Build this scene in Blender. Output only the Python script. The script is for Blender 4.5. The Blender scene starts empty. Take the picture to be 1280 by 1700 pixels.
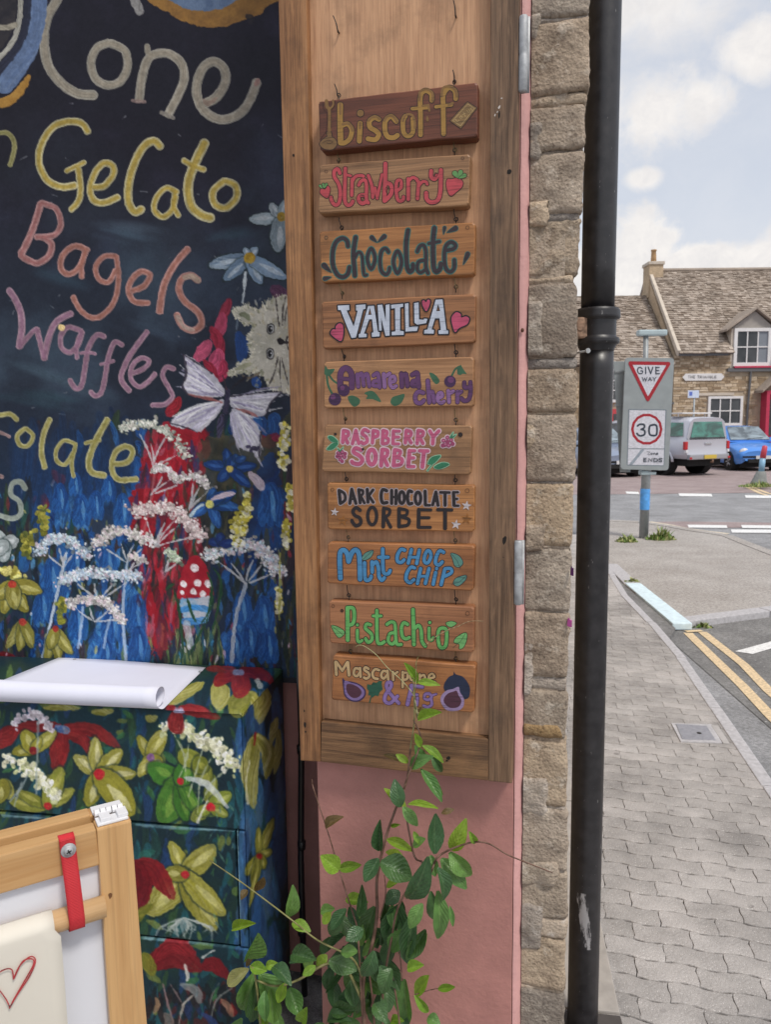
import bpy, bmesh, math, random
import numpy as np
from mathutils import Vector, Matrix, noise as mnoise
from mathutils.geometry import tessellate_polygon

# ---------------------------------------------------------------- camera, world, sun, exposure
scene = bpy.context.scene
COL = scene.collection
FPX, CAM_H = 1256.0, 1.56
_th, _ro = math.radians(6.54), math.atan(109 / 10750)
CF = np.array([0, math.cos(_th), -math.sin(_th)])
_u0 = np.array([0, math.sin(_th), math.cos(_th)]); _r0 = np.array([1., 0, 0])
CR = math.cos(_ro) * _r0 - math.sin(_ro) * _u0
CU = math.cos(_ro) * _u0 + math.sin(_ro) * _r0
CC = np.array([0, 0, CAM_H])
cam = bpy.data.cameras.new('camera'); cam_ob = bpy.data.objects.new('camera', cam); COL.objects.link(cam_ob)
M = Matrix(((CR[0], CU[0], -CF[0], 0), (CR[1], CU[1], -CF[1], 0), (CR[2], CU[2], -CF[2], CAM_H), (0, 0, 0, 1)))
cam_ob.matrix_world = M
cam.sensor_fit = 'VERTICAL'; cam.lens = 6.81; cam.sensor_height = 6.81 * 1700 / FPX; cam.sensor_width = cam.sensor_height * .753
cam.clip_start = .05; cam.clip_end = 2000
cam.dof.use_dof = True; cam.dof.focus_distance = 1.66; cam.dof.aperture_fstop = 2.9
scene.camera = cam_ob

SUN_EL, SUN_AZ = math.radians(58), math.radians(142)      # azimuth clockwise from +Y
EXPOSURE = 0.72
world = bpy.data.worlds.new('World'); scene.world = world; world.use_nodes = True
sun = bpy.data.lights.new('sun', 'SUN'); sun.energy = 1.5; sun.angle = math.radians(11); sun.color = (1, .95, .87)
sun_ob = bpy.data.objects.new('sun', sun); COL.objects.link(sun_ob)
_sd = Vector((math.sin(SUN_AZ) * math.cos(SUN_EL), math.cos(SUN_AZ) * math.cos(SUN_EL), math.sin(SUN_EL)))
sun_ob.rotation_euler = _sd.to_track_quat('Z', 'Y').to_euler(); sun_ob.location = (0, -5, 20)
vs = scene.view_settings
vs.view_transform = 'Standard'; vs.look = 'None'; vs.exposure = EXPOSURE; vs.gamma = 1; vs.use_curve_mapping = False
scene.render.engine = 'CYCLES'
scene.cycles.use_denoising = True
scene.cycles.max_bounces = 6

# ---------------------------------------------------------------- projection helpers (photo pixel -> point on a real plane)
def ray(x, y): return CF + CR * (x - 640) / FPX - CU * (y - 850) / FPX
def on_plane(x, y, P, n):
    d = ray(x, y); return CC + d * (np.dot(np.array(P) - CC, n) / np.dot(d, n))
def gz(x, y, z=0.0): return on_plane(x, y, (0, 0, z), np.array([0, 0, 1.]))
def at_depth(x, y, Y):                       # point at world distance Y in front
    d = ray(x, y); return CC + d * (Y / d[1])
def proj(P):
    q = np.asarray(P) - CC; z = q @ CF
    return 640 + FPX * (q @ CR) / z, 850 - FPX * (q @ CU) / z
class Frame:                                 # an upright local frame: X along a wall, Y into it, Z up (world z)
    def __init__(s, origin, deg):
        a = math.radians(deg); s.rz = a
        s.deg = deg; s.o = np.array([origin[0], origin[1], origin[2] if len(origin) > 2 else 0.]); s.ex = np.array([math.cos(a), math.sin(a), 0]); s.ey = np.array([-math.sin(a), math.cos(a), 0])
    def w(s, p): return s.o + s.ex * p[0] + s.ey * p[1] + np.array([0, 0, p[2]])
    def sub(s, p): return Frame(s.w(p), s.deg)
    def px(s, x, y, Y=0.0):                  # pixel on the plane local y = Y -> local point
        q = on_plane(x, y, s.o + s.ey * Y, s.ey) - s.o
        return np.array([q @ s.ex, Y, q[2]])
    def pxx(s, x, y, X):                     # pixel on the plane local x = X
        q = on_plane(x, y, s.o + s.ex * X, s.ex) - s.o
        return np.array([X, q @ s.ey, q[2]])
    def pxz(s, x, y, z):
        q = gz(x, y, z) - s.o; return np.array([q @ s.ex, q @ s.ey, z])

# ---------------------------------------------------------------- object helpers
def thing(name, label, cat, loc=(0, 0, 0), rz=0.0, group=None):
    o = bpy.data.objects.new(name, None); COL.objects.link(o)
    o.empty_display_size = .05; o.location = loc; o.rotation_euler = (0, 0, rz)
    o['label'] = label; o['category'] = cat
    if group: o['group'] = group
    return o
def fthing(name, label, cat, fr, group=None):
    return thing(name, label, cat, tuple(fr.o), fr.rz, group)
def link(name, me, parent=None, kind=None, label=None):
    o = bpy.data.objects.new(name, me); COL.objects.link(o)
    if parent is not None: o.parent = parent
    if kind: o['kind'] = kind
    if label: o['label'] = label
    return o
def mesh(name, verts, faces, mat=None, smooth=False, cols=None, mids=None):
    me = bpy.data.meshes.new(name)
    me.from_pydata([tuple(map(float, v)) for v in verts], [], [tuple(f) for f in faces])
    for m in (mat if isinstance(mat, (list, tuple)) else [mat]):
        if m: me.materials.append(m)
    if smooth: me.polygons.foreach_set('use_smooth', [True] * len(me.polygons))
    if mids is not None: me.polygons.foreach_set('material_index', mids)
    if cols is not None:
        a = me.color_attributes.new('Col', 'FLOAT_COLOR', 'POINT')
        c = np.ones((len(verts), 4), np.float32); c[:, :3] = cols; a.data.foreach_set('color', c.ravel())
    me.update(); return me
def obj(name, verts, faces, mat, parent=None, smooth=False, kind=None, label=None, cols=None, mids=None):
    return link(name, mesh(name, verts, faces, mat, smooth, cols, mids), parent, kind, label)
def grid_mesh(name, V, mat, cols=None, smooth=True):          # V: (h,w,3)
    h, w = V.shape[:2]
    me = bpy.data.meshes.new(name)
    me.vertices.add(h * w); me.vertices.foreach_set('co', V.reshape(-1, 3).astype(np.float32).ravel())
    i = np.arange(h * w).reshape(h, w)
    q = np.stack([i[:-1, :-1], i[1:, :-1], i[1:, 1:], i[:-1, 1:]], -1).reshape(-1, 4).astype(np.int32)
    n = len(q)
    me.loops.add(n * 4); me.loops.foreach_set('vertex_index', q.ravel())
    me.polygons.add(n); me.polygons.foreach_set('loop_start', np.arange(0, n * 4, 4, dtype=np.int32))
    me.polygons.foreach_set('loop_total', np.full(n, 4, np.int32))
    me.update(calc_edges=True)
    if smooth: me.polygons.foreach_set('use_smooth', np.ones(n, bool))
    me.materials.append(mat)
    if cols is not None:
        a = me.color_attributes.new('Col', 'FLOAT_COLOR', 'POINT')
        c = np.ones((h * w, 4), np.float32); c[:, :3] = cols.reshape(-1, 3); a.data.foreach_set('color', c.ravel())
    me.update(); return me
class MB:                                    # collects several shapes into one mesh
    def __init__(s): s.v, s.f, s.m = [], [], []
    def add(s, v, f, mi=0):
        b = len(s.v); s.v += [tuple(map(float, p)) for p in v]; s.f += [tuple(i + b for i in q) for q in f]; s.m += [mi] * len(f); return s
    def box(s, lo, hi, mi=0, bev=0.0):
        v, f = box_geo(lo, hi, bev); return s.add(v, f, mi)
    def tube(s, pts, r, seg=8, mi=0, caps=True):
        v, f = tube_geo(pts, r, seg, caps); return s.add(v, f, mi)
    def build(s, name, mat, parent=None, smooth=False, **k): return obj(name, s.v, s.f, mat, parent, smooth, mids=s.m if isinstance(mat, (list, tuple)) else None, **k)
def box_geo(lo, hi, bev=0.0):
    bm = bmesh.new(); bmesh.ops.create_cube(bm, size=1)
    lo = Vector(lo); hi = Vector(hi)
    for v in bm.verts: v.co = Vector([lo[i] + (v.co[i] + .5) * (hi[i] - lo[i]) for i in range(3)])
    if bev: bmesh.ops.bevel(bm, geom=bm.edges[:], offset=bev, segments=2, affect='EDGES', profile=.6)
    bm.verts.index_update(); v = [tuple(p.co) for p in bm.verts]; f = [[p.index for p in q.verts] for q in bm.faces]; bm.free(); return v, f
def hexa(p, bev=0.0, seg=2):                 # p: 8 points, front quad 0-3 (tl,tr,br,bl), back quad 4-7
    bm = bmesh.new(); vs = [bm.verts.new(tuple(map(float, q))) for q in p]
    for f in ((0, 3, 2, 1), (4, 5, 6, 7), (0, 1, 5, 4), (1, 2, 6, 5), (2, 3, 7, 6), (3, 0, 4, 7)): bm.faces.new([vs[i] for i in f])
    bmesh.ops.recalc_face_normals(bm, faces=bm.faces)
    if bev: bmesh.ops.bevel(bm, geom=bm.edges[:], offset=bev, segments=seg, affect='EDGES', profile=.6)
    bm.verts.index_update(); v = [tuple(p.co) for p in bm.verts]; f = [[p.index for p in q.verts] for q in bm.faces]; bm.free(); return v, f
def tube_geo(pts, r, seg=8, caps=True):
    P = [Vector(tuple(map(float, p))) for p in pts]; n = len(P); R = r if hasattr(r, '__len__') else [r] * n
    v, f = [], []; up = None
    for i in range(n):
        t = (P[min(i + 1, n - 1)] - P[max(i - 1, 0)]).normalized()
        if up is None: up = t.orthogonal().normalized()
        up = (up - t * up.dot(t)).normalized(); s = t.cross(up)
        for k in range(seg):
            a = 2 * math.pi * k / seg; v.append(tuple(P[i] + (up * math.cos(a) + s * math.sin(a)) * R[i]))
    for i in range(n - 1):
        for k in range(seg):
            a = i * seg + k; b = i * seg + (k + 1) % seg; f.append((a, b, b + seg, a + seg))
    if caps: f.append(tuple(reversed(range(seg)))); f.append(tuple(range((n - 1) * seg, n * seg)))
    return v, f
def lathe_geo(prof, seg=24, c=(0, 0, 0), sx=1, sy=1):      # prof: (r,z)
    v, f = [], []
    for r, z in prof:
        for k in range(seg):
            a = 2 * math.pi * k / seg; v.append((c[0] + r * sx * math.cos(a), c[1] + r * sy * math.sin(a), c[2] + z))
    for i in range(len(prof) - 1):
        for k in range(seg):
            a = i * seg + k; b = i * seg + (k + 1) % seg; f.append((a, b, b + seg, a + seg))
    f.append(tuple(reversed(range(seg)))); f.append(tuple(range((len(prof) - 1) * seg, len(prof) * seg)))
    return v, f
def spline(pts, n=6, closed=False):
    P = [np.array(p, float) for p in pts]; N = len(P)
    if N == 2 and not closed: return [P[0] + (P[1] - P[0]) * t for t in np.linspace(0, 1, n + 1)]
    out = []
    for i in range(N if closed else N - 1):
        g = (lambda k: P[k % N]) if closed else (lambda k: P[min(max(k, 0), N - 1)])
        a, b, c, d = g(i - 1), g(i), g(i + 1), g(i + 2)
        for j in range(n):
            t = j / n
            out.append(.5 * (2 * b + (c - a) * t + (2 * a - 5 * b + 4 * c - d) * t * t + (3 * b - a - 3 * c + d) * t ** 3))
    out.append(P[0] if closed else P[-1])
    return out
def lin(c, g=1.0):                           # 8-bit sRGB -> linear
    return tuple(min(1.0, g * (x / 12.92 if x <= .04045 else ((x + .055) / 1.055) ** 2.4)) for x in (np.array(c[:3]) / 255.0))
def pts(s): return [tuple(float(a) for a in q.split(',')) for q in s.split()]

# ---------------------------------------------------------------- material helpers
class NT:
    def __init__(s, name):
        s.m = bpy.data.materials.new(name); s.m.use_nodes = True; s.t = s.m.node_tree; s.b = s.t.nodes['Principled BSDF']
    def n(s, typ, **k):
        o = s.t.nodes.new(typ)
        for a, b in k.items(): setattr(o, a, b)
        return o
    def put(s, sock, v):
        if hasattr(v, 'is_linked') or isinstance(v, bpy.types.NodeSocket): s.t.links.new(v, sock)
        elif isinstance(v, (tuple, list)) and len(v) == 3 and sock.type == 'RGBA': sock.default_value = (*v, 1)
        else: sock.default_value = v
    def co(s, which='Object'): return s.n('ShaderNodeTexCoord').outputs[which]
    def map(s, scale=(1, 1, 1), rot=(0, 0, 0), loc=(0, 0, 0), vec=None):
        m = s.n('ShaderNodeMapping'); s.put(m.inputs[0], vec if vec is not None else s.co()); m.inputs['Scale'].default_value = scale; m.inputs['Rotation'].default_value = rot
        s.put(m.inputs['Location'], loc); return m.outputs[0]
    def noise(s, vec=None, scale=5, detail=5, rough=.55, dist=0.0, out='Fac'):
        k = s.n('ShaderNodeTexNoise'); s.put(k.inputs['Vector'], vec if vec is not None else s.co())
        for a, b in (('Scale', scale), ('Detail', detail), ('Roughness', rough), ('Distortion', dist)): s.put(k.inputs[a], b)
        return k.outputs[out]
    def voro(s, vec=None, scale=5, feature='F1', out='Distance', rnd=1.0):
        k = s.n('ShaderNodeTexVoronoi', feature=feature); s.put(k.inputs['Vector'], vec if vec is not None else s.co()); s.put(k.inputs['Scale'], scale); s.put(k.inputs['Randomness'], rnd)
        return k.outputs[out]
    def ramp(s, fac, stops):
        k = s.n('ShaderNodeValToRGB'); s.put(k.inputs[0], fac); e = k.color_ramp.elements
        while len(e) < len(stops): e.new(.5)
        for i, (p, c) in enumerate(stops):
            e[i].position = p; e[i].color = (*c, 1) if hasattr(c, '__len__') else (c, c, c, 1)
        return k.outputs[0]
    def mix(s, fac, a, b, mode='MIX'):
        k = s.n('ShaderNodeMix', data_type='RGBA', blend_type=mode); s.put(k.inputs[0], fac); s.put(k.inputs[6], a); s.put(k.inputs[7], b); return k.outputs[2]
    def math(s, op, a, b=0.0, c=0.0):
        k = s.n('ShaderNodeMath', operation=op); s.put(k.inputs[0], a); s.put(k.inputs[1], b); s.put(k.inputs[2], c); return k.outputs[0]
    def vmath(s, op, a, b=(0, 0, 0)):
        k = s.n('ShaderNodeVectorMath', operation=op); s.put(k.inputs[0], a); s.put(k.inputs[1], b); return k.outputs[1 if op in ('LENGTH', 'DISTANCE', 'DOT_PRODUCT') else 0]
    def bump(s, h, strength=.3, dist=.01):
        k = s.n('ShaderNodeBump'); s.put(k.inputs['Height'], h); k.inputs['Strength'].default_value = strength; k.inputs['Distance'].default_value = dist
        s.t.links.new(k.outputs[0], s.b.inputs['Normal']); return k
    def rnd(s): return s.n('ShaderNodeObjectInfo').outputs['Random']
    def set(s, **k):
        for a, v in k.items(): s.put(s.b.inputs[{'col': 'Base Color', 'rough': 'Roughness', 'metal': 'Metallic', 'spec': 'Specular IOR Level', 'emit': 'Emission Color', 'estr': 'Emission Strength', 'coat': 'Coat Weight', 'coatr': 'Coat Roughness', 'sss': 'Subsurface Weight', 'trans': 'Transmission Weight', 'ior': 'IOR', 'alpha': 'Alpha'}[a]], v)
        return s.m
def plain(name, c, rough=.6, metal=0.0, var=.12, scale=30, bump=0.0, **k):
    t = NT(name); nz = t.noise(scale=scale, detail=6)
    f = t.ramp(nz, [(.3, 1 - var), (.7, 1 + var)])
    t.set(col=t.mix(1.0, c, f, 'MULTIPLY'), rough=rough, metal=metal, **k)
    if bump: t.bump(nz, bump, .004)
    return t.m
def wood(name, c1, c2, grain='Z', scale=1.0, dark=None, bump=.35, rough=.65, objvar=0.0, pore=.5, fig=0.0, coat=0.0):
    """grain runs along the named local axis; c1 dark, c2 light"""
    t = NT(name)
    st = {'Z': (1, 1, .045), 'X': (.045, 1, 1)}[grain]; st2 = {'Z': (1, 1, .012), 'X': (.012, 1, 1)}[grain]
    r = t.rnd(); off = t.n('ShaderNodeCombineXYZ'); t.put(off.inputs[0], t.math('MULTIPLY', r, 17)); t.put(off.inputs[1], t.math('MULTIPLY', r, 31)); t.put(off.inputs[2], t.math('MULTIPLY', r, 53))
    v = t.vmath('ADD', t.co(), off.outputs[0])
    a = t.noise(t.map(st, vec=v), 75 * scale, 7, .66, .5)
    b = t.noise(t.map(st2, vec=v), 420 * scale, 4, .7, .2)
    w = t.noise(t.map((.35 if grain == 'X' else 1, 1, 1 if grain == 'X' else .35), vec=v), 6 * scale, 3, .5, .8)
    g = t.math('ADD', t.math('MULTIPLY', a, .75), t.math('MULTIPLY', w, .35))
    col = t.ramp(g, [(.40, c1), (.53, tuple((np.array(c1) + np.array(c2)) / 2)), (.66, c2)])
    pr = t.ramp(b, [(.34, 1 - pore), (.50, 1.0)])
    col = t.mix(1.0, col, pr, 'MULTIPLY')
    if fig:
        fv = t.noise(t.map((.2, 1, 1) if grain == 'X' else (1, 1, .2), rot=(0, .6, 0), vec=v), 90, 2, .5)
        col = t.mix(t.math('MULTIPLY', t.ramp(fv, [(.6, 0), (.7, 1)]), fig), col, tuple(min(1, x * 1.7) for x in c2))
    if dark:
        d = t.noise(vec=v, scale=7, detail=6, rough=.65); col = t.mix(t.math('MULTIPLY', t.ramp(d, [(.52, 0), (.74, 1)]), .65), col, dark)
    if objvar:
        col = t.mix(1.0, col, t.ramp(r, [(0, 1 - objvar), (1, 1 + objvar)]), 'MULTIPLY')
    t.set(col=col, rough=rough, coat=coat, coatr=.3)
    t.bump(t.math('ADD', t.math('MULTIPLY', b, .6), a), bump, .0012)
    return t.m

# ---------------------------------------------------------------- the sky: hazy blue with cumulus
def build_world():
    t = NT.__new__(NT); t.t = world.node_tree; bg = t.t.nodes['Background']
    sky = t.n('ShaderNodeTexSky', sky_type='NISHITA', sun_disc=False, sun_elevation=SUN_EL, sun_rotation=SUN_AZ)
    sky.air_density = 1.0; sky.dust_density = 2.5; sky.ozone_density = 1.2
    d = t.vmath('NORMALIZE', t.co('Generated'))
    sp = t.n('ShaderNodeSeparateXYZ'); t.put(sp.inputs[0], d)
    n1 = t.noise(d, 12, 10, .62, .5); n2 = t.noise(d, 38, 9, .65, .4)
    nn = t.math('ADD', t.math('MULTIPLY', t.math('SUBTRACT', n1, .5), .9), t.math('MULTIPLY', t.math('SUBTRACT', n2, .5), .5))
    mask = None
    for (x, y, rx, ry, soft) in CLOUDS:
        c = ray(x, y); c = c / np.linalg.norm(c)
        ex = np.array([c[1], -c[0], 0]); ex /= np.linalg.norm(ex); ez = np.cross(ex, c)
        dx = t.math('DIVIDE', t.math('SUBTRACT', t.vmath('DOT_PRODUCT', d, tuple(ex)), float(c @ ex)), rx)
        dz = t.math('DIVIDE', t.math('SUBTRACT', t.vmath('DOT_PRODUCT', d, tuple(ez)), float(c @ ez)), ry)
        r = t.math('SQRT', t.math('ADD', t.math('MULTIPLY', dx, dx), t.math('MULTIPLY', dz, dz)))
        fr = t.math('GREATER_THAN', t.vmath('DOT_PRODUCT', d, tuple(c)), 0.2)
        k = t.n('ShaderNodeMapRange', interpolation_type='SMOOTHSTEP'); t.put(k.inputs[0], t.math('ADD', r, t.math('MULTIPLY', nn, 1.75))); k.inputs[1].default_value = 1.0; k.inputs[2].default_value = 1.0 - soft; k.inputs[3].default_value = 0; k.inputs[4].default_value = 1
        mk = t.math('MULTIPLY', k.outputs[0], fr)
        mask = mk if mask is None else t.math('MAXIMUM', mask, mk)
    # everywhere else: scattered cumulus
    pz = t.math('ADD', t.math('MAXIMUM', sp.outputs[2], 0.0), .16)
    cv = t.n('ShaderNodeCombineXYZ'); t.put(cv.inputs[0], t.math('DIVIDE', sp.outputs[0], pz)); t.put(cv.inputs[1], t.math('DIVIDE', sp.outputs[1], pz))
    big = t.noise(cv.outputs[0], .9, 8, .58, .4)
    bigm = t.n('ShaderNodeMapRange', interpolation_type='SMOOTHSTEP'); t.put(bigm.inputs[0], big); bigm.inputs[1].default_value = .5; bigm.inputs[2].default_value = .64
    front = t.n('ShaderNodeMapRange'); t.put(front.inputs[0], t.vmath('DOT_PRODUCT', d, (.33, .92, .2))); front.inputs[1].default_value = .97; front.inputs[2].default_value = .75
    mask = t.math('MAXIMUM', mask, t.math('MULTIPLY', bigm.outputs[0], front.outputs[0]))
    veil = t.math('MULTIPLY_ADD', n1, .3, .52)
    hz = t.n('ShaderNodeMapRange'); t.put(hz.inputs[0], sp.outputs[2]); hz.inputs[1].default_value = .02; hz.inputs[2].default_value = .5; hz.inputs[3].default_value = .25; hz.inputs[4].default_value = 0.0
    veil = t.math('ADD', veil, hz.outputs[0])
    skyc = t.mix(1.0, sky.outputs[0], (SKY_GAIN,) * 3, 'MULTIPLY')
    base = t.mix(veil, skyc, VEIL)
    cl = t.mix(t.ramp(n2, [(.35, 0), (.65, 1)]), CLOUD_LO, CLOUD_HI)
    out = t.mix(t.math('MULTIPLY', mask, .93), base, cl)
    t.put(bg.inputs[0], out); bg.inputs[1].default_value = .1
CLOUDS = [(1080, 178, .095, .058, .65), (1000, 205, .06, .06, .65), (1165, 165, .05, .036, .65), (1068, 296, .026, .015, .7), (1030, 20, .22, .08, 1.1), (1265, 75, .06, .04, .6),
          (1075, 425, .06, .055, .4), (1165, 432, .085, .03, .4), (1255, 428, .07, .026, .5), (1010, 460, .08, .07, .4), (1350, 420, .08, .05, .5)]
SKY_GAIN = .95
VEIL = (4.6, 4.75, 5.1); CLOUD_LO = (5.1, 4.95, 4.9); CLOUD_HI = (6.0, 5.75, 5.5)
build_world()
# ---------------------------------------------------------------- shop return wall: pink render, oak shutter
FA = Frame((0.065, 1.6), -14)                                 # X along the shutter, Y into the wall
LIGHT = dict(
    pink=(.445, .205, .178), pink_lit=(.66, .36, .34))  # second pink carries the corner's extra light in its colour
m_oak_v = wood('oak upright', (.145, .060, .022), (.36, .175, .072), 'Z', 1.7, dark=(.08, .038, .018), objvar=.08, fig=.15)
m_oak_old = wood('weathered oak', (.085, .046, .024), (.235, .138, .078), 'Z', 1.8, dark=(.05, .032, .022), pore=.6, fig=.2)
m_oak_h = wood('oak rail', (.092, .044, .02), (.26, .138, .064), 'X', 1.7, dark=(.05, .03, .018), pore=.6, fig=.1)
m_ply = wood('plywood', (.43, .225, .118), (.63, .36, .20), 'Z', 2.2, dark=(.16, .09, .05), pore=.28, bump=.2)
m_hole = plain('knot hole', (.012, .009, .007), .9)
m_zinc = plain('galvanised steel', (.40, .41, .42), .6, .35, .25, 60, .3)
m_wire = plain('dark wire', (.055, .043, .036), .45, .6, .3, 90)
m_brass = plain('worn brass', (.25, .18, .09), .35, .8, .3, 90)

def pink_mat(name, c):
    t = NT(name); n = t.noise(scale=9, detail=7, rough=.6); f = t.noise(scale=90, detail=4, rough=.6); big = t.noise(t.map((1, 1, .3)), 3, 4)
    col = t.mix(1.0, c, t.ramp(n, [(.3, .86), (.7, 1.1)]), 'MULTIPLY')
    col = t.mix(t.math('MULTIPLY', t.ramp(big, [(.45, 0), (.7, 1)]), .45), col, tuple(np.array(c) * (.72, .7, .72)))
    cr = t.voro(t.vmath('ADD', t.co(), t.vmath('SCALE', t.noise(scale=6, out='Color'), (0, 0, 0))), 9, 'DISTANCE_TO_EDGE')
    t.set(col=col, rough=.62); h = t.math('ADD', t.math('MULTIPLY', f, .5), t.math('MULTIPLY', n, 1.4))
    t.bump(h, .5, .005); return t.m
m_pink = pink_mat('pink masonry paint', LIGHT['pink']); m_pink_lit = pink_mat('lit pink masonry paint', LIGHT['pink_lit'])
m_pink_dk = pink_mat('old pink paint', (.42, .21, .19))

def quadbox(fr, q, Yf, Yb, bev=.002):        # front quad given in photo pixels (tl, tr, br, bl) on plane local y = Yf
    f = [fr.px(x, y, Yf) for x, y in q]; b = [np.array([p[0], Yb, p[2]]) for p in f]
    return hexa(f + b, bev)
def rough_edge_slab(fr, q, Yf, Yb, amp, rnd, rad=.004, bev=.0024, nper=14):
    """board with slightly wavy sawn outline: rings front-inset / front-outer / back"""
    c = [fr.px(x, y, Yf) for x, y in q]; loop = []
    for i in range(4):
        a, b = np.array(c[i]), np.array(c[(i + 1) % 4]); L = np.linalg.norm(b - a); d = (b - a) / L
        n = nper if i % 2 == 0 else 5
        pv, nx = np.array(c[i - 1]) - a, None
        for k in range(n):
            t = rad / L + (1 - 2 * rad / L) * k / (n - 1); loop.append(a + d * L * t)
    ctr = sum(loop) / len(loop); V = []; F = []
    wob = [mnoise.noise(Vector((p[0] * 18 + rnd * 7, rnd * 3.1, p[2] * 18))) * amp for p in loop]
    rings = [(Yf, -bev), (Yf + .0012, -bev * .35), (Yf + bev, 0), (Yb - bev, .0), (Yb, -bev)]
    N = len(loop)
    for Y, ins in rings:
        for p, w in zip(loop, wob):
            v = p - ctr; L = np.hypot(v[0], v[2]); sx = np.sign(v[0]); 
            ex = min(1, abs(v[0]) / .15); ez = 1
            q2 = p.copy(); q2[2] += (ins + w) * (1 if v[2] > 0 else -1) * (1 if abs(v[2]) > .02 else abs(v[2]) / .02)
            if abs(v[0]) > .13: q2[0] += (ins + w * .6) * sx
            q2[1] = Y; V.append(q2)
    for r in range(len(rings) - 1):
        for k in range(N):
            a = r * N + k; b = r * N + (k + 1) % N; F.append((a, b, b + N, a + N))
    F.append(tuple(reversed(range(N)))); F.append(tuple(range((len(rings) - 1) * N, len(rings) * N)))
    return V, F

# pink wall behind the shutter (rounded outer corner towards the street has its brighter light painted in as a paler pink)
wl = fthing('rendered_wall', 'pink painted rendered wall behind the wooden shutter beside the stone corner', 'wall', FA)
xL, xR = -.252, .2095
mb = MB(); mb.box((xL, .046, -.02), (xR, .30, 5.2), 0, .004)
mb.build('wall', m_pink, wl)
# rounded pale corner: built from photo edge positions
rows = np.linspace(-.02, 5.2, 120); V = []; F = []
K = 7
for i, z in enumerate(rows):
    for k in range(K):
        a = (k / (K - 1)) * math.radians(86)
        w = mnoise.noise(Vector((k * .7, 3, z * 16))) * .0016
        V.append((.210 + .0195 * math.sin(a) + w * .6, .045 + .034 * (1 - math.cos(a)) + w * .5, z))
for i in range(len(rows) - 1):
    for k in range(K - 1):
        a = i * K + k; F.append((a, a + 1, a + K + 1, a + K))
obj('corner', V, F, m_pink_lit, wl, True, label='pink rounded outer corner with its brighter light painted in')

sh = fthing('wooden_shutter', 'tall oak framed shutter with plywood panel carrying the hanging flavour boards', 'shutter', FA)
T = -90
def L_at(p, q, y): return p[0] + (q[0] - p[0]) * (y - p[1]) / (q[1] - p[1])
la, lb = (461.6, 0), (498.5, 1264); ia, ib = (508.5, 0), (533, 1198); ra, rb = (814.5, 0), (811, 1297); oa, ob_ = (862, 0), (851, 1301)
def addpart(name, geo, mat, par, **k): return obj(name, geo[0], geo[1], mat, par, **k)
addpart('stile', quadbox(FA, [(L_at(la, lb, T), T), (L_at(ia, ib, T), T), (532, 1265), (498.5, 1263)], 0, .045, .0025), m_oak_v, sh)
addpart('stile', quadbox(FA, [(L_at(ra, rb, T), T), (L_at(oa, ob_, T), T), (850.6, 1301), (811.2, 1297)], 0, .045, .0025), m_oak_old, sh, label='grey weathered right hand stile')
addpart('rail', quadbox(FA, [(533, 1198), (811, 1227), (811, 1296.5), (532, 1265)], .0006, .045, .0025), m_oak_h, sh)
PLY = .022
mb = MB(); mb.box((-.262, PLY, .84), (.185, PLY + .012, 2.62)); mb.build('panel', m_ply, sh)
mb = MB(); mb.box((-.276, .001, 2.62), (.206, .044, 2.70)); mb.build('rail', m_oak_h, sh)
# knots, worm holes, nail holes on the frame
def dab(fr, x, y, r, Y, asp=1.0, rot=0, n=9, seed=0):
    rr = random.Random(seed); c = fr.px(x, y, Y); V = []
    for k in range(n):
        a = 2 * math.pi * k / n; q = r * (1 + rr.uniform(-.3, .3)); u, v = q * math.cos(a), q * asp * math.sin(a)
        V.append((c[0] + u * math.cos(rot) - v * math.sin(rot), Y, c[2] + u * math.sin(rot) + v * math.cos(rot)))
    return V, [tuple(reversed(range(n)))]
mb = MB()
for i, (x, y, r, a) in enumerate([(845.5, 285, .0042, 1.2), (838, 897, .0045, 1.9), (506, 1203, .0025, 3), (507, 1215, .002, 1.2), (745, 1258, .005, .8), (487, 258, .0022, 1.2), (829, 190, .0015, 5), (836, 925, .0022, .3), (742, 1263, .003, .6), (505, 1180, .0015, 2)]):
    v, f = dab(FA, x, y, r, -.0004, a, 0, 10, i); obj('knot_hole', v, f, m_hole, sh)
m_chip = plain('pale paint chip', (.62, .57, .52), .7)
for i, (x, y, r, a, ro) in enumerate([(829, 178, .0034, .45, 1.0), (822, 191, .0026, .4, 1.2), (833, 163, .0016, .8, .3), (826, 186, .0018, .5, .9)]):
    v, f = dab(FA, x, y, r, -.0005, a, ro, 9, i + 20); obj('paint_chip', v, f, m_chip, sh)
_nl = FA.px(867, 547, .03); v, f = lathe_geo([(.0045, 0), (.004, .002), (.001, .003)], 10); obj('rusty_nail', [(_nl[0] + a * .8, .043 - c, _nl[2] + b) for a, b, c in v], f, plain('rust', (.12, .05, .03), .8), wl)
def hinge(y0, y1, x):
    h = MB(); a = FA.px(x, y0, -.002); b = FA.px(x - .8, y1, -.002)
    pr = [(.0075, a[2]), (.0088, a[2] - .003), (.0088, (a[2] + b[2]) / 2 + .003), (.0078, (a[2] + b[2]) / 2), (.0088, (a[2] + b[2]) / 2 - .003), (.0088, b[2] + .003), (.006, b[2])]
    v, f = lathe_geo(pr, 14, (a[0], .004, 0)); h.add(v, f)
    h.box((a[0] - .006, .0078, b[2]), (a[0] + .012, .0105, a[2]))
    return h.build('hinge', m_zinc, sh, True)
hinge(24, 151, 869.5); hinge(898, 1005, 861)
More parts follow.
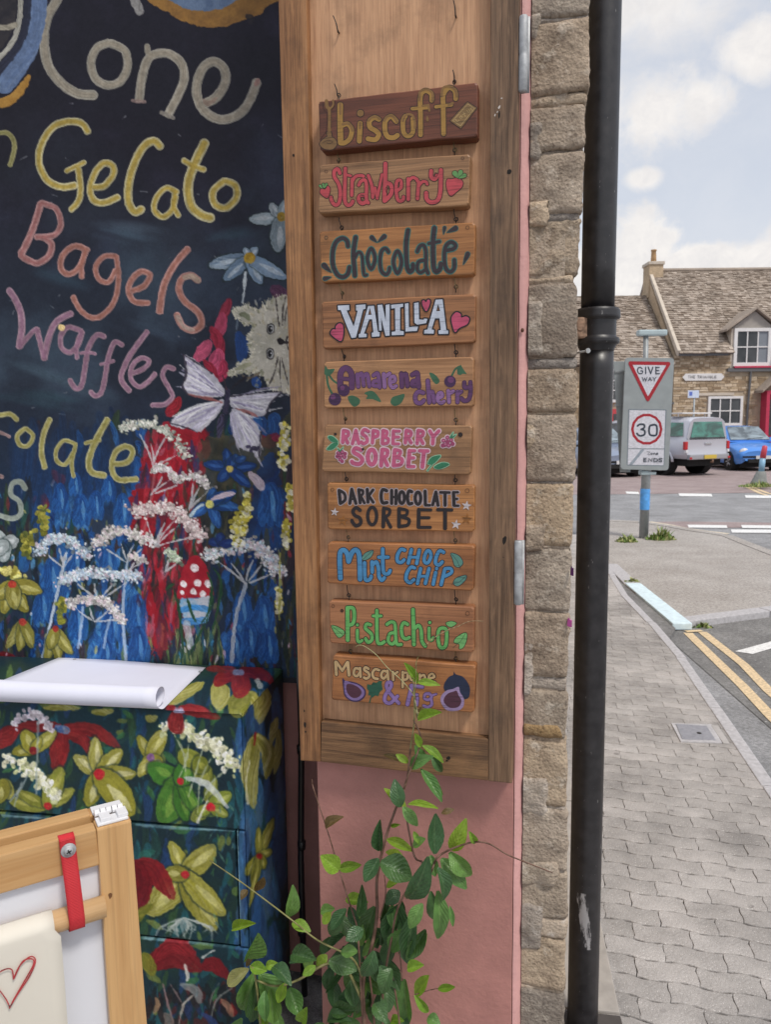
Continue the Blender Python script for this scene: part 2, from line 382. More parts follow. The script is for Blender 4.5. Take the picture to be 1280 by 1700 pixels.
def bentnail(p0, p1, r=.0014):
    a = FA.px(*p0, PLY - .012); b = FA.px(*p1, PLY - .004); c = b + np.array([0, .004, 0])
    m1 = a * .45 + b * .55 + np.array([.0012, -.003, 0])
    mb = MB(); mb.tube(spline([a, m1, b + np.array([0, -.005, -.001]), c], 5), [r * .8] * 5 + [r] * 5 + [r * 1.3] * 6, 7)
    return mb.build('hook', m_wire, sh, True)
bentnail((553, 26), (562, 53)); bentnail((752, -4), (757, 27)); bentnail((555, 139), (561, 158)); bentnail((752, 116), (755, 136))

# ---------------------------------------------------------------- painted lettering: raised paint film built as ribbons
def paint_mat(name, rough=.5, grain=.25):
    t = NT(name); a = t.n('ShaderNodeVertexColor', layer_name='Col').outputs[0]
    g = t.noise(t.map((.06, 1, 1)), 300, 3, .6); n = t.noise(scale=45, detail=5)
    col = t.mix(1.0, a, t.ramp(g, [(.28, 1 - grain * 1.6), (.45, 1)]), 'MULTIPLY')
    col = t.mix(1.0, col, t.ramp(n, [(.3, 1 - grain * .5), (.7, 1 + grain * .3)]), 'MULTIPLY')
    t.set(col=col, rough=rough); t.bump(g, .2, .0006); return t.m
m_paint = paint_mat('sign paint', .55, .34)
class Paint:
    """flat ribbons and patches on the plane local y = Y of a frame; coordinates are photo pixels via a zoom (ox, oy, s)"""
    STEP = 3e-6
    def __init__(s, fr, Y, ox, oy, sc, gain): s.fr, s.Y, s.ox, s.oy, s.sc, s.gain = fr, Y, ox, oy, sc, gain; s.v, s.f, s.c = [], [], []; s.k = 1; s.cols = {}
    def loc(s, p, lay): q = s.fr.px(s.ox + p[0] / s.sc, s.oy + p[1] / s.sc, s.Y); q[1] = s.Y - lay * s.STEP - 6e-5; return q
    def col(s, c):
        return lin(s.cols[c] if isinstance(c, str) else c, s.gain)
    def poly(s, P, c):
        P = [P[i] for i in range(len(P)) if np.hypot(P[i][0] - P[i - 1][0], P[i][1] - P[i - 1][1]) > 1e-3]
        b = len(s.v); s.v += [s.loc(p, s.k) for p in P]; s.c += [s.col(c)] * len(P)
        for t in tessellate_polygon([[Vector((p[0], -p[1], 0)) for p in P]]): 
            t = tuple(t); A, B, C = [P[i] for i in t]
            if (B[0] - A[0]) * (C[1] - A[1]) - (B[1] - A[1]) * (C[0] - A[0]) > 0: t = t[::-1]
            s.f.append(tuple(i + b for i in t))
        s.k += 1
    def ribbon(s, P, W, c, closed=False, cap=True):
        n = len(P); P = [np.array(p[:2], float) for p in P]; W = list(W) if hasattr(W, '__len__') else [W] * n
        b = len(s.v); col = s.col(c); N = []
        for i in range(n):
            d = P[min(i + 1, n - 1)] - P[max(i - 1, 0)] if not closed else P[(i + 1) % n if i < n - 1 else 1] - P[i - 1 if i > 0 else n - 2]
            L = np.hypot(*d); d = d / L if L > 1e-9 else np.array([1., 0]); N.append(np.array([-d[1], d[0]]))
        for i in range(n):
            lay = s.k + 3.0 * i / n
            for sg in (-1, 1): s.v.append(s.loc(P[i] + N[i] * W[i] / 2 * sg, lay)); s.c.append(col)
        for i in range(n - 1):
            a = b + 2 * i; s.f.append((a, a + 1, a + 3, a + 2))
        if cap and not closed:
            for e, i in ((0, 0), (1, n - 1)):
                if W[i] < 1: continue
                t = np.array([N[i][1], -N[i][0]]) * (-1 if e == 0 else 1); b2 = len(s.v); lay = s.k + 3.0 * i / n
                cc = [P[i] + N[i] * W[i] / 2 * math.cos(a) + t * W[i] / 2 * math.sin(a) for a in np.linspace(0, math.pi, 7)]
                s.v += [s.loc(q, lay) for q in cc]; s.c += [col] * 7
                s.f.append(tuple(range(b2, b2 + 7)) if e else tuple(reversed(range(b2, b2 + 7))))
        s.k += 4
    def run(s, txt):
        ops = [l.split() for l in txt.strip().splitlines() if l.strip()]; ol = None; pend = []
        def flush():
            for ph in (0, 1):
                for o, l in pend:
                    if ph == 0 and l is None: continue
                    s.draw(o, l if ph == 0 else None)
            pend.clear()
        for o in ops:
            if o[0] == 'C': s.cols[o[1]] = tuple(int(x) for x in o[2].split(','))
            elif o[0] == 'OL': ol = None if o[1] == 'none' else (o[1], float(o[2]) * 1.5)
            elif o[0] == 'NEXT': flush()
            else: pend.append((o, ol))
        flush()
    def draw(s, o, ol):
        k, c = o[0], o[1] if ol is None else ol[0]; e = 0 if ol is None else ol[1]
        if k in 'SOLT':
            w = float(o[2]); P = pts(' '.join(o[3:]))
            if k == 'S': s.ribbon(spline(P, 6), w + 2 * e, c)
            elif k == 'O': s.ribbon(spline(P, 6, True), w + 2 * e, c, True)
            elif k == 'L': s.ribbon(P, w + 2 * e, c)
            else:
                Q = spline(P, 12) if len(P) > 2 else spline([P[0], ((P[0][0] + P[1][0]) / 2, (P[0][1] + P[1][1]) / 2), P[1]], 8)
                W = [max(.5, (w) * (1 - (i / (len(Q) - 1)) ** 1.5)) + 2 * e for i in range(len(Q))]; s.ribbon(Q, W, c)
        elif k == 'E':
            w = float(o[2]); cx, cy = pts(o[3])[0]; rx, ry = pts(o[4])[0]
            s.ribbon([(cx + rx * math.cos(a), cy + ry * math.sin(a)) for a in np.linspace(0, 2 * math.pi, 25)], w + 2 * e, c, True)
        elif k == 'D':
            r = float(o[2]) + e; cx, cy = pts(o[3])[0]; s.poly([(cx + r * math.cos(a), cy + r * math.sin(a)) for a in np.linspace(0, 2 * math.pi, 15)[:-1]], c)
        elif k == 'K':
            r = float(o[2]) + e * 1.6; cx, cy = pts(o[3])[0]
            s.poly([(cx + (r if i % 2 == 0 else r * .4) * math.sin(i * math.pi / 5 + .15), cy - (r if i % 2 == 0 else r * .4) * math.cos(i * math.pi / 5 + .15)) for i in range(10)], c)
        elif k in 'PB':
            P = pts(' '.join(o[2:]))
            if k == 'B': P = [tuple(q) for q in spline(P, 4, True)[:-1]]
            if ol is None: s.poly(P, c)
            else:
                C = P + [P[0]]
                if k == 'B': s.ribbon(C, 2 * e, c, True)
                else:
                    for i in range(len(P)): s.ribbon([C[i], C[i + 1]], 2 * e, c)
    def build(s, name, mat, par): return obj(name, s.v, s.f, mat, par, cols=np.array(s.c))

BOARDS = []
# ---------------------------------------------------------------- the ten hanging flavour boards
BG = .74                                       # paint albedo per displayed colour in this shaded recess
BD = [
 ('"biscoff" in dripping caramel letters on a dark red-brown board, topmost of the hanging boards', (520, 125), '38,200 1250,50 1245,465 50,572', .034, 'redbrown', '''
C g 178,135,62
C d 146,108,58
C o 52,28,22
C t 140,105,62
C l 188,158,105
OL o 4
S g 42 205,225 204,360 208,512
S g 36 222,380 262,370 292,415 278,480 240,512 212,515
S g 38 356,365 350,500
S g 37 498,335 465,322 428,348 432,395 472,420 498,450 472,488 416,482
S g 37 630,350 590,312 548,350 545,420 565,465 608,474 640,456
S g 34 755,330 757,430 718,462 686,430 682,350 700,310
S g 36 900,190 896,140 850,118 815,160 815,300 815,452
S g 26 752,254 868,246
S g 36 1082,178 1076,120 1030,95 988,150 988,240 990,445
S g 26 932,240 1050,225
D d 26 358,288
P t 1172,203 1242,248 1122,405 1040,346
S t 34 120,440 130,500
B t 60,500 110,465 160,480 180,520 150,560 90,560 50,530
NEXT
OL none
S d 22 205,215 206,290
S d 20 225,372 262,364 288,385 300,420
S d 18 356,358 354,400
S d 18 505,330 480,316 445,320 420,345
S d 18 635,352 600,308 560,315 540,345
S d 18 682,345 702,303 745,300 770,340 772,400
S d 18 908,195 905,135 860,106 812,125 806,190
S d 16 875,225 882,270
T d 22 868,340 866,305
S d 16 830,232 872,228
S d 18 1090,160 1078,110 1030,84 985,100 975,160
S d 18 1030,225 1060,212
S d 26 100,195 105,240 122,260 125,330 122,440
S d 14 150,190 150,230 120,262
L o 3 45,205 70,200 80,260 105,285 105,360 98,430 50,490
L o 3 165,190 160,235 135,260 135,330 135,400
S o 3 75,510 110,495 150,505 120,520 100,512
P l 1174,214 1230,250 1120,390 1055,345
NEXT
C m 150,118,72
P m 1174,222 1222,252 1118,380 1064,344
L l 6 1080,335 1095,352 1108,342
O l 6 1115,318 1126,308 1132,322 1120,330
L l 6 1140,280 1156,312
L l 6 1136,300 1156,288
L l 6 1168,268 1180,284 1192,276 1184,260
S l 6 1210,246 1196,250 1206,266 1216,270 1206,280'''),
 ('board reading "Strawberry" in red letters with a strawberry at each end', (520, 245), '48,130 1195,45 1180,440 35,497', .034, 'greybrown', '''
C r 205,78,86
C o 66,34,28
C g 112,170,98
OL o 4
S r 27 202,195 185,162 160,180 162,225 192,275 206,345 195,420 165,435 140,405 134,378
S r 27 243,158 240,300 240,400 258,436 285,432 300,408
S r 20 245,205 285,215
S r 25 296,240 292,362
S r 24 300,250 322,220 360,212 382,218
S r 25 345,285 362,256 390,246 404,280 404,390 418,420
S r 29 400,362 355,365 346,400 370,424 402,412
S r 24 418,212 445,290 452,378
S r 20 452,378 468,305
S r 20 470,305 486,386
S r 20 486,386 505,290 522,205
S r 30 548,122 546,250 541,405
S r 30 552,268 590,285 592,350 548,402
S r 25 640,325 668,300 664,252 636,258 630,330 645,400 680,400 686,375
S r 27 722,238 722,395
S r 24 726,252 755,228 785,240 792,255
S r 26 802,262 792,388
S r 22 802,290 830,260 858,262 866,278
S r 30 896,178 896,222 922,240 942,212
S r 31 970,172 966,330 945,400 895,416 862,390 858,345
B r 1050,240 1100,232 1136,260 1128,302 1085,340 1050,368 1025,345 1010,275 1022,238
B r 62,312 90,318 110,292 127,310 124,345 108,383 75,368 52,342
NEXT
OL o 3
T g 38 1076,195 1092,230
T g 36 1120,188 1096,232
T g 30 1150,212 1104,236
T g 18 52,290 70,312
T g 18 76,280 80,310
T g 18 100,280 84,308
NEXT
OL none
C w 150,110,70
S o 4 568,318 556,300 550,320 566,352 582,318 574,300 568,318
S o 4 376,372 366,358 358,374 372,398 388,372 380,360 376,372
S o 4 650,268 660,258 650,276
S o 4 930,190 920,205 932,222 944,205 930,190
E o 3 98,182 11,11
E o 3 1135,82 11,11'''),
 ('board reading "Chocolate" in dark letters edged in teal with splash drops', (520, 355), '45,135 1230,62 1222,462 60,520', .026, 'honey', '''
C k 56,42,48
C o 92,128,108
C t 60,120,112
OL t 5
S k 30 264,245 256,205 220,185 172,215 148,290 150,390 182,460 225,480 262,455 275,405
S k 32 322,178 306,300 316,468
S k 22 316,335 342,292 370,315 378,400 386,462 406,464
O k 26 440,262 470,340 440,420 410,340
S k 26 572,290 550,264 520,282 507,350 516,430 550,460 574,440 580,410
O k 26 640,282 672,365 640,452 608,365
S k 32 720,125 706,230 710,380 730,438 755,422 758,385
S k 27 790,285 810,246 840,240 856,290 856,400 872,450
S k 25 850,352 800,365 790,420 815,446 850,425
S k 34 920,108 910,220 914,390 932,438 962,418 970,380
L k 24 878,226 958,210
S k 28 1008,278 1068,264 1080,235 1045,215 1006,250 996,330 1006,410 1040,440 1070,412 1072,350
NEXT
OL t 3
T k 34 445,180 485,218
T k 36 540,172 490,216
T k 26 998,106 990,155
T k 38 1082,110 1015,142
T k 36 1174,306 1140,385
T k 40 82,392 138,446
T k 32 88,492 138,480
NEXT
OL none
C w 120,130,130
D w 11 1046,246
E t 4 98,180 11,11
C b 110,72,42
E b 4 98,180 12,12
E b 4 1172,105 13,13'''),
 ('board reading "VANILLA" in white capitals outlined in black among three pink hearts', (520, 470), '62,142 1235,82 1230,450 72,500', .022, 'brown', '''
C w 212,220,236
C k 26,22,32
C p 208,84,118
C b 128,84,50
OL k 7
P w 187,172 273,167 275,205 255,208 308,330 338,210 326,208 326,167 398,162 398,196 380,200 325,413 292,418 226,250 210,205 190,205
P w 417,174 462,172 492,370 505,374 505,404 447,408 445,378 458,374 448,275 425,275 386,384 406,386 406,410 347,413 347,387 358,384
P w 490,167 525,164 552,290 551,166 581,162 581,398 550,401 516,260 521,360 501,362
P w 592,166 683,157 683,180 660,185 660,362 688,366 688,393 597,396 597,370 625,367 622,190 594,194
P w 697,157 724,152 727,335 765,331 797,331 788,363 702,368
P w 767,152 801,147 804,276 840,279 843,270 868,272 858,304 790,316 770,300
P w 931,127 983,124 1011,356 1026,360 1026,386 954,386 952,361 970,356 960,268 925,268 900,352 918,357 916,383 843,383 845,357 868,352
B p 150,352 132,377 152,405 211,440 229,380 224,318 195,307 172,330 172,352
B p 1076,228 1052,262 1056,310 1078,372 1110,340 1168,313 1185,272 1160,252 1126,262 1120,236 1096,222
B p 827,141 836,180 860,213 884,165 886,132 870,127 858,146 842,132
NEXT
OL none
P k 430,186 444,240 418,242
P k 949,158 965,212 935,214
NEXT
P b 430,204 438,236 424,236
P b 949,180 958,207 941,208'''),
 ('board reading "Amarena cherry" in purple letters with cherries and green leaves', (520, 580), '80,95 1220,55 1220,432 78,445', .020, 'tan', '''
C d 100,58,104
C m 122,80,132
C l 152,110,162
C o 78,44,72
C g 62,108,78
C c 72,38,82
C h 120,66,116
OL none
S g 17 100,165 112,270 148,345
S g 15 112,180 150,235 205,270
S g 15 1050,205 1078,152 1110,130
B g 92,122 112,150 162,148 138,188 108,202 84,182
P g 1120,115 1140,150 1168,188 1135,185 1118,196 1095,190 1092,150
B g 262,362 300,350 350,376 352,410 315,436 280,410
B g 388,332 440,314 480,340 515,400 450,378 402,376 412,352
B g 694,340 670,405 620,430 587,405 600,365 640,350
B g 882,177 930,195 960,240 935,264 905,235
NEXT
OL o 3
S d 40 206,298 207,185 245,142 288,180 294,288
S d 26 215,222 285,227
S m 30 335,192 342,282
S m 28 345,202 370,186 384,275
S m 28 388,202 410,190 426,280
S m 28 458,198 488,182 500,230 505,288
S m 26 496,242 462,242 456,274 490,278
S l 30 536,188 542,284
S l 28 548,205 580,184
S l 26 588,248 620,240 614,206 586,216 582,260 602,290 630,278
S d 32 670,184 674,282
S d 30 678,205 704,188 716,278
S d 32 752,194 788,178 796,230 802,284
S d 30 790,240 758,242 752,274 786,274
S m 30 836,330 800,322 776,352 782,398 815,408 840,388
S m 30 870,238 882,402
S m 28 886,335 906,325 918,400
S l 26 950,372 980,355 974,330 950,340 946,385 970,408 994,394
S l 28 1026,315 1032,400
S l 26 1036,334 1064,318
S m 28 1096,322 1096,400
S m 26 1102,338 1126,320
S d 28 1148,252 1152,290 1182,288
S d 28 1194,250 1195,330 1180,380 1146,390 1126,372
NEXT
OL none
D c 46 232,310
D c 48 165,378
D c 45 1040,243
NEXT
D h 20 150,362
D h 18 222,292
D h 24 1046,232'''),
 ('board reading "RASPBERRY SORBET" in pink capitals edged in white with raspberries', (520, 680), '88,115 1205,122 1195,495 62,470', .022, 'greybrown', '''
C p 208,98,136
C o 240,208,218
C g 52,134,96
C e 170,215,180
C r 168,72,112
OL o 6
L p 27 230,160 224,248
S p 26 232,160 264,168 264,198 236,206
L p 26 240,205 262,252
L p 26 298,258 324,158
L p 26 324,158 346,256
L p 18 308,226 340,226
S p 26 420,166 388,152 372,182 402,206 410,240 382,258 366,246
L p 26 456,160 450,252
S p 26 458,160 490,168 488,200 456,208
L p 26 530,160 526,256
S p 24 532,158 560,168 554,195 532,204
S p 24 534,206 570,222 564,252 530,260
L p 26 610,162 606,258
L p 22 610,162 656,164
L p 22 610,208 650,208
L p 22 606,260 650,260
L p 26 706,160 700,252
S p 26 708,158 740,168 740,196 712,206
L p 26 716,206 744,252
L p 26 796,160 790,258
S p 26 798,158 834,168 830,196 802,206
L p 26 806,206 834,256
L p 26 886,162 912,206
L p 26 954,162 912,206
L p 28 912,206 908,258
S p 30 364,306 322,292 308,322 352,350 374,382 350,412 306,406 294,394
E p 32 445,360 30,56
L p 30 525,304 516,424
S p 28 528,302 564,312 558,350 526,364
L p 28 536,364 564,422
L p 30 620,306 611,424
S p 26 622,304 662,316 650,350 620,358
S p 28 624,360 674,376 664,414 614,424
L p 30 732,312 722,430
L p 24 732,312 772,312
L p 24 728,366 764,366
L p 24 722,432 766,432
L p 26 808,312 872,314
L p 30 842,316 830,434
OL o 5
D r 16 990,235
D r 16 1020,212
D r 16 1048,232
D r 16 1060,260
D r 16 1000,268
D r 16 1030,272
D r 16 985,272
D r 16 1020,245
D r 15 190,330
D r 15 220,322
D r 15 242,335
D r 15 185,355
D r 15 212,350
D r 15 238,360
D r 15 205,378
D r 14 220,392
OL e 4
B g 112,206 150,204 190,246 142,242
B g 190,256 150,255 102,300 150,300
B g 968,347 900,362 870,410 910,412 945,382
B g 1034,416 980,402 917,435 960,450
S g 6 868,462 905,415
T g 14 1045,212 1064,172
T g 12 1056,212 1086,188
T g 10 200,315 186,290
T g 10 206,315 228,285
NEXT
OL none
C h 205,120,155
D h 8 990,235
D h 8 1020,212
D h 8 1048,232
D h 8 1030,272
D h 8 1004,262
D h 7 192,330
D h 7 222,322
D h 7 212,350
D h 7 236,358
D h 7 206,378
C k 40,26,20
D k 18 1118,190
D k 11 168,186
D k 10 378,300'''),
 ('board reading "DARK CHOCOLATE SORBET" in black capitals with small white stars', (520, 780), '105,98 1225,118 1225,470 108,452', .020, 'honey', '''
C k 38,30,34
C o 182,166,168
C w 222,212,214
C g 178,112,42
OL o 5
L k 25 196,156 206,254
S k 22 198,156 236,180 242,226 210,254
L k 24 278,254 292,148
L k 24 292,148 324,254
L k 14 285,222 312,222
L k 24 346,150 356,250
S k 20 348,150 376,158 374,186 352,194
L k 22 358,194 388,250
L k 25 410,148 416,244
L k 22 454,152 422,196
L k 22 422,196 456,246
S k 25 558,158 526,152 516,200 526,248 560,248
L k 25 596,156 596,254
L k 25 630,156 628,256
L k 18 596,206 630,206
E k 25 673,210 20,44
S k 25 748,166 726,162 716,210 726,256 750,254
E k 25 796,215 21,46
L k 25 850,162 852,264
L k 20 852,268 886,268
L k 24 908,264 932,168
L k 24 932,168 948,268
L k 14 916,238 942,238
L k 20 966,170 1036,172
L k 25 1002,172 1002,268
L k 25 1066,172 1070,268
L k 18 1066,170 1100,170
L k 18 1068,220 1094,220
L k 18 1070,272 1104,272
OL none
S k 27 356,306 326,287 302,312 316,345 354,366 360,405 326,424 300,398 294,384
E k 26 448,350 34,66
L k 29 536,292 532,430
S k 24 538,292 580,302 574,340 542,354
L k 26 546,354 588,434
L k 29 652,296 652,430
S k 24 654,294 712,308 704,344 656,350
S k 26 656,354 726,376 716,418 654,430
L k 29 802,302 800,434
L k 24 802,302 894,304
L k 24 802,363 880,363
L k 24 800,436 890,436
L k 26 946,302 1052,304
L k 30 1002,304 1002,444
K w 34 163,320
K w 40 1165,272
K w 40 1085,415
K g 42 225,385
K g 46 1165,372
NEXT
C b 150,98,46
K b 30 225,385
K b 33 1165,372
C e 112,74,42
E e 4 145,150 12,12
E e 4 1170,158 15,15'''),
 ('board reading "Mint CHOC CHiP" in light blue letters with mint leaves', (520, 880), '108,95 1225,118 1215,462 105,405', .030, 'redhoney', '''
C b 78,148,198
C o 32,40,58
C g 98,152,138
OL o 4
S b 35 206,366 202,185 230,152 258,180 268,238
S b 35 268,238 296,168 328,152 350,200 356,372
S b 27 390,248 392,350 402,380 430,374 440,350
S b 27 446,242 448,318
S b 27 452,262 480,242 496,290 500,350 520,380 540,362
S b 27 528,144 530,290 542,330 570,330 584,306
L b 25 498,206 568,206
S b 26 694,152 666,147 640,190 640,235 668,245 690,226
L b 26 746,148 722,250
L b 26 806,152 786,254
L b 20 736,206 796,206
O b 25 885,162 894,202 870,248 846,240 846,200 864,160
S b 26 990,168 960,158 936,200 930,250 955,264 980,242
S b 26 770,288 742,282 712,325 706,375 735,398 764,376
L b 26 816,292 792,404
L b 26 880,292 852,404
L b 20 806,350 866,350
L b 26 930,322 912,410
D b 13 938,292
L b 26 1000,296 972,414
S b 24 1002,292 1044,292 1050,322 1002,350
OL o 3
B g 372,206 400,172 454,156 440,200 400,226 376,224
B g 1046,177 1090,186 1120,210 1137,250 1110,280 1076,270 1060,220
B g 1164,346 1150,385 1100,424 1066,405 1080,370 1120,352
NEXT
OL none
L o 3 378,222 420,185 455,152
L o 3 1050,180 1095,235 1118,292
L o 3 1162,348 1110,395 1050,412'''),
 ('board reading "Pistachio" in green letters with pale green leaves', (520, 970), '118,125 1222,172 1220,520 125,445', .030, 'red', '''
C g 112,190,104
C o 36,58,32
C l 128,196,118
OL o 4
L g 29 260,178 262,422
S g 27 264,178 304,184 312,250 300,298 268,310
S g 23 335,348 336,420 350,438 370,426
D g 12 335,308
S g 25 434,308 406,302 398,335 440,376 445,420 416,440 398,412
S g 25 483,198 486,420 510,450 540,436
L g 22 456,240 515,240
S g 24 560,304 590,286 620,302 626,400 636,454 668,456
S g 24 620,368 582,376 570,430 600,454 626,430
S g 25 716,304 688,292 670,330 676,390 700,414 730,404
L g 28 758,192 765,456
S g 25 770,338 800,312 820,350 826,430 850,468
S g 22 880,332 880,408 895,424 912,406
D g 12 885,290
O g 25 985,332 1012,350 1010,450 988,482 960,470 948,400 956,345
OL o 3
B l 138,314 190,325 234,356 228,385 195,404 165,370
B l 1160,367 1165,420 1140,478 1110,488 1110,455 1070,440 1090,402
B l 1010,292 1050,281 1088,296 1050,324 1020,314
NEXT
OL none
L o 3 140,316 200,362 232,392
L o 3 1158,370 1122,430 1062,482
C d 80,44,26
D d 14 218,200
C b 100,62,38
E b 4 150,165 11,11
E b 4 1172,222 15,15'''),
 ('board reading "Mascarpone & Fig" in cream and lavender with painted figs, lowest of the hanging boards', (520, 1070), '150,80 1235,158 1220,520 138,420', .032, 'redhoney', '''
C c 208,176,128
C o 62,38,28
C v 150,122,184
C q 84,58,92
C g 38,94,74
C n 36,46,76
C f 62,46,92
C y 142,118,172
C i 88,48,66
C z 168,144,186
OL o 4
L c 23 170,132 176,226
L c 20 176,132 220,198
L c 20 220,198 258,134
L c 23 262,134 272,232
S c 19 348,184 318,182 308,222 330,240 350,216
L c 19 355,178 360,244
S c 19 420,184 396,172 388,192 420,216 425,244 402,258 386,250
S c 19 500,194 470,187 450,216 460,252 490,260
S c 19 556,204 530,202 516,235 535,258 560,232
L c 19 564,198 570,264
L c 19 605,208 608,268
S c 18 610,228 640,208
L c 20 680,208 680,322
S c 18 682,216 714,217 714,258 686,268
E c 17 755,245 20,26
L c 17 810,226 812,284
S c 17 815,242 844,232 855,288
S c 17 880,256 920,246 905,222 880,236 882,275 924,284
OL q 3
S v 25 650,445 600,390 560,330 562,292 588,288 590,320 550,380 545,428 585,444 640,392
L v 28 750,312 716,454
L v 24 742,312 830,322
L v 20 736,376 790,381
L v 22 792,404 786,458
S v 20 882,372 852,376 846,408 875,418 900,396 882,372
S v 20 896,418 900,455 870,474 840,464
L v 14 906,384 934,376
NEXT
OL none
B f 222,255 245,275 290,280 350,300 395,340 395,390 350,430 290,430 240,390 228,330
P g 410,300 440,306 455,285 480,290 500,275 525,276 520,300 528,340 505,360 495,390 470,385 450,402 435,385 418,385 422,350 408,335
S g 9 440,395 428,440
B n 1068,205 1085,226 1140,246 1185,310 1190,370 1165,412 1060,410 1000,350 995,300 1030,246 1064,230
NEXT
B y 240,275 290,290 345,308 385,345 385,385 345,420 295,420 248,385 236,330
B z 1105,320 1115,360 1145,410 1140,470 1100,500 1020,500 975,450 970,395 1010,350 1060,337
NEXT
B i 258,300 300,302 340,322 365,350 362,380 335,402 295,402 262,370 250,330
B i 1090,350 1105,385 1125,420 1118,455 1090,478 1035,478 995,440 995,405 1025,370 1065,356'''),
]
BW = dict(redbrown=((.055, .018, .010), (.135, .045, .024)), greybrown=((.14, .075, .036), (.30, .175, .092)), honey=((.17, .070, .022), (.34, .165, .062)),
          brown=((.125, .055, .024), (.28, .135, .062)), tan=((.20, .105, .050), (.36, .205, .108)), redhoney=((.15, .058, .022), (.30, .135, .052)), red=((.15, .062, .030), (.285, .135, .066)))
BM = {k: wood('board ' + k, *[tuple(np.array(c) * (1.32, 1.22, 1.1)) for c in v], 'X', 1.0, dark=tuple(np.array(v[0]) * .6), pore=.4, bump=.4, rough=.55) for k, v in BW.items()}
HOOKS = [((560, 249, 562, 266), (753, 231, 755, 249)), ((563, 366, 567, 378), (754, 352, 757, 364)), ((563, 472, 568, 487), (755, 461, 757, 476)), ((567, 580, 571, 592), (755, 572, 757, 585)),
         ((570, 682, 573, 695), (755, 684, 757, 697)), ((573, 787, 575, 795), (755, 790, 756, 797)), ((575, 881, 578, 892), (754, 886, 756, 897)), ((576, 976, 579, 988), (755, 982, 757, 995)), ((580, 1072, 582, 1081), (756, 1083, 757, 1093))]
TOPS = [(562.5, 158), (754.5, 136)]
for i, (lab, (ox, oy), quad, th, wd, art) in enumerate(BD):
    q = [(ox + x / 4.5714, oy + y / 4.5714) for x, y in pts(quad)]
    Yf = PLY - th - .003
    c = sum(FA.px(x, y, Yf) for x, y in q) / 4
    fr = FA.sub((c[0], Yf, c[2]))
    b = fthing('flavour_board', lab, 'sign board', fr, 'hanging flavour boards on the shutter')
    v, f = rough_edge_slab(fr, q, 0, th, .0012 if i > 1 else .0018, i * 1.7)
    obj('board', v, f, BM[wd], b)
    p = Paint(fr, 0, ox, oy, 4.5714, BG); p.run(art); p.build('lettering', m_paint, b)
    tops = TOPS if i == 0 else [(h[2], h[3]) for h in HOOKS[i - 1]]
    for (x, y) in tops:                                   # screw eye on the top edge
        e = fr.px(x, y, th * .5); r = .0036; a = random.Random(x + y).uniform(-.9, .9)
        mb = MB(); mb.tube([e + np.array([r * math.sin(t) * math.cos(a), r * math.sin(t) * math.sin(a), r * math.cos(t)]) for t in np.linspace(0, 2 * math.pi, 15)], .0011, 6)
        mb.tube([e + np.array([0, 0, -r]), e + np.array([0, 0, -r - .008])], .0012, 6); mb.build('screw_eye', m_wire, b, True)
    if i < 9:
        for (x0, y0, x1, y1) in HOOKS[i]:                 # open hook hanging below
            a = fr.px(x0, y0, th * .5); e = fr.px(x1, y1, th * .5); up = a + np.array([0, 0, .006])
            mb = MB(); L = max(.004, a[2] - e[2]); w = .0034
            mb.tube(spline([up, a, e + np.array([-.001, 0, .002]), e + np.array([.0012, 0, -.0036]), e + np.array([w + .001, -.002, -.001]), e + np.array([w, -.003, .003])], 5), .00115, 6)
            mb.build('hook', m_brass if (i % 2 == 0) else m_wire, b, True)
# ---------------------------------------------------------------- hand-painted mural and cabinet: strokes laid down on a paint film
RS = np.random.RandomState(7)
def fbm(h, w, cell, oct=4, seed=0):
    r = np.random.RandomState(seed); out = np.zeros((h, w)); amp = 1; tot = 0
    for o in range(oct):
        gh, gw = int(h / cell) + 3, int(w / cell) + 3; g = r.rand(gh, gw)
        y = np.arange(h) / cell; x = np.arange(w) / cell; yi = y.astype(int); xi = x.astype(int)
        fy = (y - yi)[:, None]; fx = (x - xi)[None]; fy = fy * fy * (3 - 2 * fy); fx = fx * fx * (3 - 2 * fx)
        a = g[yi][:, xi]; b = g[yi][:, xi + 1]; c = g[yi + 1][:, xi]; d = g[yi + 1][:, xi + 1]
        out += amp * ((a * (1 - fx) + b * fx) * (1 - fy) + (c * (1 - fx) + d * fx) * fy); tot += amp; amp *= .55; cell = max(1.2, cell / 2)
    return out / tot
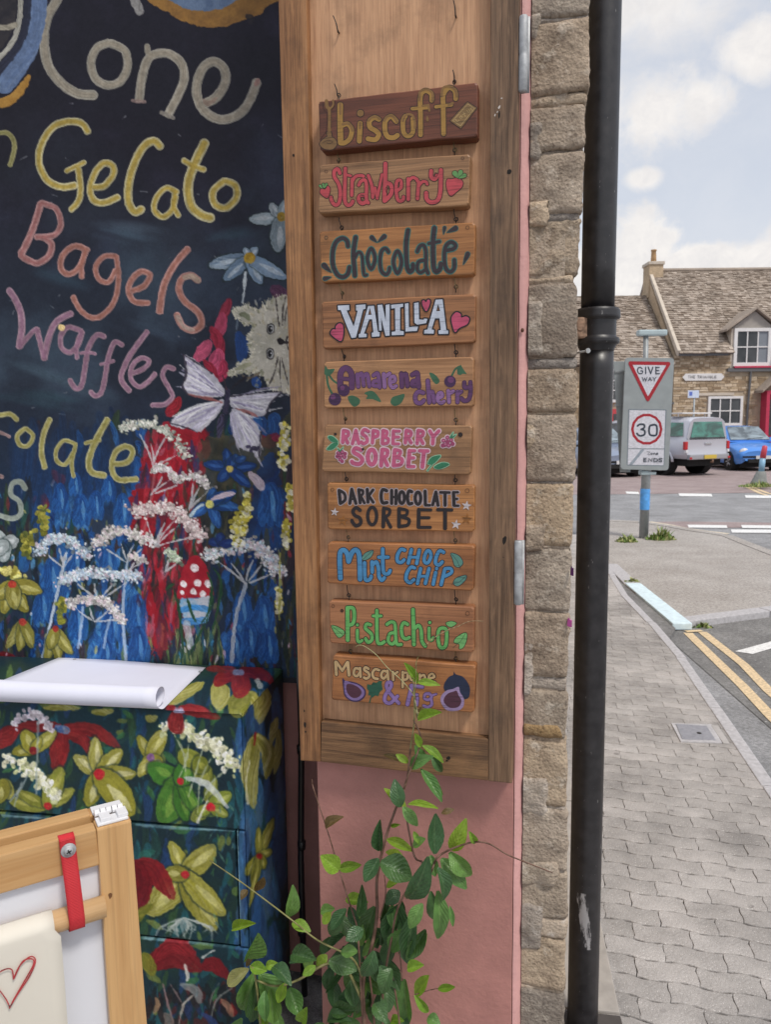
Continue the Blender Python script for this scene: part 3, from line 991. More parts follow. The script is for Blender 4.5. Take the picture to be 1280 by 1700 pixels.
class Canvas:
    def __init__(s, x0, y0, x1, y1, step):
        s.x0, s.y0, s.st = x0, y0, step; s.w, s.h = int((x1 - x0) / step) + 1, int((y1 - y0) / step) + 1
        s.X = x0 + np.arange(s.w) * step; s.Y = y0 + np.arange(s.h) * step
        s.rgb = np.zeros((s.h, s.w, 3)); s.ht = np.zeros((s.h, s.w)); s.z = (0, 0, 1)
        s.fine = fbm(s.h, s.w, 4, 2, 99) - .5; s.tab = RS.rand(4096)
    def view(s, ox, oy, sc): s.z = (ox, oy, sc)
    def T(s, p): return np.array([(s.z[0] + a / s.z[2], s.z[1] + b / s.z[2]) for a, b in p], float)
    def stroke(s, P, w, c, c2=None, alpha=1., prof='flat', br=.5, edge=1.3, ht=.35, rough=1.6, n=5, closed=False, flat=False):
        if isinstance(P, str): P = pts(P)
        P = s.T(spline(P, n, closed)); w = w / s.z[2]; M = len(P)
        t = np.linspace(0, 1, M)
        R = {'flat': np.ones(M), 'petal': np.sin(np.pi * np.clip(t * .86 + .1, 0, 1)) ** .8, 'drop': np.clip(1 - t, .03, 1) ** .7, 'taper': .35 + .65 * np.sin(np.pi * t), 'leaf': np.sin(np.pi * np.clip(t * .96 + .03, 0, 1))}[prof] * w / 2
        pad = w / 2 + 3
        a, b = P.min(0) - pad, P.max(0) + pad
        i0, i1 = max(0, int((a[1] - s.y0) / s.st)), min(s.h, int((b[1] - s.y0) / s.st) + 2); j0, j1 = max(0, int((a[0] - s.x0) / s.st)), min(s.w, int((b[0] - s.x0) / s.st) + 2)
        if i1 <= i0 or j1 <= j0: return
        X, Y = s.X[j0:j1][None, :], s.Y[i0:i1][:, None]
        D = np.full((i1 - i0, j1 - j0), 1e9); TT = np.zeros_like(D); VV = np.zeros_like(D)
        for k in range(M - 1):
            d = P[k + 1] - P[k]; L2 = d @ d + 1e-9; u = np.clip(((X - P[k][0]) * d[0] + (Y - P[k][1]) * d[1]) / L2, 0, 1)
            qx, qy = X - P[k][0] - u * d[0], Y - P[k][1] - u * d[1]; dist = np.sqrt(qx * qx + qy * qy); sd = dist - (R[k] + (R[k + 1] - R[k]) * u)
            sd = np.where(((X - P[k][0]) * d[0] + (Y - P[k][1]) * d[1] < 0) & (k == 0) & flat, 99, np.where(((X - P[k][0]) * d[0] + (Y - P[k][1]) * d[1] > L2) & (k == M - 2) & flat, 99, sd)); m = sd < D; D = np.where(m, sd, D); TT = np.where(m, (k + u) / (M - 1), TT); VV = np.where(m, np.sign(d[0] * qy - d[1] * qx) * dist, VV)
        off = RS.randint(3000)
        lane = np.abs(VV / 1.5 + 60 + 4 * np.sin(TT * 5)); li = lane.astype(int) % 900; lf = lane - lane.astype(int)
        bn = s.tab[off + li] * (1 - lf) + s.tab[off + li + 1] * lf
        A = np.clip(.5 - (D + s.fine[i0:i1, j0:j1] * rough * 2) / edge, 0, 1) * alpha
        if br: A = A * np.clip(1.35 - br * 1.1 * np.clip(TT - .45, 0, 1) * 2 * bn - .35 * br * bn, 0, 1)
        c = np.array(c, float); c2 = np.clip(c * 1.25 + 6, 0, 255) if c2 is None else np.array(c2, float)
        mixf = np.clip(bn * 1.1 - .1 + (TT - .5) * .35, 0, 1)[..., None]; col = c + (c2 - c) * mixf
        col = col * (1 + s.fine[i0:i1, j0:j1, None] * .25)
        sl = (slice(i0, i1), slice(j0, j1)); s.rgb[sl] = s.rgb[sl] * (1 - A[..., None]) + col * A[..., None]
        s.ht[sl] = s.ht[sl] * (1 - A * .6) + A * ht * (.55 + .8 * bn)
    def blob(s, P, c, c2=None, **k):           # filled shape: many overlapping strokes inside a polygon
        if isinstance(P, str): P = pts(P)
        Q = s.T(spline(P, 4, True)); a, b = Q.min(0) - 2, Q.max(0) + 2
        i0, i1 = max(0, int((a[1] - s.y0) / s.st)), min(s.h, int((b[1] - s.y0) / s.st) + 2); j0, j1 = max(0, int((a[0] - s.x0) / s.st)), min(s.w, int((b[0] - s.x0) / s.st) + 2)
        if i1 <= i0 or j1 <= j0: return
        X, Y = np.meshgrid(s.X[j0:j1], s.Y[i0:i1]); ins = np.zeros(X.shape, bool); D = np.full(X.shape, 1e9)
        for k2 in range(len(Q) - 1):
            (xa, ya), (xb, yb) = Q[k2], Q[k2 + 1]
            ins ^= ((ya > Y) != (yb > Y)) & (X < (xb - xa) * (Y - ya) / (yb - ya + 1e-12) + xa)
            d = np.array([xb - xa, yb - ya]); u = np.clip(((X - xa) * d[0] + (Y - ya) * d[1]) / (d @ d + 1e-9), 0, 1); D = np.minimum(D, np.hypot(X - xa - u * d[0], Y - ya - u * d[1]))
        sd = np.where(ins, -D, D); rough = k.get('rough', 2.0)
        A = np.clip(.5 - (sd + s.fine[i0:i1, j0:j1] * rough * 2) / 1.3, 0, 1) * k.get('alpha', 1)
        f = fbm(s.h, s.w, k.get('cell', 9), 3, RS.randint(1000))[i0:i1, j0:j1]
        c = np.array(c, float); c2 = np.array(c2, float) if c2 is not None else c * 1.2
        col = c + (c2 - c) * np.clip((f - .3) * 2.4, 0, 1)[..., None]
        sl = (slice(i0, i1), slice(j0, j1)); s.rgb[sl] = s.rgb[sl] * (1 - A[..., None]) + col * A[..., None]; s.ht[sl] = s.ht[sl] * (1 - A) + A * (.2 + f * .4)
    def dots(s, arc, thick, n, r, cols, jit=1.0):
        Q = np.array(spline(pts(arc) if isinstance(arc, str) else arc, 10))
        for _ in range(n):
            p = Q[RS.randint(len(Q))] + RS.randn(2) * (thick * .35, thick * .28) * jit; c = np.array(cols[RS.randint(len(cols))]) * RS.uniform(.8, 1.12); rr = r * RS.uniform(.6, 1.3); a = RS.uniform(0, 6.28)
            s.stroke([p, p + np.array([math.cos(a), math.sin(a)]) * rr * .9], rr * 1.6, c, br=.2, edge=1.2, ht=.9, rough=.7, n=1)
    def flower(s, c, tips, w, col, col2, ctr=None, cr=0, br=.5):
        c = pts(c)[0]
        for i, tp in enumerate(pts(tips)):
            ww = w[i % len(w)] if hasattr(w, '__len__') else w; m = ((c[0] + tp[0]) / 2 + RS.uniform(-.08, .08) * ww, (c[1] + tp[1]) / 2 + RS.uniform(-.08, .08) * ww)
            s.stroke([c, m, (tp[0] + (tp[0] - c[0]) * .04, tp[1] + (tp[1] - c[1]) * .04)], ww * 1.18, (24, 38, 40), (34, 50, 44), .6, 'petal', .3, edge=3)
            q = RS.uniform(-.1, .75); s.stroke([c, m, tp], ww, np.array(col) * RS.uniform(.82, 1.12), np.array(col) + (np.array(col2, float) - col) * q, prof='petal', br=br)
            s.stroke([(c[0] * .7 + tp[0] * .3, c[1] * .7 + tp[1] * .3), (tp[0] * .9 + c[0] * .1 + ww * .1, tp[1] * .9 + c[1] * .1)], ww * .35, col2, np.clip(np.array(col2) * 1.15, 0, 255), .7, 'taper', .9)
        if ctr is not None: s.stroke([c, (c[0] + 1, c[1] + 1)], cr * 2, ctr, n=1)

def dark_gaps(C):
    for _ in range(130):
        x, y = RS.uniform(-60, 1230), RS.uniform(230, 1090); C.stroke([(x, y), (x + RS.uniform(-14, 14), y + 60), (x + RS.uniform(-20, 20), y + 130)], RS.uniform(10, 34), [(20, 26, 34), (26, 36, 30), (34, 26, 36), (18, 34, 44), (60, 58, 44)][RS.randint(5)], alpha=.7, prof='taper', br=.8)
def paint_mural():
    C = Canvas(-45, -45, 512, 1125, 1.5); Y = C.Y[:, None]; X = C.X[None]
    f1 = fbm(C.h, C.w, 110, 5, 1); f2 = fbm(C.h, C.w, 60, 5, 2); f3 = fbm(C.h, C.w, 220, 4, 3)
    k = lambda a, b: np.clip((Y - a) / (b - a), 0, 1)[..., None]
    base = np.array([28, 25, 38.]) * (1 - k(250, 480)) + np.array([31, 37, 50.]) * k(250, 480)
    base = base * (1 - k(640, 780)) + np.array([28, 42, 62.]) * k(640, 780)
    C.rgb[:] = base
    m = np.clip((f1 - .46) * 4, 0, 1) * np.clip((Y - 120) / 200, .25, 1); C.rgb = C.rgb * (1 - .6 * m[..., None]) + np.array([66, 84, 100]) * .6 * m[..., None]
    m = np.clip((f2 - .56) * 5, 0, 1) * np.clip((Y - 300) / 160, 0, 1); C.rgb = C.rgb * (1 - .6 * m[..., None]) + np.array([34, 68, 74]) * .6 * m[..., None]
    m = np.clip((f2 - .5) * 4, 0, 1) * .5; C.rgb = C.rgb * (1 - m[..., None]) + np.array([56, 52, 76]) * m[..., None]; m = np.clip((f3 - .52) * 5, 0, 1) * .5; C.rgb = C.rgb * (1 - m[..., None]) + np.array([20, 20, 27]) * m[..., None]
    C.rgb += (C.fine * 7)[..., None]
    C.view(0, 350, 2.56)
    for x, y, l, a, c in [(420, 80, 180, .25, (70, 92, 108)), (150, 250, 220, .3, (48, 70, 84)), (900, 120, 160, -.2, (52, 76, 88)), (550, 470, 180, .35, (54, 68, 84)), (80, 650, 260, .35, (62, 80, 92)), (250, 720, 200, .4, (58, 74, 84)), (700, 520, 120, .3, (48, 60, 78)), (480, 60, 200, .15, (80, 98, 112)), (60, 780, 260, .15, (44, 72, 80))]:
        for i in range(7):
            dx, dy = RS.randn(2) * (40, 14); C.stroke([(x + dx, y + dy), (x + dx + l / 2, y + dy + l * a / 2), (x + dx + l, y + dy + l * a)], RS.uniform(14, 40), c, alpha=.14, prof='taper', br=.9, edge=9, ht=.1)
    for _ in range(46):
        x, y = RS.uniform(0, 480), RS.uniform(150, 700); C.view(0, 0, 1); C.stroke([(x, y), (x + RS.uniform(-12, 12), y + RS.uniform(-3, 6))], RS.uniform(.8, 1.8), (125, 128, 132), alpha=.5, br=.8, ht=.1)
    # ---- lower meadow: blue spires, reds, greens
    C.view(0, 700, 2.56)
    for _ in range(420):
        x, y = RS.uniform(-100, 1290), RS.uniform(-60, 1100)
        if x < 560 and y < 230 and RS.rand() < .75: continue
        if y < 330 and x < 560 and RS.rand() < .5: continue
        g = RS.rand(); c = [(24, 40, 36), (38, 52, 34), (20, 34, 58), (58, 60, 42), (46, 34, 40), (26, 62, 58)][RS.randint(6)]
        l = RS.uniform(60, 220); C.stroke([(x, y), (x + RS.uniform(-14, 14), y + l * .5), (x + RS.uniform(-30, 30), y + l)], RS.uniform(14, 46), c, alpha=.8, prof='taper', br=.8, ht=.2)
    for _ in range(300):
        x, y = RS.choice([RS.uniform(140, 620), RS.uniform(960, 1200), RS.uniform(-80, 1200)], p=[.55, .28, .17]), RS.uniform(-20, 1080)
        if y < 240 and x < 570: continue
        c = [(22, 52, 104), (18, 42, 88), (28, 74, 132), (24, 62, 118)][RS.randint(4)]; l = RS.uniform(50, 130)
        C.stroke([(x, y), (x + RS.uniform(-8, 8), y + l * .5), (x + RS.uniform(-24, 24), y + l)], RS.uniform(20, 60), c, (46, 98, 158), .9, ['drop', 'petal'][RS.randint(2)], .7, ht=.4)
    for x, y in [(320, 310), (265, 400), (350, 410), (460, 300), (515, 410), (535, 330), (330, 330), (400, 640), (180, 700), (440, 850), (320, 900), (560, 800), (590, 950), (480, 930), (1060, 860), (1120, 780), (1150, 930), (1010, 980), (1040, 850), (1160, 400), (1130, 300), (1110, 470), (160, 820), (560, 700), (300, 590), (510, 590), (230, 930), (400, 980)]:
        for dx in (-26, 0, 24): C.stroke([(x, y - 50), (x + dx * .5, y), (x + dx, y + 52)], 34, (28, 78, 138), (84, 142, 192), .95, 'petal', .7, ht=.6)
    for a, w in [('470,0 490,60 500,120', 26), ('330,40 340,90 330,150', 30), ('420,110 400,180 380,260', 40), ('300,120 310,170 290,240', 36)]: C.stroke(a, w, (26, 62, 112), (52, 104, 160), .8, 'taper')
    for a, w, c in [('690,20 760,60 850,80', 90, (138, 24, 38)), ('640,120 720,170 830,200', 100, (128, 20, 34)), ('600,170 640,200 720,230', 80, (112, 22, 34)), ('580,310 680,330 800,300', 120, (134, 22, 34)), ('560,430 640,480 700,470', 110, (120, 20, 30)),
                    ('760,380 700,500 660,620', 80, (110, 24, 40)), ('690,600 650,740 640,940', 100, (140, 22, 32)), ('730,640 720,760 735,890', 60, (132, 26, 36)), ('610,740 625,840 660,960', 50, (120, 20, 30)), ('560,330 570,380 640,430', 60, (122, 24, 34)),
                    ('850,30 870,90 860,130', 50, (140, 26, 38)), ('240,210 260,240 280,230', 40, (110, 30, 36)), ('190,310 200,350 180,370', 50, (104, 28, 32)), ('1100,60 1130,90 1180,60', 60, (104, 26, 46)), ('1190,340 1210,420 1200,480', 40, (96, 30, 36)), ('720,140 760,100 730,60', 40, (120, 30, 30)), ('0,1000 40,1040 120,1080', 120, (86, 16, 24)), ('-30,980 10,1060 0,1120', 100, (96, 18, 24)), ('800,160 810,230 830,290', 40, (126, 24, 36))]:
        for i in range(3):
            d = RS.randn(2) * 9; C.stroke([(p[0] + d[0], p[1] + d[1]) for p in pts(a)], w * RS.uniform(.5, .8), c, np.array(c) * 1.25 + 8, .9, 'taper', .7, ht=.4)
    for a in ['680,520 640,620 610,740', '720,590 680,650 650,700', '760,600 745,640 735,680', '690,600 700,640 660,690']: C.stroke(a, 26, (150, 88, 106), (180, 130, 140), .75, 'taper', .9)
    for _ in range(90):
        x, y = RS.uniform(620, 960), RS.uniform(840, 1120); C.stroke([(x, y + 90), (x + RS.uniform(-20, 20), y)], RS.uniform(8, 20), [(58, 78, 44), (92, 104, 66), (40, 70, 60), (112, 118, 78), (30, 74, 90)][RS.randint(5)], alpha=.85, prof='taper', br=.8)
    for _ in range(60):
        x, y = RS.uniform(1170, 1300), RS.uniform(250, 1100); C.stroke([(x, y + 110), (x + RS.uniform(-14, 14), y)], RS.uniform(8, 18), [(40, 46, 34), (70, 66, 44), (24, 40, 60), (60, 34, 44)][RS.randint(4)], alpha=.8, prof='taper', br=.8)
    # bright accents among the stems
    for _ in range(240):
        x, y = RS.uniform(-60, 1230), RS.uniform(240, 1090)
        if 700 < x < 920 and 560 < y < 860: continue
        c = [(140, 44, 56), (180, 150, 168), (66, 128, 176), (160, 152, 90), (196, 190, 196), (44, 108, 150), (96, 112, 62)][RS.randint(7)]; l = RS.uniform(10, 38); a = RS.uniform(1.0, 2.1)
        C.stroke([(x, y), (x + l * math.cos(a), y + l * math.sin(a))], RS.uniform(5, 14), c, alpha=.75, prof='taper', br=.8, ht=.6)
    for P_, a, b in [('600,170 690,30 860,10 885,110 840,210 815,330 720,430 700,560 690,690 745,690 745,880 690,1000 650,960 612,800 640,620 570,440 575,330', (118, 18, 30), (152, 28, 42)), ('850,90 960,60 1150,70 1190,180 1110,300 1070,500 960,560 860,500 830,330', (46, 44, 38), (86, 78, 58)), ('1110,170 1180,160 1195,400 1180,560 1050,600 1040,470', (18, 38, 82), (26, 60, 112))]:
        C.blob(P_, a, b, alpha=.66 if a[0] > 100 else .8, rough=7, cell=16)
    for x in range(60, 560, 42):
        for k_ in range(2): C.stroke([(x + RS.uniform(-20, 20), RS.uniform(-40, 160)), (x + RS.uniform(-20, 20), RS.uniform(160, 300)), (x + RS.uniform(-30, 30), RS.uniform(300, 480))], RS.uniform(50, 90), (20, 38, 68), (28, 60, 104), .4, 'taper', .7, edge=4)
    dark_gaps(C)
    for _ in range(150):
        x, y = RS.uniform(600, 860), RS.uniform(20, 900)
        if not (560 < x - .0 * y < 870): continue
        C.stroke([(x, y), (x + RS.uniform(-16, 10), y + RS.uniform(40, 90))], RS.uniform(8, 30), [(152, 26, 40), (108, 16, 28), (170, 46, 58), (130, 22, 34)][RS.randint(4)], alpha=.6 if y < 640 else .3, prof='taper', br=.9, ht=.5)
    for _ in range(90):
        x, y = RS.uniform(-40, 1200), RS.uniform(260, 1080); C.stroke([(x, y), (x + RS.uniform(-12, 12), y + RS.uniform(30, 80))], RS.uniform(8, 22), [(92, 150, 196), (54, 110, 170), (70, 40, 60), (44, 84, 60), (120, 36, 46), (96, 108, 70)][RS.randint(6)], alpha=.6, prof='taper', br=.9, ht=.5)
    for bx, by, bs in [(255, 330, 1), (345, 380, 1.1), (318, 270, .8), (460, 290, .9), (520, 380, 1.1), (405, 360, 1.0), (220, 680, 1.5), (180, 790, 1.2), (330, 860, 1.2), (480, 860, 1.4), (580, 820, 1.3), (590, 960, 1.3), (450, 990, 1.1), (1030, 800, 1.2), (1120, 830, 1.3), (1060, 930, 1.2), (1140, 960, 1.2), (1000, 960, 1.1), (320, 590, 1.1), (460, 600, 1.1), (1150, 360, 1.5)]:
        for dx in (-20, 0, 20): C.stroke([(bx + dx * .2 * bs, by - 60 * bs), (bx + dx * .7 * bs, by), (bx + dx * 1.25 * bs, by + 56 * bs)], 44 * bs, (22, 58, 114), (44, 100, 164), .9, 'petal', .5, ht=.4)
        C.stroke([(bx + 4, by - 40 * bs), (bx + 10 * bs, by + 40 * bs)], 14 * bs, (84, 144, 196), (130, 180, 214), .6, 'taper', .9)
    for _ in range(70):
        x, y = RS.uniform(570, 870), RS.uniform(60, 900); C.stroke([(x, y), (x + RS.uniform(-24, 12), y + RS.uniform(30, 110))], RS.uniform(8, 26), [(24, 52, 98), (34, 50, 36), (60, 22, 34), (160, 96, 112), (24, 34, 40)][RS.randint(5)], alpha=.55, prof='taper', br=.9, ht=.4)
    def umbel(arc, thick, n, hub, feet, cols, r=9):
        h = pts(hub)[0]
        for ft in pts(feet): C.stroke([h, ((h[0] + ft[0]) / 2 + RS.uniform(-8, 8), (h[1] + ft[1]) / 2), ft], 8, (176, 178, 182), (206, 204, 204), .9, 'taper', .5, ht=.7)
        C.dots(arc, thick * 1.15, int(n * .8), r * .8, [tuple(np.array(c) * .66) for c in cols], .9); C.dots(arc, thick, int(n * 2.4), r * .62, cols, .9)
    cw = [(196, 190, 188), (176, 168, 170), (204, 200, 190), (158, 156, 150), (190, 172, 176)]; cb = [(168, 182, 194), (196, 200, 206), (150, 168, 186), (190, 176, 186), (178, 196, 196)]
    C.stroke('1045,690 1000,840 985,1020', 16, (150, 160, 176), (200, 204, 208), .9); C.stroke('280,560 225,800 180,1000', 13, (166, 176, 186), None, .9); C.stroke('540,600 520,800 535,1020', 12, (150, 164, 182), None, .85)
    C.stroke('660,180 640,330 600,520', 10, (150, 90, 92), None, .6); C.stroke('350,790 345,860 330,960', 12, (150, 168, 190), None, .8); C.stroke('470,830 450,900 440,960', 10, (150, 168, 190), None, .7)
    umbel('515,25 580,12 650,15 740,70 790,145', 34, 90, '650,190', '590,50 640,95 700,70 755,140', [(168, 172, 160), (190, 186, 176), (150, 156, 146)])
    umbel('660,200 700,200 760,250', 34, 50, '640,310', '690,230 750,270 720,250', cw); umbel('780,240 840,235 890,290', 30, 46, '800,380', '820,260 880,300 850,270', cw)
    umbel('575,380 680,365 780,400 850,490', 52, 170, '660,530', '620,410 700,430 760,440 820,490 740,420', [(200, 182, 180), (182, 164, 162), (210, 196, 190), (170, 150, 150)])
    umbel('155,560 220,500 300,505 365,570', 38, 100, '270,620', '200,560 250,540 310,560 280,550', cb)
    umbel('410,520 480,470 560,475 640,510', 40, 110, '540,600', '450,540 510,510 570,520 610,530', cw)
    umbel('265,680 350,645 470,650 575,655', 46, 150, '420,760', '330,690 400,690 480,690 540,680', cb); umbel('290,780 380,755 460,780 520,845', 36, 100, '400,850', '320,790 380,790 460,800 500,840', cw)
    umbel('560,570 610,590', 22, 24, '540,640', '575,590 600,600', cw); umbel('715,545 755,590', 24, 30, '700,640', '720,570 750,600', [(190, 196, 180), (160, 176, 150)])
    umbel('875,575 980,535 1090,530 1150,590 1180,640', 54, 190, '1045,690', '920,590 980,600 1075,590 1150,650 1110,610', cw + cb)
    C.flower('975,200', '868,180 958,118 1086,186 1000,150 930,250 1060,275', 46, (24, 54, 108), (58, 98, 160), (178, 160, 84), 15)
    C.stroke('1060,220 1100,260 1115,290', 40, (190, 168, 180), (210, 200, 204), .9, 'petal')
    C.flower('890,350', '812,400 930,448 1016,368 1002,296 905,285 955,305', 48, (24, 60, 118), (60, 110, 172), (196, 190, 100), 16); C.stroke('900,330 960,310 1000,305', 24, (198, 176, 182), None, .9, 'petal'); C.stroke('860,355 835,370 810,400', 12, (180, 196, 200), None, .9)
    C.flower('940,520', '890,510 930,480 990,510', 40, (26, 44, 96), (40, 66, 120)); C.flower('1010,165', '1000,140 1040,150', 30, (30, 60, 112), (70, 110, 160))
    C.blob('752,720 770,640 800,585 830,566 862,590 888,650 905,742 830,748 760,756', (146, 24, 40), (170, 40, 52))
    for x, y, r in [(825, 620, 17), (778, 690, 14), (838, 684, 16), (884, 688, 16), (820, 722, 13), (860, 730, 13), (772, 724, 10)]: C.stroke([(x, y), (x + 2, y + 2)], r * 2, (200, 186, 186), n=1, br=.1, ht=.5)
    C.blob('762,758 830,752 900,748 880,850 830,860 790,850', (180, 184, 192), (90, 150, 190)); C.stroke('770,800 830,790 885,800', 26, (44, 112, 170), None, .8); C.stroke('780,850 830,850 870,840', 30, (50, 110, 164), None, .8); C.stroke('790,860 800,900 810,950', 30, (170, 176, 180), None, .7)
    for a in ['735,710 760,800 780,1000', '790,740 810,800 830,850', '880,640 900,720 870,880', '840,880 900,780 890,700', '905,620 940,700 900,900', '800,1000 850,900 870,850', '700,720 720,700 740,690']: C.stroke(a, 12, (24, 58, 40), (46, 84, 50), .95, 'taper')
    for cx, cy, w, sd in [(1205, 60, 24, 1), (1200, 140, 30, 2), (1235, 320, 16, 3), (1215, 480, 18, 4), (1030, 420, 24, 5), (1005, 470, 22, 6), (1050, 360, 14, 7), (180, 420, 26, 8), (110, 520, 30, 9), (260, 800, 20, 10), (1185, 760, 6, 11)]:
        C.dots([(cx, cy - 50), (cx, cy), (cx, cy + 50)], w, 42, 10, [(176, 164, 70), (190, 184, 130), (150, 140, 50), (200, 196, 170)] if sd not in (8, 9, 10) else [(112, 112, 40), (86, 94, 44), (140, 134, 56)])
    C.stroke('1190,560 1188,700 1186,840', 7, (150, 148, 70), None, .8)
    C.flower('20,520', '-40,470 60,500 10,590 -20,560', 60, (150, 160, 160), (196, 200, 200)); C.dots('20,630 80,650', 34, 40, 11, [(196, 186, 110), (150, 140, 60)])
    C.flower('50,690', '10,810 110,805 168,722 -20,740 60,790', 64, (132, 124, 48), (190, 184, 120), (160, 52, 40), 17)
    C.flower('95,850', '30,960 80,972 135,958', 48, (128, 122, 52), (178, 172, 110), (150, 50, 42), 15); C.flower('232,880', '195,1015 246,1015 302,985 210,960', 50, (132, 126, 56), (184, 178, 116), (140, 44, 40), 14)
    # ---- daisies, foxglove, kitten, butterfly
    C.view(0, 350, 2.56)
    for a in ['1045,260 1040,320 1030,390', '1040,260 1035,330']: C.stroke(a, 9, (168, 176, 178), None, .9)
    C.stroke('1010,440 1005,500 1000,550', 8, (110, 124, 136), None, .6)
    C.flower('1058,200', '893,232 955,292 1106,306 1214,284 1092,158 1040,160', [62, 56, 56, 62, 34, 30], (112, 136, 160), (184, 194, 200), (156, 124, 34), 23)
    C.flower('1195,25', '1062,36 1180,170 1150,-28 1210,-40', [52, 74, 44, 40], (120, 136, 144), (178, 184, 186), (128, 102, 30), 20)
    for a, w, c in [('975,380 950,440 925,520', 44, (112, 30, 46)), ('945,440 935,500 900,548', 54, (142, 52, 76)), ('900,500 930,560 940,620', 50, (120, 26, 44)), ('890,560 860,600 832,636', 58, (158, 66, 92)), ('930,600 915,650 895,700', 70, (160, 62, 90)), ('950,640 945,690 925,725', 46, (146, 40, 66)), ('870,640 900,680 920,720', 40, (120, 24, 42)), ('1160,330 1190,350 1215,370', 60, (70, 40, 62)), ('760,800 735,840 710,870', 50, (120, 22, 32))]: C.stroke(a, w, c, np.array(c) * 1.3 + 12, .95, 'petal', .6)
    C.stroke('1010,520 1030,580 1020,640', 60, (24, 54, 104), None, .9, 'taper'); C.stroke('1080,710 1090,730 1100,745', 40, (28, 62, 120), None, .9, 'taper')
    CAT = '988,426 1002,410 1050,398 1100,416 1150,376 1214,360 1250,400 1262,560 1262,700 1256,785 1232,782 1160,764 1128,730 1100,694 1030,690 980,698 976,682 1012,650 1060,626 1056,590 1050,540 1070,480 1032,476 1006,452'
    C.blob(CAT, (172, 169, 154), (196, 192, 177), rough=3.5, cell=14)
    q = spline(pts(CAT), 7, True); cc = np.array([1160, 570.])
    for p in q[::1]:
        if p[0] > 1235: continue
        o = (p - cc) / np.linalg.norm(p - cc) + RS.randn(2) * .35; C.stroke([p - o * 14, p + o * RS.uniform(3, 11)], RS.uniform(6, 11), [(176, 172, 154), (194, 190, 172), (138, 138, 116)][RS.randint(3)], prof='drop', br=.3, ht=.5, n=2)
    for _ in range(170):
        p = np.array([RS.uniform(1060, 1250), RS.uniform(400, 750)]); o = (p - cc); o = o / (np.linalg.norm(o) + 1); C.stroke([p, p + o * RS.uniform(10, 26)], RS.uniform(4, 9), [(192, 188, 172), (146, 143, 124), (206, 203, 190), (164, 154, 124)][RS.randint(4)], alpha=.6, prof='taper', br=.4, n=2)
    C.stroke('1020,440 1045,445 1060,465', 26, (92, 98, 74), None, .8, 'taper'); C.stroke('1000,672 1040,660 1070,650', 22, (128, 128, 100), None, .7, 'taper'); C.stroke('1100,690 1060,710 1030,700', 10, (98, 84, 66), None, .7)
    for x, y in [(1150, 502), (1148, 608)]:
        C.stroke([(x, y - 8), (x, y + 8)], 34, (62, 60, 58), n=1, br=.1); C.stroke([(x + 1, y - 6), (x + 1, y + 6)], 25, (150, 152, 150), n=1, br=.1); C.stroke([(x, y - 5), (x - 1, y + 6)], 16, (22, 20, 24), n=1, br=.1); C.stroke([(x + 4, y - 4), (x + 4, y - 3)], 5, (196, 196, 196), n=1, br=0)
    C.blob('1176,548 1190,542 1205,552 1200,566 1184,566', (30, 26, 30), (40, 32, 36)); C.stroke('1200,556 1222,560 1240,556', 7, (40, 34, 36)); C.stroke('1222,535 1216,552 1226,590', 6, (44, 38, 40))
    for a in ['1182,620 1165,690 1142,745', '1190,625 1190,700 1198,775', '1196,625 1212,690 1226,740', '1186,490 1178,430 1172,370', '1200,485 1202,420 1214,365', '1210,480 1216,430 1226,390']: C.stroke(a, 4.5, (52, 46, 46), None, .85, br=.3)
    wing = ((166, 164, 174), (206, 204, 210))
    for w_ in ['780,612 850,650 920,710 955,770 930,792 870,792 800,778 776,742 792,700', '945,800 870,826 790,846 722,902 770,926 800,920 838,942 900,894 948,830', '975,790 1080,776 1198,770 1150,812 1132,862 1085,878 1055,856 985,832', '982,842 1060,872 1108,940 1102,1046 1076,1022 1034,1016 996,966']: C.blob(w_, *wing, cell=10)
    for i, (a, b) in enumerate([((945, 775), (790, 640)), ((945, 785), (800, 760)), ((945, 780), (800, 700)), ((940, 810), (750, 895)), ((945, 820), (830, 930)), ((985, 800), (1180, 778)), ((985, 812), (1120, 850)), ((990, 850), (1090, 1020)), ((990, 850), (1040, 1000)), ((1000, 850), (1095, 950))]):
        for j in range(9):
            d = RS.randn(2) * 20; C.stroke([a, ((a[0] + b[0]) / 2 + d[0], (a[1] + b[1]) / 2 + d[1]), (b[0] + d[0], b[1] + d[1])], RS.uniform(5, 12), [(208, 204, 216), (184, 180, 196), (128, 122, 148), (214, 212, 214)][RS.randint(4)], alpha=.75, prof='taper', br=.7, ht=.7)
    for a, w in [('778,612 790,690 774,745 800,785', 10), ('780,612 840,648 900,690', 6), ('1198,770 1150,818 1130,866', 7), ('722,902 800,925 838,942', 5), ('1108,940 1100,1046', 6), ('980,790 1080,776 1198,768', 5)]: C.stroke(a, w, (42, 38, 50), None, .85)
    for a in ['800,780 860,795 910,805', '1000,840 1060,858 1100,880', '870,790 900,800 945,815']: C.stroke(a, 13, (146, 84, 80), None, .75, 'taper')
    C.stroke('968,765 965,800 958,850', 24, (44, 40, 60), (66, 62, 84)); C.stroke('945,868 936,910 928,965', 32, (44, 40, 58), (84, 80, 108), prof='petal'); C.stroke('1045,706 1010,730 982,758', 10, (30, 28, 36)); C.stroke('945,700 955,730 962,760', 7, (60, 40, 44), None, .8)
    C.dots('1065,1000 1080,1010', 20, 8, 9, [(60, 56, 78)])
    # ---- lettering
    def word(col, edge, strokes, in_w=.62):
        for a, w in strokes: C.stroke(a, w + 3, edge, None, .96, 'flat', .12, ht=.5, rough=.9, n=8, flat=True)
        for a, w in strokes: C.stroke(a, w * in_w, col, np.array(col) * 1.12 + 4, .85, 'flat', .35, edge=3, ht=.5, rough=.9, n=8, flat=True)
    C.view(0, 0, 2.56)
    g = (130, 122, 108)
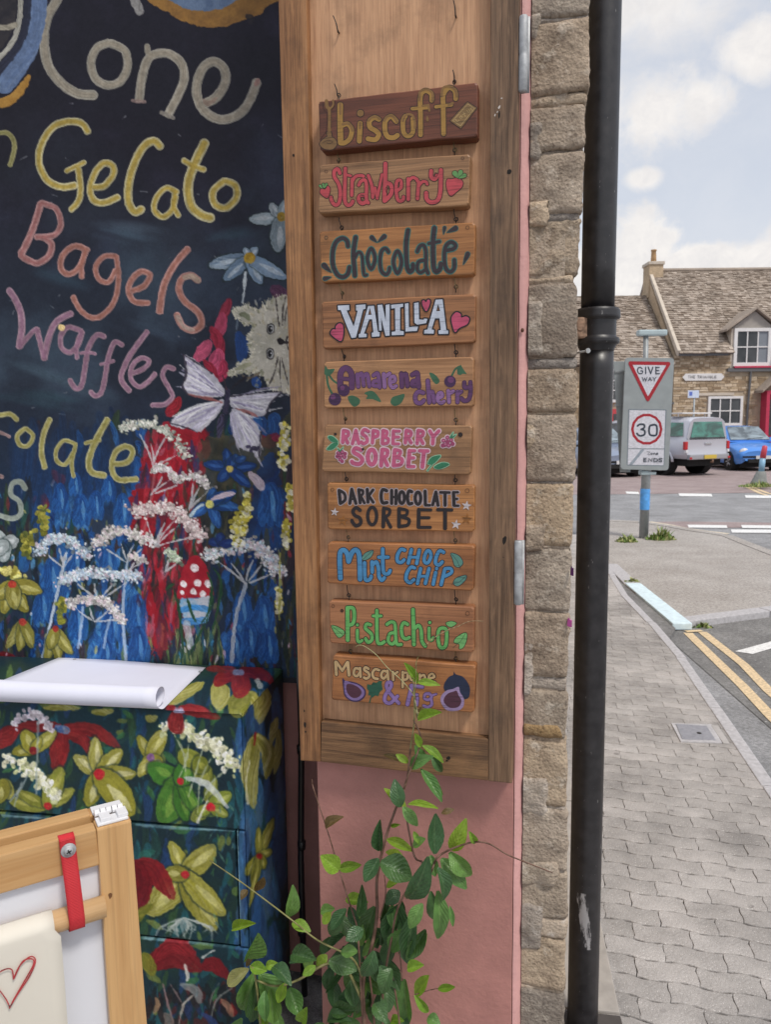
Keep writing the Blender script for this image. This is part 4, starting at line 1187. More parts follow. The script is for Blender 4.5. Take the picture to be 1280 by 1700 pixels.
    word(g, (126, 122, 112), [('262,-60 235,10 200,70 185,160 200,270 250,345 320,395 400,405', 40), ('463,182 528,215 540,285 510,345 455,362 402,330 386,265 410,205 463,182', 34), ('590,425 600,340 622,262 655,232 715,228 768,268 782,330 758,400 712,490', 36), ('624,196 630,225 650,236', 24), ('868,440 920,412 958,345 948,288 905,262 862,290 834,365 846,440 890,490 950,508 1018,482 1062,425 1092,345', 38)])
    C.stroke('1085,365 1098,335', 26, (134, 98, 92), None, .7, 'taper'); C.stroke('862,420 885,440 920,415', 22, (124, 98, 88), None, .5, 'taper'); C.stroke('562,428 590,432 614,432', 16, (128, 108, 102), None, .8); C.stroke('685,480 710,488 735,500', 18, (122, 116, 108), None, .9)
    C.blob('640,-20 1175,-20 1130,30 1105,62 1040,85 960,112 880,116 790,96 715,55', (142, 104, 52), (122, 88, 46)); C.blob('700,-30 1010,-30 985,15 930,38 850,46 770,30', (78, 96, 124), (96, 114, 140)); C.stroke('1050,70 1070,75 1062,95', 20, (34, 30, 34), None, .8); C.stroke('560,-30 575,10 592,44', 40, (122, 120, 118), None, .95)
    C.stroke('160,-20 150,100 110,230 20,360', 80, (88, 108, 142), (108, 126, 156), .95, br=.3); C.stroke('115,-20 108,90 70,200 -20,310', 36, (32, 34, 48), None, .95, br=.2); C.stroke('85,-20 82,80 50,180 -20,262', 22, (128, 126, 118), None, .95, br=.3); C.stroke('-20,112 20,118 60,108', 26, (128, 122, 108), None, .95); C.blob('118,318 122,350 80,420 30,452 -40,465 -40,430 40,400', (150, 110, 48), (166, 126, 60))
    C.blob('-60,-40 60,-40 60,90 20,190 -60,250', (36, 34, 40), (52, 48, 50)); C.stroke('85,-20 82,80 50,180 -20,262', 22, (128, 126, 118), None, .95, br=.3); C.stroke('-20,112 20,118 60,108', 26, (128, 122, 108), None, .95)
    yl, ye = (150, 128, 54), (156, 150, 118)
    word((112, 108, 64), (124, 120, 84), [('-10,566 30,566 56,600 58,640 40,705', 19)])
    word(yl, ye, [('372,560 345,525 290,516 222,542 172,620 166,700 202,768 262,795 318,788', 30), ('280,728 320,708 358,690', 20), ('330,712 340,790 334,850 300,892', 26), ('395,796 440,790 480,742 476,704 440,694 402,735 382,800 396,850 440,862 502,838', 28), ('678,622 652,600 612,620 572,690 546,780 546,860 572,900 600,890', 34), ('752,818 705,800 664,840 655,892 690,922 730,892 746,832', 25), ('746,810 736,870 758,918', 22), ('872,602 820,710 798,790 810,870 850,912 896,926', 40), ('778,682 820,705 868,722', 24), ('955,768 1000,790 1004,840 960,884 912,868 906,812 955,768', 30)])
    C.view(0, 350, 2.56)
    pk, pe = (138, 90, 78), (148, 112, 106)
    word((134, 86, 84), (142, 108, 106), [('172,-34 150,40 125,110 86,186', 28), ('172,-34 236,-8 256,58 226,104 150,112', 24), ('180,110 216,140 206,190 160,222 110,206 86,188', 26)], .5)
    word(pk, pe, [('372,168 320,150 270,182 256,240 290,270 335,240 362,176', 24), ('362,168 345,230 346,284', 22), ('492,194 440,195 405,240 420,290 460,302 490,250', 22), ('492,190 502,290 486,380 440,440 390,455 340,422 308,364', 22), ('560,340 610,320 636,275 600,258 560,290 545,340 570,385 630,392', 24), ('800,160 740,230 695,320 676,435', 28), ('842,296 810,275 770,290 760,340 790,390 840,430 856,480 820,508 775,490 750,440', 27)])
    C.stroke('842,296 815,278 785,284', 20, (140, 132, 118), None, .7); C.stroke('755,450 780,492 820,506', 18, (140, 132, 124), None, .7)
    wf, we = (126, 92, 112), (138, 112, 122)
    word(wf, we, [('36,336 75,400 92,480 80,582', 27), ('80,582 130,520 155,500', 18), ('155,500 172,570 186,630', 22), ('186,630 205,540 240,470 302,436', 26), ('346,512 290,495 258,530 260,580 295,602 330,570 348,512', 21), ('346,510 325,570 325,628', 18), ('442,536 410,528 375,580 360,660 346,740 320,755 296,720', 21), ('340,605 372,602 405,608', 13), ('518,570 485,560 460,620 446,700 430,770 405,786 384,770', 20), ('425,652 455,646 482,638', 12), ('628,510 560,600 520,680 515,720 548,766', 22), ('565,690 610,670 632,640 600,625 560,660 558,720 600,747 662,690', 19), ('738,672 706,664 690,700 715,750 732,790 700,822 644,826', 19)])
    C.stroke('256,494 262,496', 24, (196, 170, 120), n=1, br=.1)
    C.view(0, 700, 2.56); oc, oe = (132, 125, 66), (152, 147, 108)
    word(oc, oe, [('70,-8 40,-32 -10,-26', 20), ('108,28 138,60 118,102 82,98 72,58 108,28', 18), ('212,-12 185,50 174,130 190,198', 22), ('324,98 272,80 238,120 240,165 275,182 312,130', 16), ('320,98 304,180 312,236', 15), ('458,-14 402,90 376,170 390,215 445,230', 26), ('360,92 390,84 424,78', 14), ('480,180 540,172 562,125 530,105 490,130 474,190 500,245 584,244', 23)])
    word((120, 96, 96), (130, 110, 108), [('-20,40 10,50 40,64', 12), ('-10,230 8,236', 16)])
    word((126, 134, 124), (138, 146, 138), [('106,286 85,256 50,265 45,310 80,340 86,390 50,412 -10,396', 20)])
    return C
def paint_cabinet():
    C = Canvas(-45, 1085, 505, 1725, 1.6); f1 = fbm(C.h, C.w, 70, 5, 11); f2 = fbm(C.h, C.w, 40, 4, 12)
    C.rgb[:] = (26, 46, 54); m = np.clip((f1 - .45) * 4, 0, 1)[..., None]; C.rgb = C.rgb * (1 - .7 * m) + np.array([26, 60, 72]) * .7 * m; m = np.clip((f2 - .55) * 5, 0, 1)[..., None]; C.rgb = C.rgb * (1 - .6 * m) + np.array([40, 62, 46]) * .6 * m
    C.view(0, 1080, 2.56)
    for _ in range(420):
        x, y = RS.uniform(-80, 1250), RS.uniform(0, 1650); c = [(24, 62, 84), (30, 76, 84), (28, 50, 46), (44, 70, 44), (22, 38, 48), (30, 54, 92)][RS.randint(6)]; l = RS.uniform(50, 190); a = RS.uniform(1.2, 1.9)
        C.stroke([(x, y), (x + l * .5 * math.cos(a), y + l * .5 * math.sin(a)), (x + l * math.cos(a + .2), y + l * math.sin(a + .2))], RS.uniform(14, 44), c, alpha=.75, prof='taper', br=.8, ht=.25)
    for _ in range(130):
        x, y = RS.uniform(-60, 1000), RS.uniform(80, 1650); c = [(58, 104, 58), (88, 110, 54), (40, 92, 80), (110, 118, 54)][RS.randint(4)]; l = RS.uniform(30, 90); a = RS.uniform(0, 6.28)
        C.stroke([(x, y), (x + l * math.cos(a), y + l * math.sin(a))], RS.uniform(16, 40), c, alpha=.7, prof='petal', br=.8, ht=.3)
    for _ in range(80):
        x, y = RS.uniform(1020, 1200), RS.uniform(150, 1300); C.stroke([(x, y), (x + RS.uniform(-10, 10), y + RS.uniform(100, 240))], RS.uniform(24, 52), [(40, 76, 122), (50, 88, 126), (60, 84, 112), (40, 66, 104)][RS.randint(4)], alpha=.8, prof='taper', br=.8)
    rd, rd2 = (112, 24, 30), (146, 44, 44); yl, y2 = (134, 130, 50), (192, 188, 128)
    def P(a, w, c=rd, c2=rd2): C.stroke(a, w, c, c2, .95, 'petal', .6, ht=.5)
    P('250,320 120,325 40,350', 54); P('265,330 400,340 510,415', 60); P('270,350 350,380 400,458', 52); P('60,340 20,370 -20,400', 80); P('255,345 250,420 240,512', 84); P('240,380 260,430 262,500', 40)
    C.stroke('245,330 280,338', 34, (40, 80, 140), (150, 170, 190), .9, n=1)
    C.flower('140,425', '55,432 100,350 230,345 170,370', [52, 70, 60, 40], yl, y2, rd, 16)
    C.flower('200,660', '45,640 70,600 310,590 210,530 260,500', [70, 50, 56, 60, 80], (120, 124, 48), (170, 166, 90), (160, 36, 40), 16)
    C.flower('10,560', '40,620 -10,640', 70, yl, y2)
    C.flower('420,525', '316,450 402,372 512,424 572,524 372,655 555,692', [66, 64, 70, 74, 84, 120], yl, (206, 202, 160), (160, 30, 40), 22)
    C.flower('640,455', '588,364 695,345 590,530 690,480', [52, 72, 54, 40], yl, y2, (120, 84, 130), 16)
    C.flower('765,555', '640,492 690,720 790,720 850,700 820,480', [96, 130, 70, 60, 90], (62, 112, 44), (118, 150, 66), (170, 30, 44), 15)
    C.flower('895,665', '820,720 905,530 975,610 840,690 960,700', [60, 60, 66, 50, 50], (112, 124, 46), (176, 178, 110), (170, 28, 44), 20)
    C.flower('840,470', '770,440 880,560 860,500', [80, 80, 70], (110, 118, 44), (150, 150, 70))
    cr = [(206, 204, 176), (186, 186, 150), (216, 216, 200), (164, 168, 126)]
    for a in ['740,360 780,440 790,560', '800,400 790,470 760,540', '860,420 830,520 800,620', '900,450 850,560 840,690', '970,500 900,560 860,640']: C.stroke(a, 8, (160, 168, 140), None, .8, 'taper')
    C.dots('700,322 790,330 860,380 930,420 990,500', 54, 190, 10, cr); C.stroke('785,540 880,570 965,665', 30, (180, 190, 190), (214, 216, 214), .85, 'taper', .9); C.stroke('840,730 860,680 880,640', 10, (206, 208, 200), None, .8)
    C.dots('15,460 120,500 180,560 240,620', 44, 130, 10, cr); C.dots('50,320 110,280 170,280 215,330', 30, 60, 10, [(200, 190, 196), (180, 170, 180)])
    for a in ['160,300 158,400 152,610', '90,560 70,620 60,660', '120,520 90,580 40,640']: C.stroke(a, 9, (130, 140, 140), None, .7)
    C.view(0, 0, 1)
    for a in ['226,1370 300,1374 391,1378', '392,1378 395,1460 397,1566', '236,1558 320,1564 396,1571', '2,1353 80,1359 150,1364']:
        for _ in range(5): C.stroke([(p[0] + RS.uniform(-2, 2), p[1] + RS.uniform(-1, 2.5)) for p in pts(a)], 2.2, (90, 130, 142), (150, 176, 180), .4, 'flat', 1.0)
    C.view(0, 1080, 2.56)
    # top surface
    P('860,140 790,180 715,235', 48, yl, y2); P('925,150 935,190 928,240', 86, yl, y2); P('1060,180 1100,230 1090,290', 50, yl, y2); P('1040,190 1010,230 1015,270', 90, (110, 112, 44), (140, 138, 66)); P('1130,170 1125,230 1100,310', 50, yl, y2)
    P('1010,95 950,115 915,145', 60); P('1015,100 1025,150 1010,185', 84, (120, 32, 34)); P('1020,90 1080,90 1160,130', 60, (110, 30, 40)); P('1000,85 940,72 880,78', 40, (100, 44, 44)); C.stroke('1000,92 1025,94', 26, (120, 130, 160), None, .9, n=1); C.stroke('1095,130 1105,150', 26, (196, 200, 190), None, .7, n=1)
    P('760,250 830,255 930,285', 52); P('750,265 745,310 765,340', 70); P('750,245 700,238', 22); C.stroke('745,252 775,256', 22, (150, 160, 190), None, .9, n=1)
    for a, w in [('190,245 260,240 340,245', 30), ('390,262 440,262 480,255', 30), ('620,280 640,290 670,280', 30)]: P(a, w, yl, y2)
    # side face
    for a, w in [('1085,370 1060,500 1075,665', 76), ('1095,360 1140,440 1130,540', 60), ('1175,290 1160,340 1150,400', 34), ('1185,340 1180,440 1165,525', 34)]: P(a, w, (124, 122, 52), (196, 192, 130))
    C.stroke('1085,350 1080,400', 10, rd, None, .9); C.stroke('1060,470 1045,560 1052,650', 10, (204, 206, 180), None, .7)
    C.flower('1100,875', '1048,950 1160,715 1098,750 1150,850 1118,920 1075,1010 1060,1090', [44, 44, 30, 40, 50, 40, 24], (120, 120, 46), (184, 180, 110), (120, 30, 34), 12)
    # door and lower front
    C.view(0, 1320, 2.56)
    C.flower('785,335', '722,200 905,222 635,500 912,568 950,505 700,330', [64, 100, 130, 110, 90, 70], yl, y2, (160, 36, 44), 16)
    P('590,290 660,330 735,435', 92, (108, 22, 30), (140, 34, 40)); P('570,290 600,380 590,480', 96, (96, 18, 28), (120, 26, 34)); P('640,470 600,500 580,540', 40, (96, 100, 36), yl)
    for _ in range(26): x = RS.uniform(680, 900); C.stroke([(780, 520), (x, 560), (x + RS.uniform(-30, 40), 600 + RS.uniform(-30, 20))], RS.uniform(6, 14), (150, 164, 160), (200, 204, 200), .55, 'taper', .9)
    P('640,720 740,680 850,740', 110, (104, 22, 30), (130, 40, 44)); P('660,690 740,640 830,680', 70, (108, 24, 32), (150, 44, 50)); P('870,730 910,720 970,780', 64, (100, 20, 28), (130, 32, 40)); P('610,680 630,720 650,760', 60, (104, 104, 36), yl); P('920,880 960,900 1000,930', 60, (90, 20, 26), rd2)
    C.stroke('785,725 795,760 795,785', 14, (200, 196, 190), None, .85); C.stroke('860,690 890,670 912,660', 8, (190, 192, 188), None, .8)
    for _ in range(90):
        x, y = RS.uniform(620, 1000), RS.uniform(790, 1010); C.stroke([(x, y), (x + RS.uniform(-30, 30), y + RS.uniform(30, 80))], RS.uniform(14, 40), [(24, 24, 30), (34, 30, 32), (28, 40, 70), (20, 30, 34), (60, 30, 32)][RS.randint(5)], alpha=.9, prof='taper', br=.6)
    for a, w, c in [('690,800 710,880 735,960', 10, (140, 110, 112)), ('820,850 780,890 760,970', 13, (170, 160, 150)), ('770,880 740,830 720,800', 8, (130, 110, 110)), ('985,820 920,870 895,950', 9, (130, 132, 128)), ('930,800 900,850 890,900', 7, (110, 110, 108)), ('770,805 830,830 850,880', 40, (120, 124, 124)), ('940,870 970,900 990,940', 30, (150, 110, 90)), ('660,860 670,890 650,930', 20, (150, 120, 90)), ('700,930 720,960 700,1000', 40, (110, 96, 90)), ('860,930 900,960 930,1000', 30, (40, 60, 110))]: C.stroke(a, w, c, None, .75, 'taper', .7)
    for _ in range(30): x, y = RS.uniform(900, 1010), RS.uniform(30, 620); C.stroke([(x, y), (x + RS.uniform(-20, 30), y + RS.uniform(20, 50))], RS.uniform(4, 10), [(58, 104, 58), (90, 130, 110), (52, 92, 110)][RS.randint(3)], alpha=.6, prof='taper', br=.7)
    return C
def oil_mat():
    t = NT('oil paint'); a = t.n('ShaderNodeVertexColor', layer_name='Col').outputs[0]; n = t.noise(scale=160, detail=5, rough=.65); d = t.noise(scale=14, detail=6, rough=.6)
    col = t.mix(1.0, a, t.ramp(n, [(.3, .86), (.7, 1.12)]), 'MULTIPLY')
    t.set(col=col, rough=t.ramp(d, [(.3, .36), (.7, .52)]), spec=.22); t.bump(t.math('ADD', t.math('MULTIPLY', n, .5), d), .25, .0015); return t.m
m_oil = oil_mat()
MG = 1.06                                        # paint albedo gain of the mural
FB0 = FA.px(467, 1109, .30); _o = FA.w(FB0)
FB = Frame((_o[0], _o[1]), -9.5)                # mural plane: local y = 0, X = 0 at the cabinet's back right edge
def px_grid(fr, C, X, Y, axis, val, hscale=.0007, rect=None):
    """grid of photo positions projected onto a plane of the frame, coloured and raised by the paint canvas"""
    PX, PY = np.meshgrid(X, Y)
    D = CF[None, None] + CR * ((PX - 640) / FPX)[..., None] - CU * ((PY - 850) / FPX)[..., None]
    n = {'y': fr.ey, 'x': fr.ex, 'z': np.array([0, 0, 1.])}[axis]; P0 = fr.o + n * val
    t = ((P0 - CC) @ n) / (D @ n); W = CC + D * t[..., None] - fr.o
    L = np.stack([W @ fr.ex, W @ fr.ey, W[..., 2]], -1); return L, PX, PY
def sample(C, PX, PY):
    x = np.clip((PX - C.x0) / C.st, 0, C.w - 1.001); y = np.clip((PY - C.y0) / C.st, 0, C.h - 1.001); i = y.astype(int); j = x.astype(int); fx = (x - j); fy = (y - i)
    def s(A):
        e = (lambda q: q[..., None]) if A.ndim == 3 else (lambda q: q)
        return A[i, j] * e((1 - fx) * (1 - fy)) + A[i, j + 1] * e(fx * (1 - fy)) + A[i + 1, j] * e((1 - fx) * fy) + A[i + 1, j + 1] * e(fx * fy)
    return s(C.rgb), s(C.ht)
def lin_arr(c, g):
    x = np.clip(c, 0, 255) / 255.; return np.minimum(.9, g * np.where(x <= .04045, x / 12.92, ((x + .055) / 1.055) ** 2.4))
def local_face(fr, C, a0, a1, b0, b1, axis, val, step, out, hs=.0007):
    """rectangular face in the frame's own coordinates (a: first, b: second in-plane axis) with paint looked up at each point"""
    na, nb = max(2, int(abs(a1 - a0) / step)), max(2, int(abs(b1 - b0) / step)); A, B = np.meshgrid(np.linspace(a0, a1, na), np.linspace(b0, b1, nb))
    V = {'y': np.stack([A, np.full_like(A, val), B], -1), 'x': np.stack([np.full_like(A, val), A, B], -1), 'z': np.stack([A, B, np.full_like(A, val)], -1)}[axis]
    W = fr.o + V[..., :1] * fr.ex + V[..., 1:2] * fr.ey + V[..., 2:] * np.array([0, 0, 1.]); q = W - CC; z = q @ CF
    rgb, ht = sample(C, 640 + FPX * (q @ CR) / z, 850 - FPX * (q @ CU) / z)
    V = V + np.array(out) * (ht * hs)[..., None]; return V, rgb

CM = paint_mural()
mu = fthing('mural_board', 'dark painted mural board with hand lettered menu, kitten, butterfly and meadow flowers', 'mural', FB)
V, PX, PY = px_grid(FB, CM, CM.X, CM.Y, 'y', 0)
V[..., 1] -= CM.ht * .0008
link('painting', grid_mesh('painting', V, m_oil, lin_arr(CM.rgb, MG)), mu)
_zt, _zb = float(V[0, :, 2].mean()), float(V[-1, :, 2].mean())
mb = MB(); mb.box((-1.6, .002, .865), (.068, .022, 3.2)); m_navy = plain('navy board paint', (.012, .013, .02), .5, 0, .3, 12)
mb.build('backing_board', m_navy, mu)

CK = paint_cabinet()
TOPZ = FA.px(467, 1109, .30)[2]
kf = FB.pxz(398, 1180, TOPZ)                    # cabinet's front right top corner
KX, KD = .004, kf[1]                            # right side plane, front plane
cab = fthing('painted_cabinet', 'low wooden cabinet painted all over with yellow lilies, red petals and white blossom', 'cabinet', FB)
KXL = -.86
mb = MB(); mb.box((KXL, KD + .018, .02), (KX - .002, -.012, TOPZ - .012)); mb.build('carcass', plain('dark teal paint', (.012, .028, .034), .5, 0, .3, 14), cab)
def roundrim(V, rgb, name): return link(name, grid_mesh(name, V, m_oil, lin_arr(rgb, MG)), cab)
V, rgb = local_face(FB, CK, KXL, KX + .002, -.004, KD - .006, 'z', TOPZ, .0019, (0, 0, 1)); 
edge = np.clip((KD - .006 + .012 - V[..., 1]) / .012, 0, 1); V[..., 2] -= .006 * edge ** 2; edge = np.clip((V[..., 0] - (KX - .008)) / .01, 0, 1); V[..., 2] -= .006 * edge ** 2
roundrim(V, rgb, 'top')
V, rgb = local_face(FB, CK, KD - .006, -.004, .03, TOPZ - .004, 'x', KX, .0021, (1, 0, 0)); roundrim(V, rgb, 'side_panel')
z1 = FB.px(230, 1365, KD)[2]; z2 = FB.px(315, 1563, KD)[2]; xs = FB.px(393, 1450, KD)[0]
G = .0016
for nm, a0, a1, b0, b1, yy in [('drawer_front', KXL, KX, z1 + G, TOPZ - .005, KD - .002), ('door', KXL, xs - G, z2 + G, z1 - G, KD), ('frame_stile', xs + G, KX, z2 + .0005, z1 - .0005, KD - .002), ('plinth', KXL, KX, .03, z2 - G, KD - .0025)]:
    V, rgb = local_face(FB, CK, a0, a1, b1, b0, 'y', yy, .0019, (0, -1, 0)); h, w = V.shape[:2]
    E2 = np.minimum(np.minimum(np.arange(h)[:, None], h - 1 - np.arange(h)[:, None]), np.minimum(np.arange(w)[None], w - 1 - np.arange(w)[None])); V[..., 1] += np.where(E2 == 0, .008, np.where(E2 == 1, .0012, 0))
    roundrim(V, rgb, nm)
# ---------------------------------------------------------------- stone corner of the building
def stone_mat(name, c1, c2, c3):
    t = NT(name); r = t.rnd(); off = t.vmath('SCALE', t.n('ShaderNodeObjectInfo').outputs['Location'], (0, 0, 0))
    a = t.noise(scale=14, detail=8, rough=.65, dist=.4); b = t.noise(scale=120, detail=8, rough=.75); c = t.voro(scale=150, out='Distance')
    col = t.ramp(t.math('ADD', t.math('MULTIPLY', a, .65), t.math('MULTIPLY', b, .35)), [(.34, c1), (.5, c2), (.68, c3)])
    col = t.mix(1.0, col, t.ramp(r, [(0, (.66, .65, .66)), (.35, (.95, .88, .80)), (.6, (1.05, 1.02, 1.0)), (1, (1.26, 1.10, .90))]), 'MULTIPLY')
    pit = t.ramp(b, [(.32, .35), (.44, 1)]); col = t.mix(1.0, col, pit, 'MULTIPLY')
    li = t.noise(scale=30, detail=5, rough=.7); col = t.mix(t.math('MULTIPLY', t.ramp(li, [(.56, 0), (.68, 1)]), .6), col, tuple(np.array(c3) * 1.25))
    t.set(col=col, rough=.92); t.bump(t.math('ADD', t.math('MULTIPLY', b, 1.0), t.math('MULTIPLY', c, .5)), 1.0, .006); return t.m
m_stone = stone_mat('rubble limestone', (.20, .158, .122), (.395, .328, .262), (.55, .475, .39))
m_stone_g = stone_mat('grey limestone', (.19, .16, .13), (.375, .32, .262), (.53, .47, .39))
m_mort = stone_mat('lime mortar', (.26, .23, .195), (.40, .355, .31), (.52, .47, .41))
m_mortw = stone_mat('pale mortar smear', (.32, .27, .22), (.46, .41, .36), (.56, .51, .46))
st = fthing('stone_wall', 'rough limestone corner of the building between pink wall and black downpipe', 'wall', FA)
SF = .062; S0 = .2285
def prism(poly, z0, z1):
    n = len(poly); v = [(x, y, z0) for x, y in poly] + [(x, y, z1) for x, y in poly]
    return v, [tuple(reversed(range(n))), tuple(range(n, 2 * n))] + [(k, (k + 1) % n, (k + 1) % n + n, k + n) for k in range(n)]
v, f = prism([(.2288, SF + .0045), (.300, SF + .0045), (-.496, 8.06), (-2.5, 8.06), (-2.5, .62), (.10, .40), (.2288, .40)], -.02, 5.2); obj('wall_core', v, f, m_mort, st)
def rough_stone(y0, y1, xl, xr0, xr1, mat, seed, proud=0.0, amp=.006, nm='stone', skew=0):
    """one quoin: front, right and top/bottom faces as a displaced grid wrapped round the corner"""
    a, b = FA.px(xr0, y0, SF), FA.px(xr1, y1, SF); zt, zb = a[2] - .0004, b[2] + .0004; L = zt - zb
    nu, nv = 18, max(6, int(L / .006)); D = .09; W = None; V = []
    for j in range(nv + 1):
        vv = j / nv; z = zt - L * vv; xr = a[0] + (b[0] - a[0]) * vv; xl_ = S0 if xl is None else FA.px(xl, y0, SF)[0]; W = xr - xl_
        per = W + D
        for i in range(nu + 1):
            s = per * i / nu
            if s <= W: p = np.array([xl_ + s, SF - proud, z]); nrm = np.array([0, -1, 0.])
            else: p = np.array([xr - .1 * (s - W), SF - proud + (s - W), z]); nrm = np.array([1, 0, 0.])
            k = abs(s - W)                                  # round the arris
            if k < .012: p = p - (np.array([1, -1, 0]) * .7) * (.0045 * (1 - k / .012) ** 1.5)
            e = min(vv, 1 - vv) * L; round_e = max(0, 1 - e / .008) ** 1.6 * .0042
            q = Vector((p[0] * 26 + seed * 9.1, p[1] * 26, p[2] * 26)); d = (mnoise.noise(q) * 1.0 + mnoise.noise(q * 2.7) * .55 + mnoise.noise(q * 7) * .25) * amp
            p = p + nrm * (d - round_e) + np.array([0, 0, mnoise.noise(Vector((s * 30, seed, vv))) * .0025 * (1 if 0 < j < nv else 1.4) + skew * (i / nu - .5)])
            V.append(p)
    F = [(j * (nu + 1) + i, (j + 1) * (nu + 1) + i, (j + 1) * (nu + 1) + i + 1, j * (nu + 1) + i + 1) for j in range(nv) for i in range(nu)]
    b0 = len(V); ring = [i for i in range(nu + 1)]; V += [np.array([V[i][0], max(V[i][1], SF) + .0, V[i][2] - .004]) * 0 + np.array([min(V[i][0], .285), SF + .02, V[i][2]]) for i in ring]
    F += [(i, i + 1, b0 + i + 1, b0 + i) for i in range(nu)]
    b1 = len(V); o = nv * (nu + 1); V += [np.array([min(V[o + i][0], .285), SF + .02, V[o + i][2]]) for i in ring]; F += [(o + i + 1, o + i, b1 + i, b1 + i + 1) for i in range(nu)]
    return obj(nm, V, F, mat, st, True)
STN = [(-260, -130, 985, 983, 0), (-126, 22, 983, 981, 1), (27, 148, 981, 979, 0), (172, 246, 973, 972, 0), (250, 352, 972, 968, 0), (360, 455, 964, 957, 2), (468, 592, 958, 962, 0), (612, 684, 961, 960, 0), (688, 800, 960, 956, 0), (803, 908, 955, 951, 1), (911, 1016, 951, 948, 1), (1019, 1126, 947, 944, 0), (1150, 1228, 944, 941, 1), (1234, 1342, 943, 942, 1), (1347, 1447, 944, 943, 0), (1451, 1528, 943, 944, 1), (1563, 1648, 941, 939, 1), (1652, 1790, 939, 936, 1), (1795, 1950, 936, 934, 0)]
for i, (y0, y1, x0, x1, m) in enumerate(STN): rough_stone(y0, y1, None, x0, x1, m_stone if m == 0 else m_stone_g, i + 1, proud=[.004, .002, -.004][m], amp=[.0048, .004, .009][m], skew=random.Random(i).uniform(-.006, .006))
for i, (y0, y1, x0, x1, m) in enumerate([(149, 171, 976, 974, m_mort), (456, 468, 954, 956, m_mort), (593, 612, 961, 960, m_mort), (1127, 1149, 943, 942, m_mort), (1529, 1562, 944, 942, m_mortw), (352, 360, 966, 964, m_mort)]): rough_stone(y0, y1, None, x0, x1, m, 40 + i, -.001 if m is m_mort else .002, .003, 'mortar_joint')
for (a_, b_), i in zip(zip(STN[:-1], STN[1:]), range(99)):
    if b_[0] - a_[1] <= 9: rough_stone(a_[1] - random.Random(i).uniform(2, 6), b_[0] + random.Random(i + 50).uniform(2, 7), None, (a_[3] + b_[2]) / 2 - 2.5, (a_[3] + b_[2]) / 2 - 2.5, m_mort if i % 3 else m_stone, 80 + i, -.0018 if a_[4] != 2 else -.006, .0042, 'mortar_joint', skew=random.Random(i).uniform(-.004, .004))
for k_, (a_, b_, c_, m_) in enumerate([(200, 262, 905, m_mort), (330, 372, 918, m_mortw), (690, 742, 892, m_mort), (868, 912, 910, m_stone), (1060, 1150, 890, m_mortw), (1290, 1352, 912, m_mortw), (1430, 1470, 930, m_mort), (1500, 1575, 905, m_mortw), (20, 64, 900, m_mort)]): rough_stone(a_, b_, None, c_, c_ - 6, m_, 160 + k_, .0085, .0065, 'mortar_patch', skew=.01)
rough_stone(500, 590, None, 902, 903, m_mort, 60, .0105, .004, 'mortar_patch'); rough_stone(1205, 1226, None, 930, 938, stone_mat('ochre stone', (.2, .13, .06), (.36, .25, .13), (.45, .34, .2)), 61, .006, .004, 'mortar_patch')
def splash(name, x, y, w, h, c):
    p = FA.px(x, y, SF); mb = MB(); V = []
    for k in range(10):
        a = k * .628; r = 1 + .3 * math.sin(k * 2.3); V.append((p[0] + w * r * math.cos(a), SF - .012 - .006 * math.cos(a), p[2] + h * r * math.sin(a)))
    mb.add(V + [(a, b + .004, c2) for a, b, c2 in V], [tuple(reversed(range(10)))] + [(k, (k + 1) % 10, (k + 1) % 10 + 10, k + 10) for k in range(10)]); return mb.build(name, plain(name, c, .5), st)
splash('purple_paint_mark', 950, 947, .0034, .011, (.10, .01, .13)); splash('pink_paint_mark', 946, 1032, .005, .010, (.62, .12, .42))

# ---------------------------------------------------------------- recess: old pink wall and dark conduit left of the pillar
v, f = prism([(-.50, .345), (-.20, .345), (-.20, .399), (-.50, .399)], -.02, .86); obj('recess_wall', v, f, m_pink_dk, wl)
cd = fthing('black_conduit', 'thin black conduit running down beside the pink pillar', 'conduit', FA)
p0, p1 = FA.px(499, 1190, .24), FA.px(506, 1700, .24)
mb = MB(); mb.tube([(p0[0] - .001, .24, .95), (p0[0], .243, .75), (p1[0], .24, .4), (p1[0] + .001, .24, .0)], .0085, 12); m_blk = plain('black plastic', (.012, .012, .014), .4, 0, .3, 40, .15)
for z in (.72, .45, .2): mb.tube([(p0[0] + (p1[0] - p0[0]) * (.8 - z) / .5, .241, z), (p0[0] + (p1[0] - p0[0]) * (.8 - z) / .5, .241, z - .022)], .0112, 12)
mb.build('conduit', m_blk, cd, True)
fl = FA.px(468, 1285, .29); mb = MB(); mb.add([(fl[0] + .004, .285, fl[2] + .03), (fl[0] + .008, .28, fl[2] + .03), (fl[0] + .005, .278, fl[2]), (fl[0] + .003, .28, fl[2] - .026), (fl[0] - .003, .286, fl[2] - .03), (fl[0], .288, fl[2])], [(0, 1, 2, 3, 4, 5)]); mb.build('paint_flake', plain('old white paint', (.6, .58, .55), .7), wl)

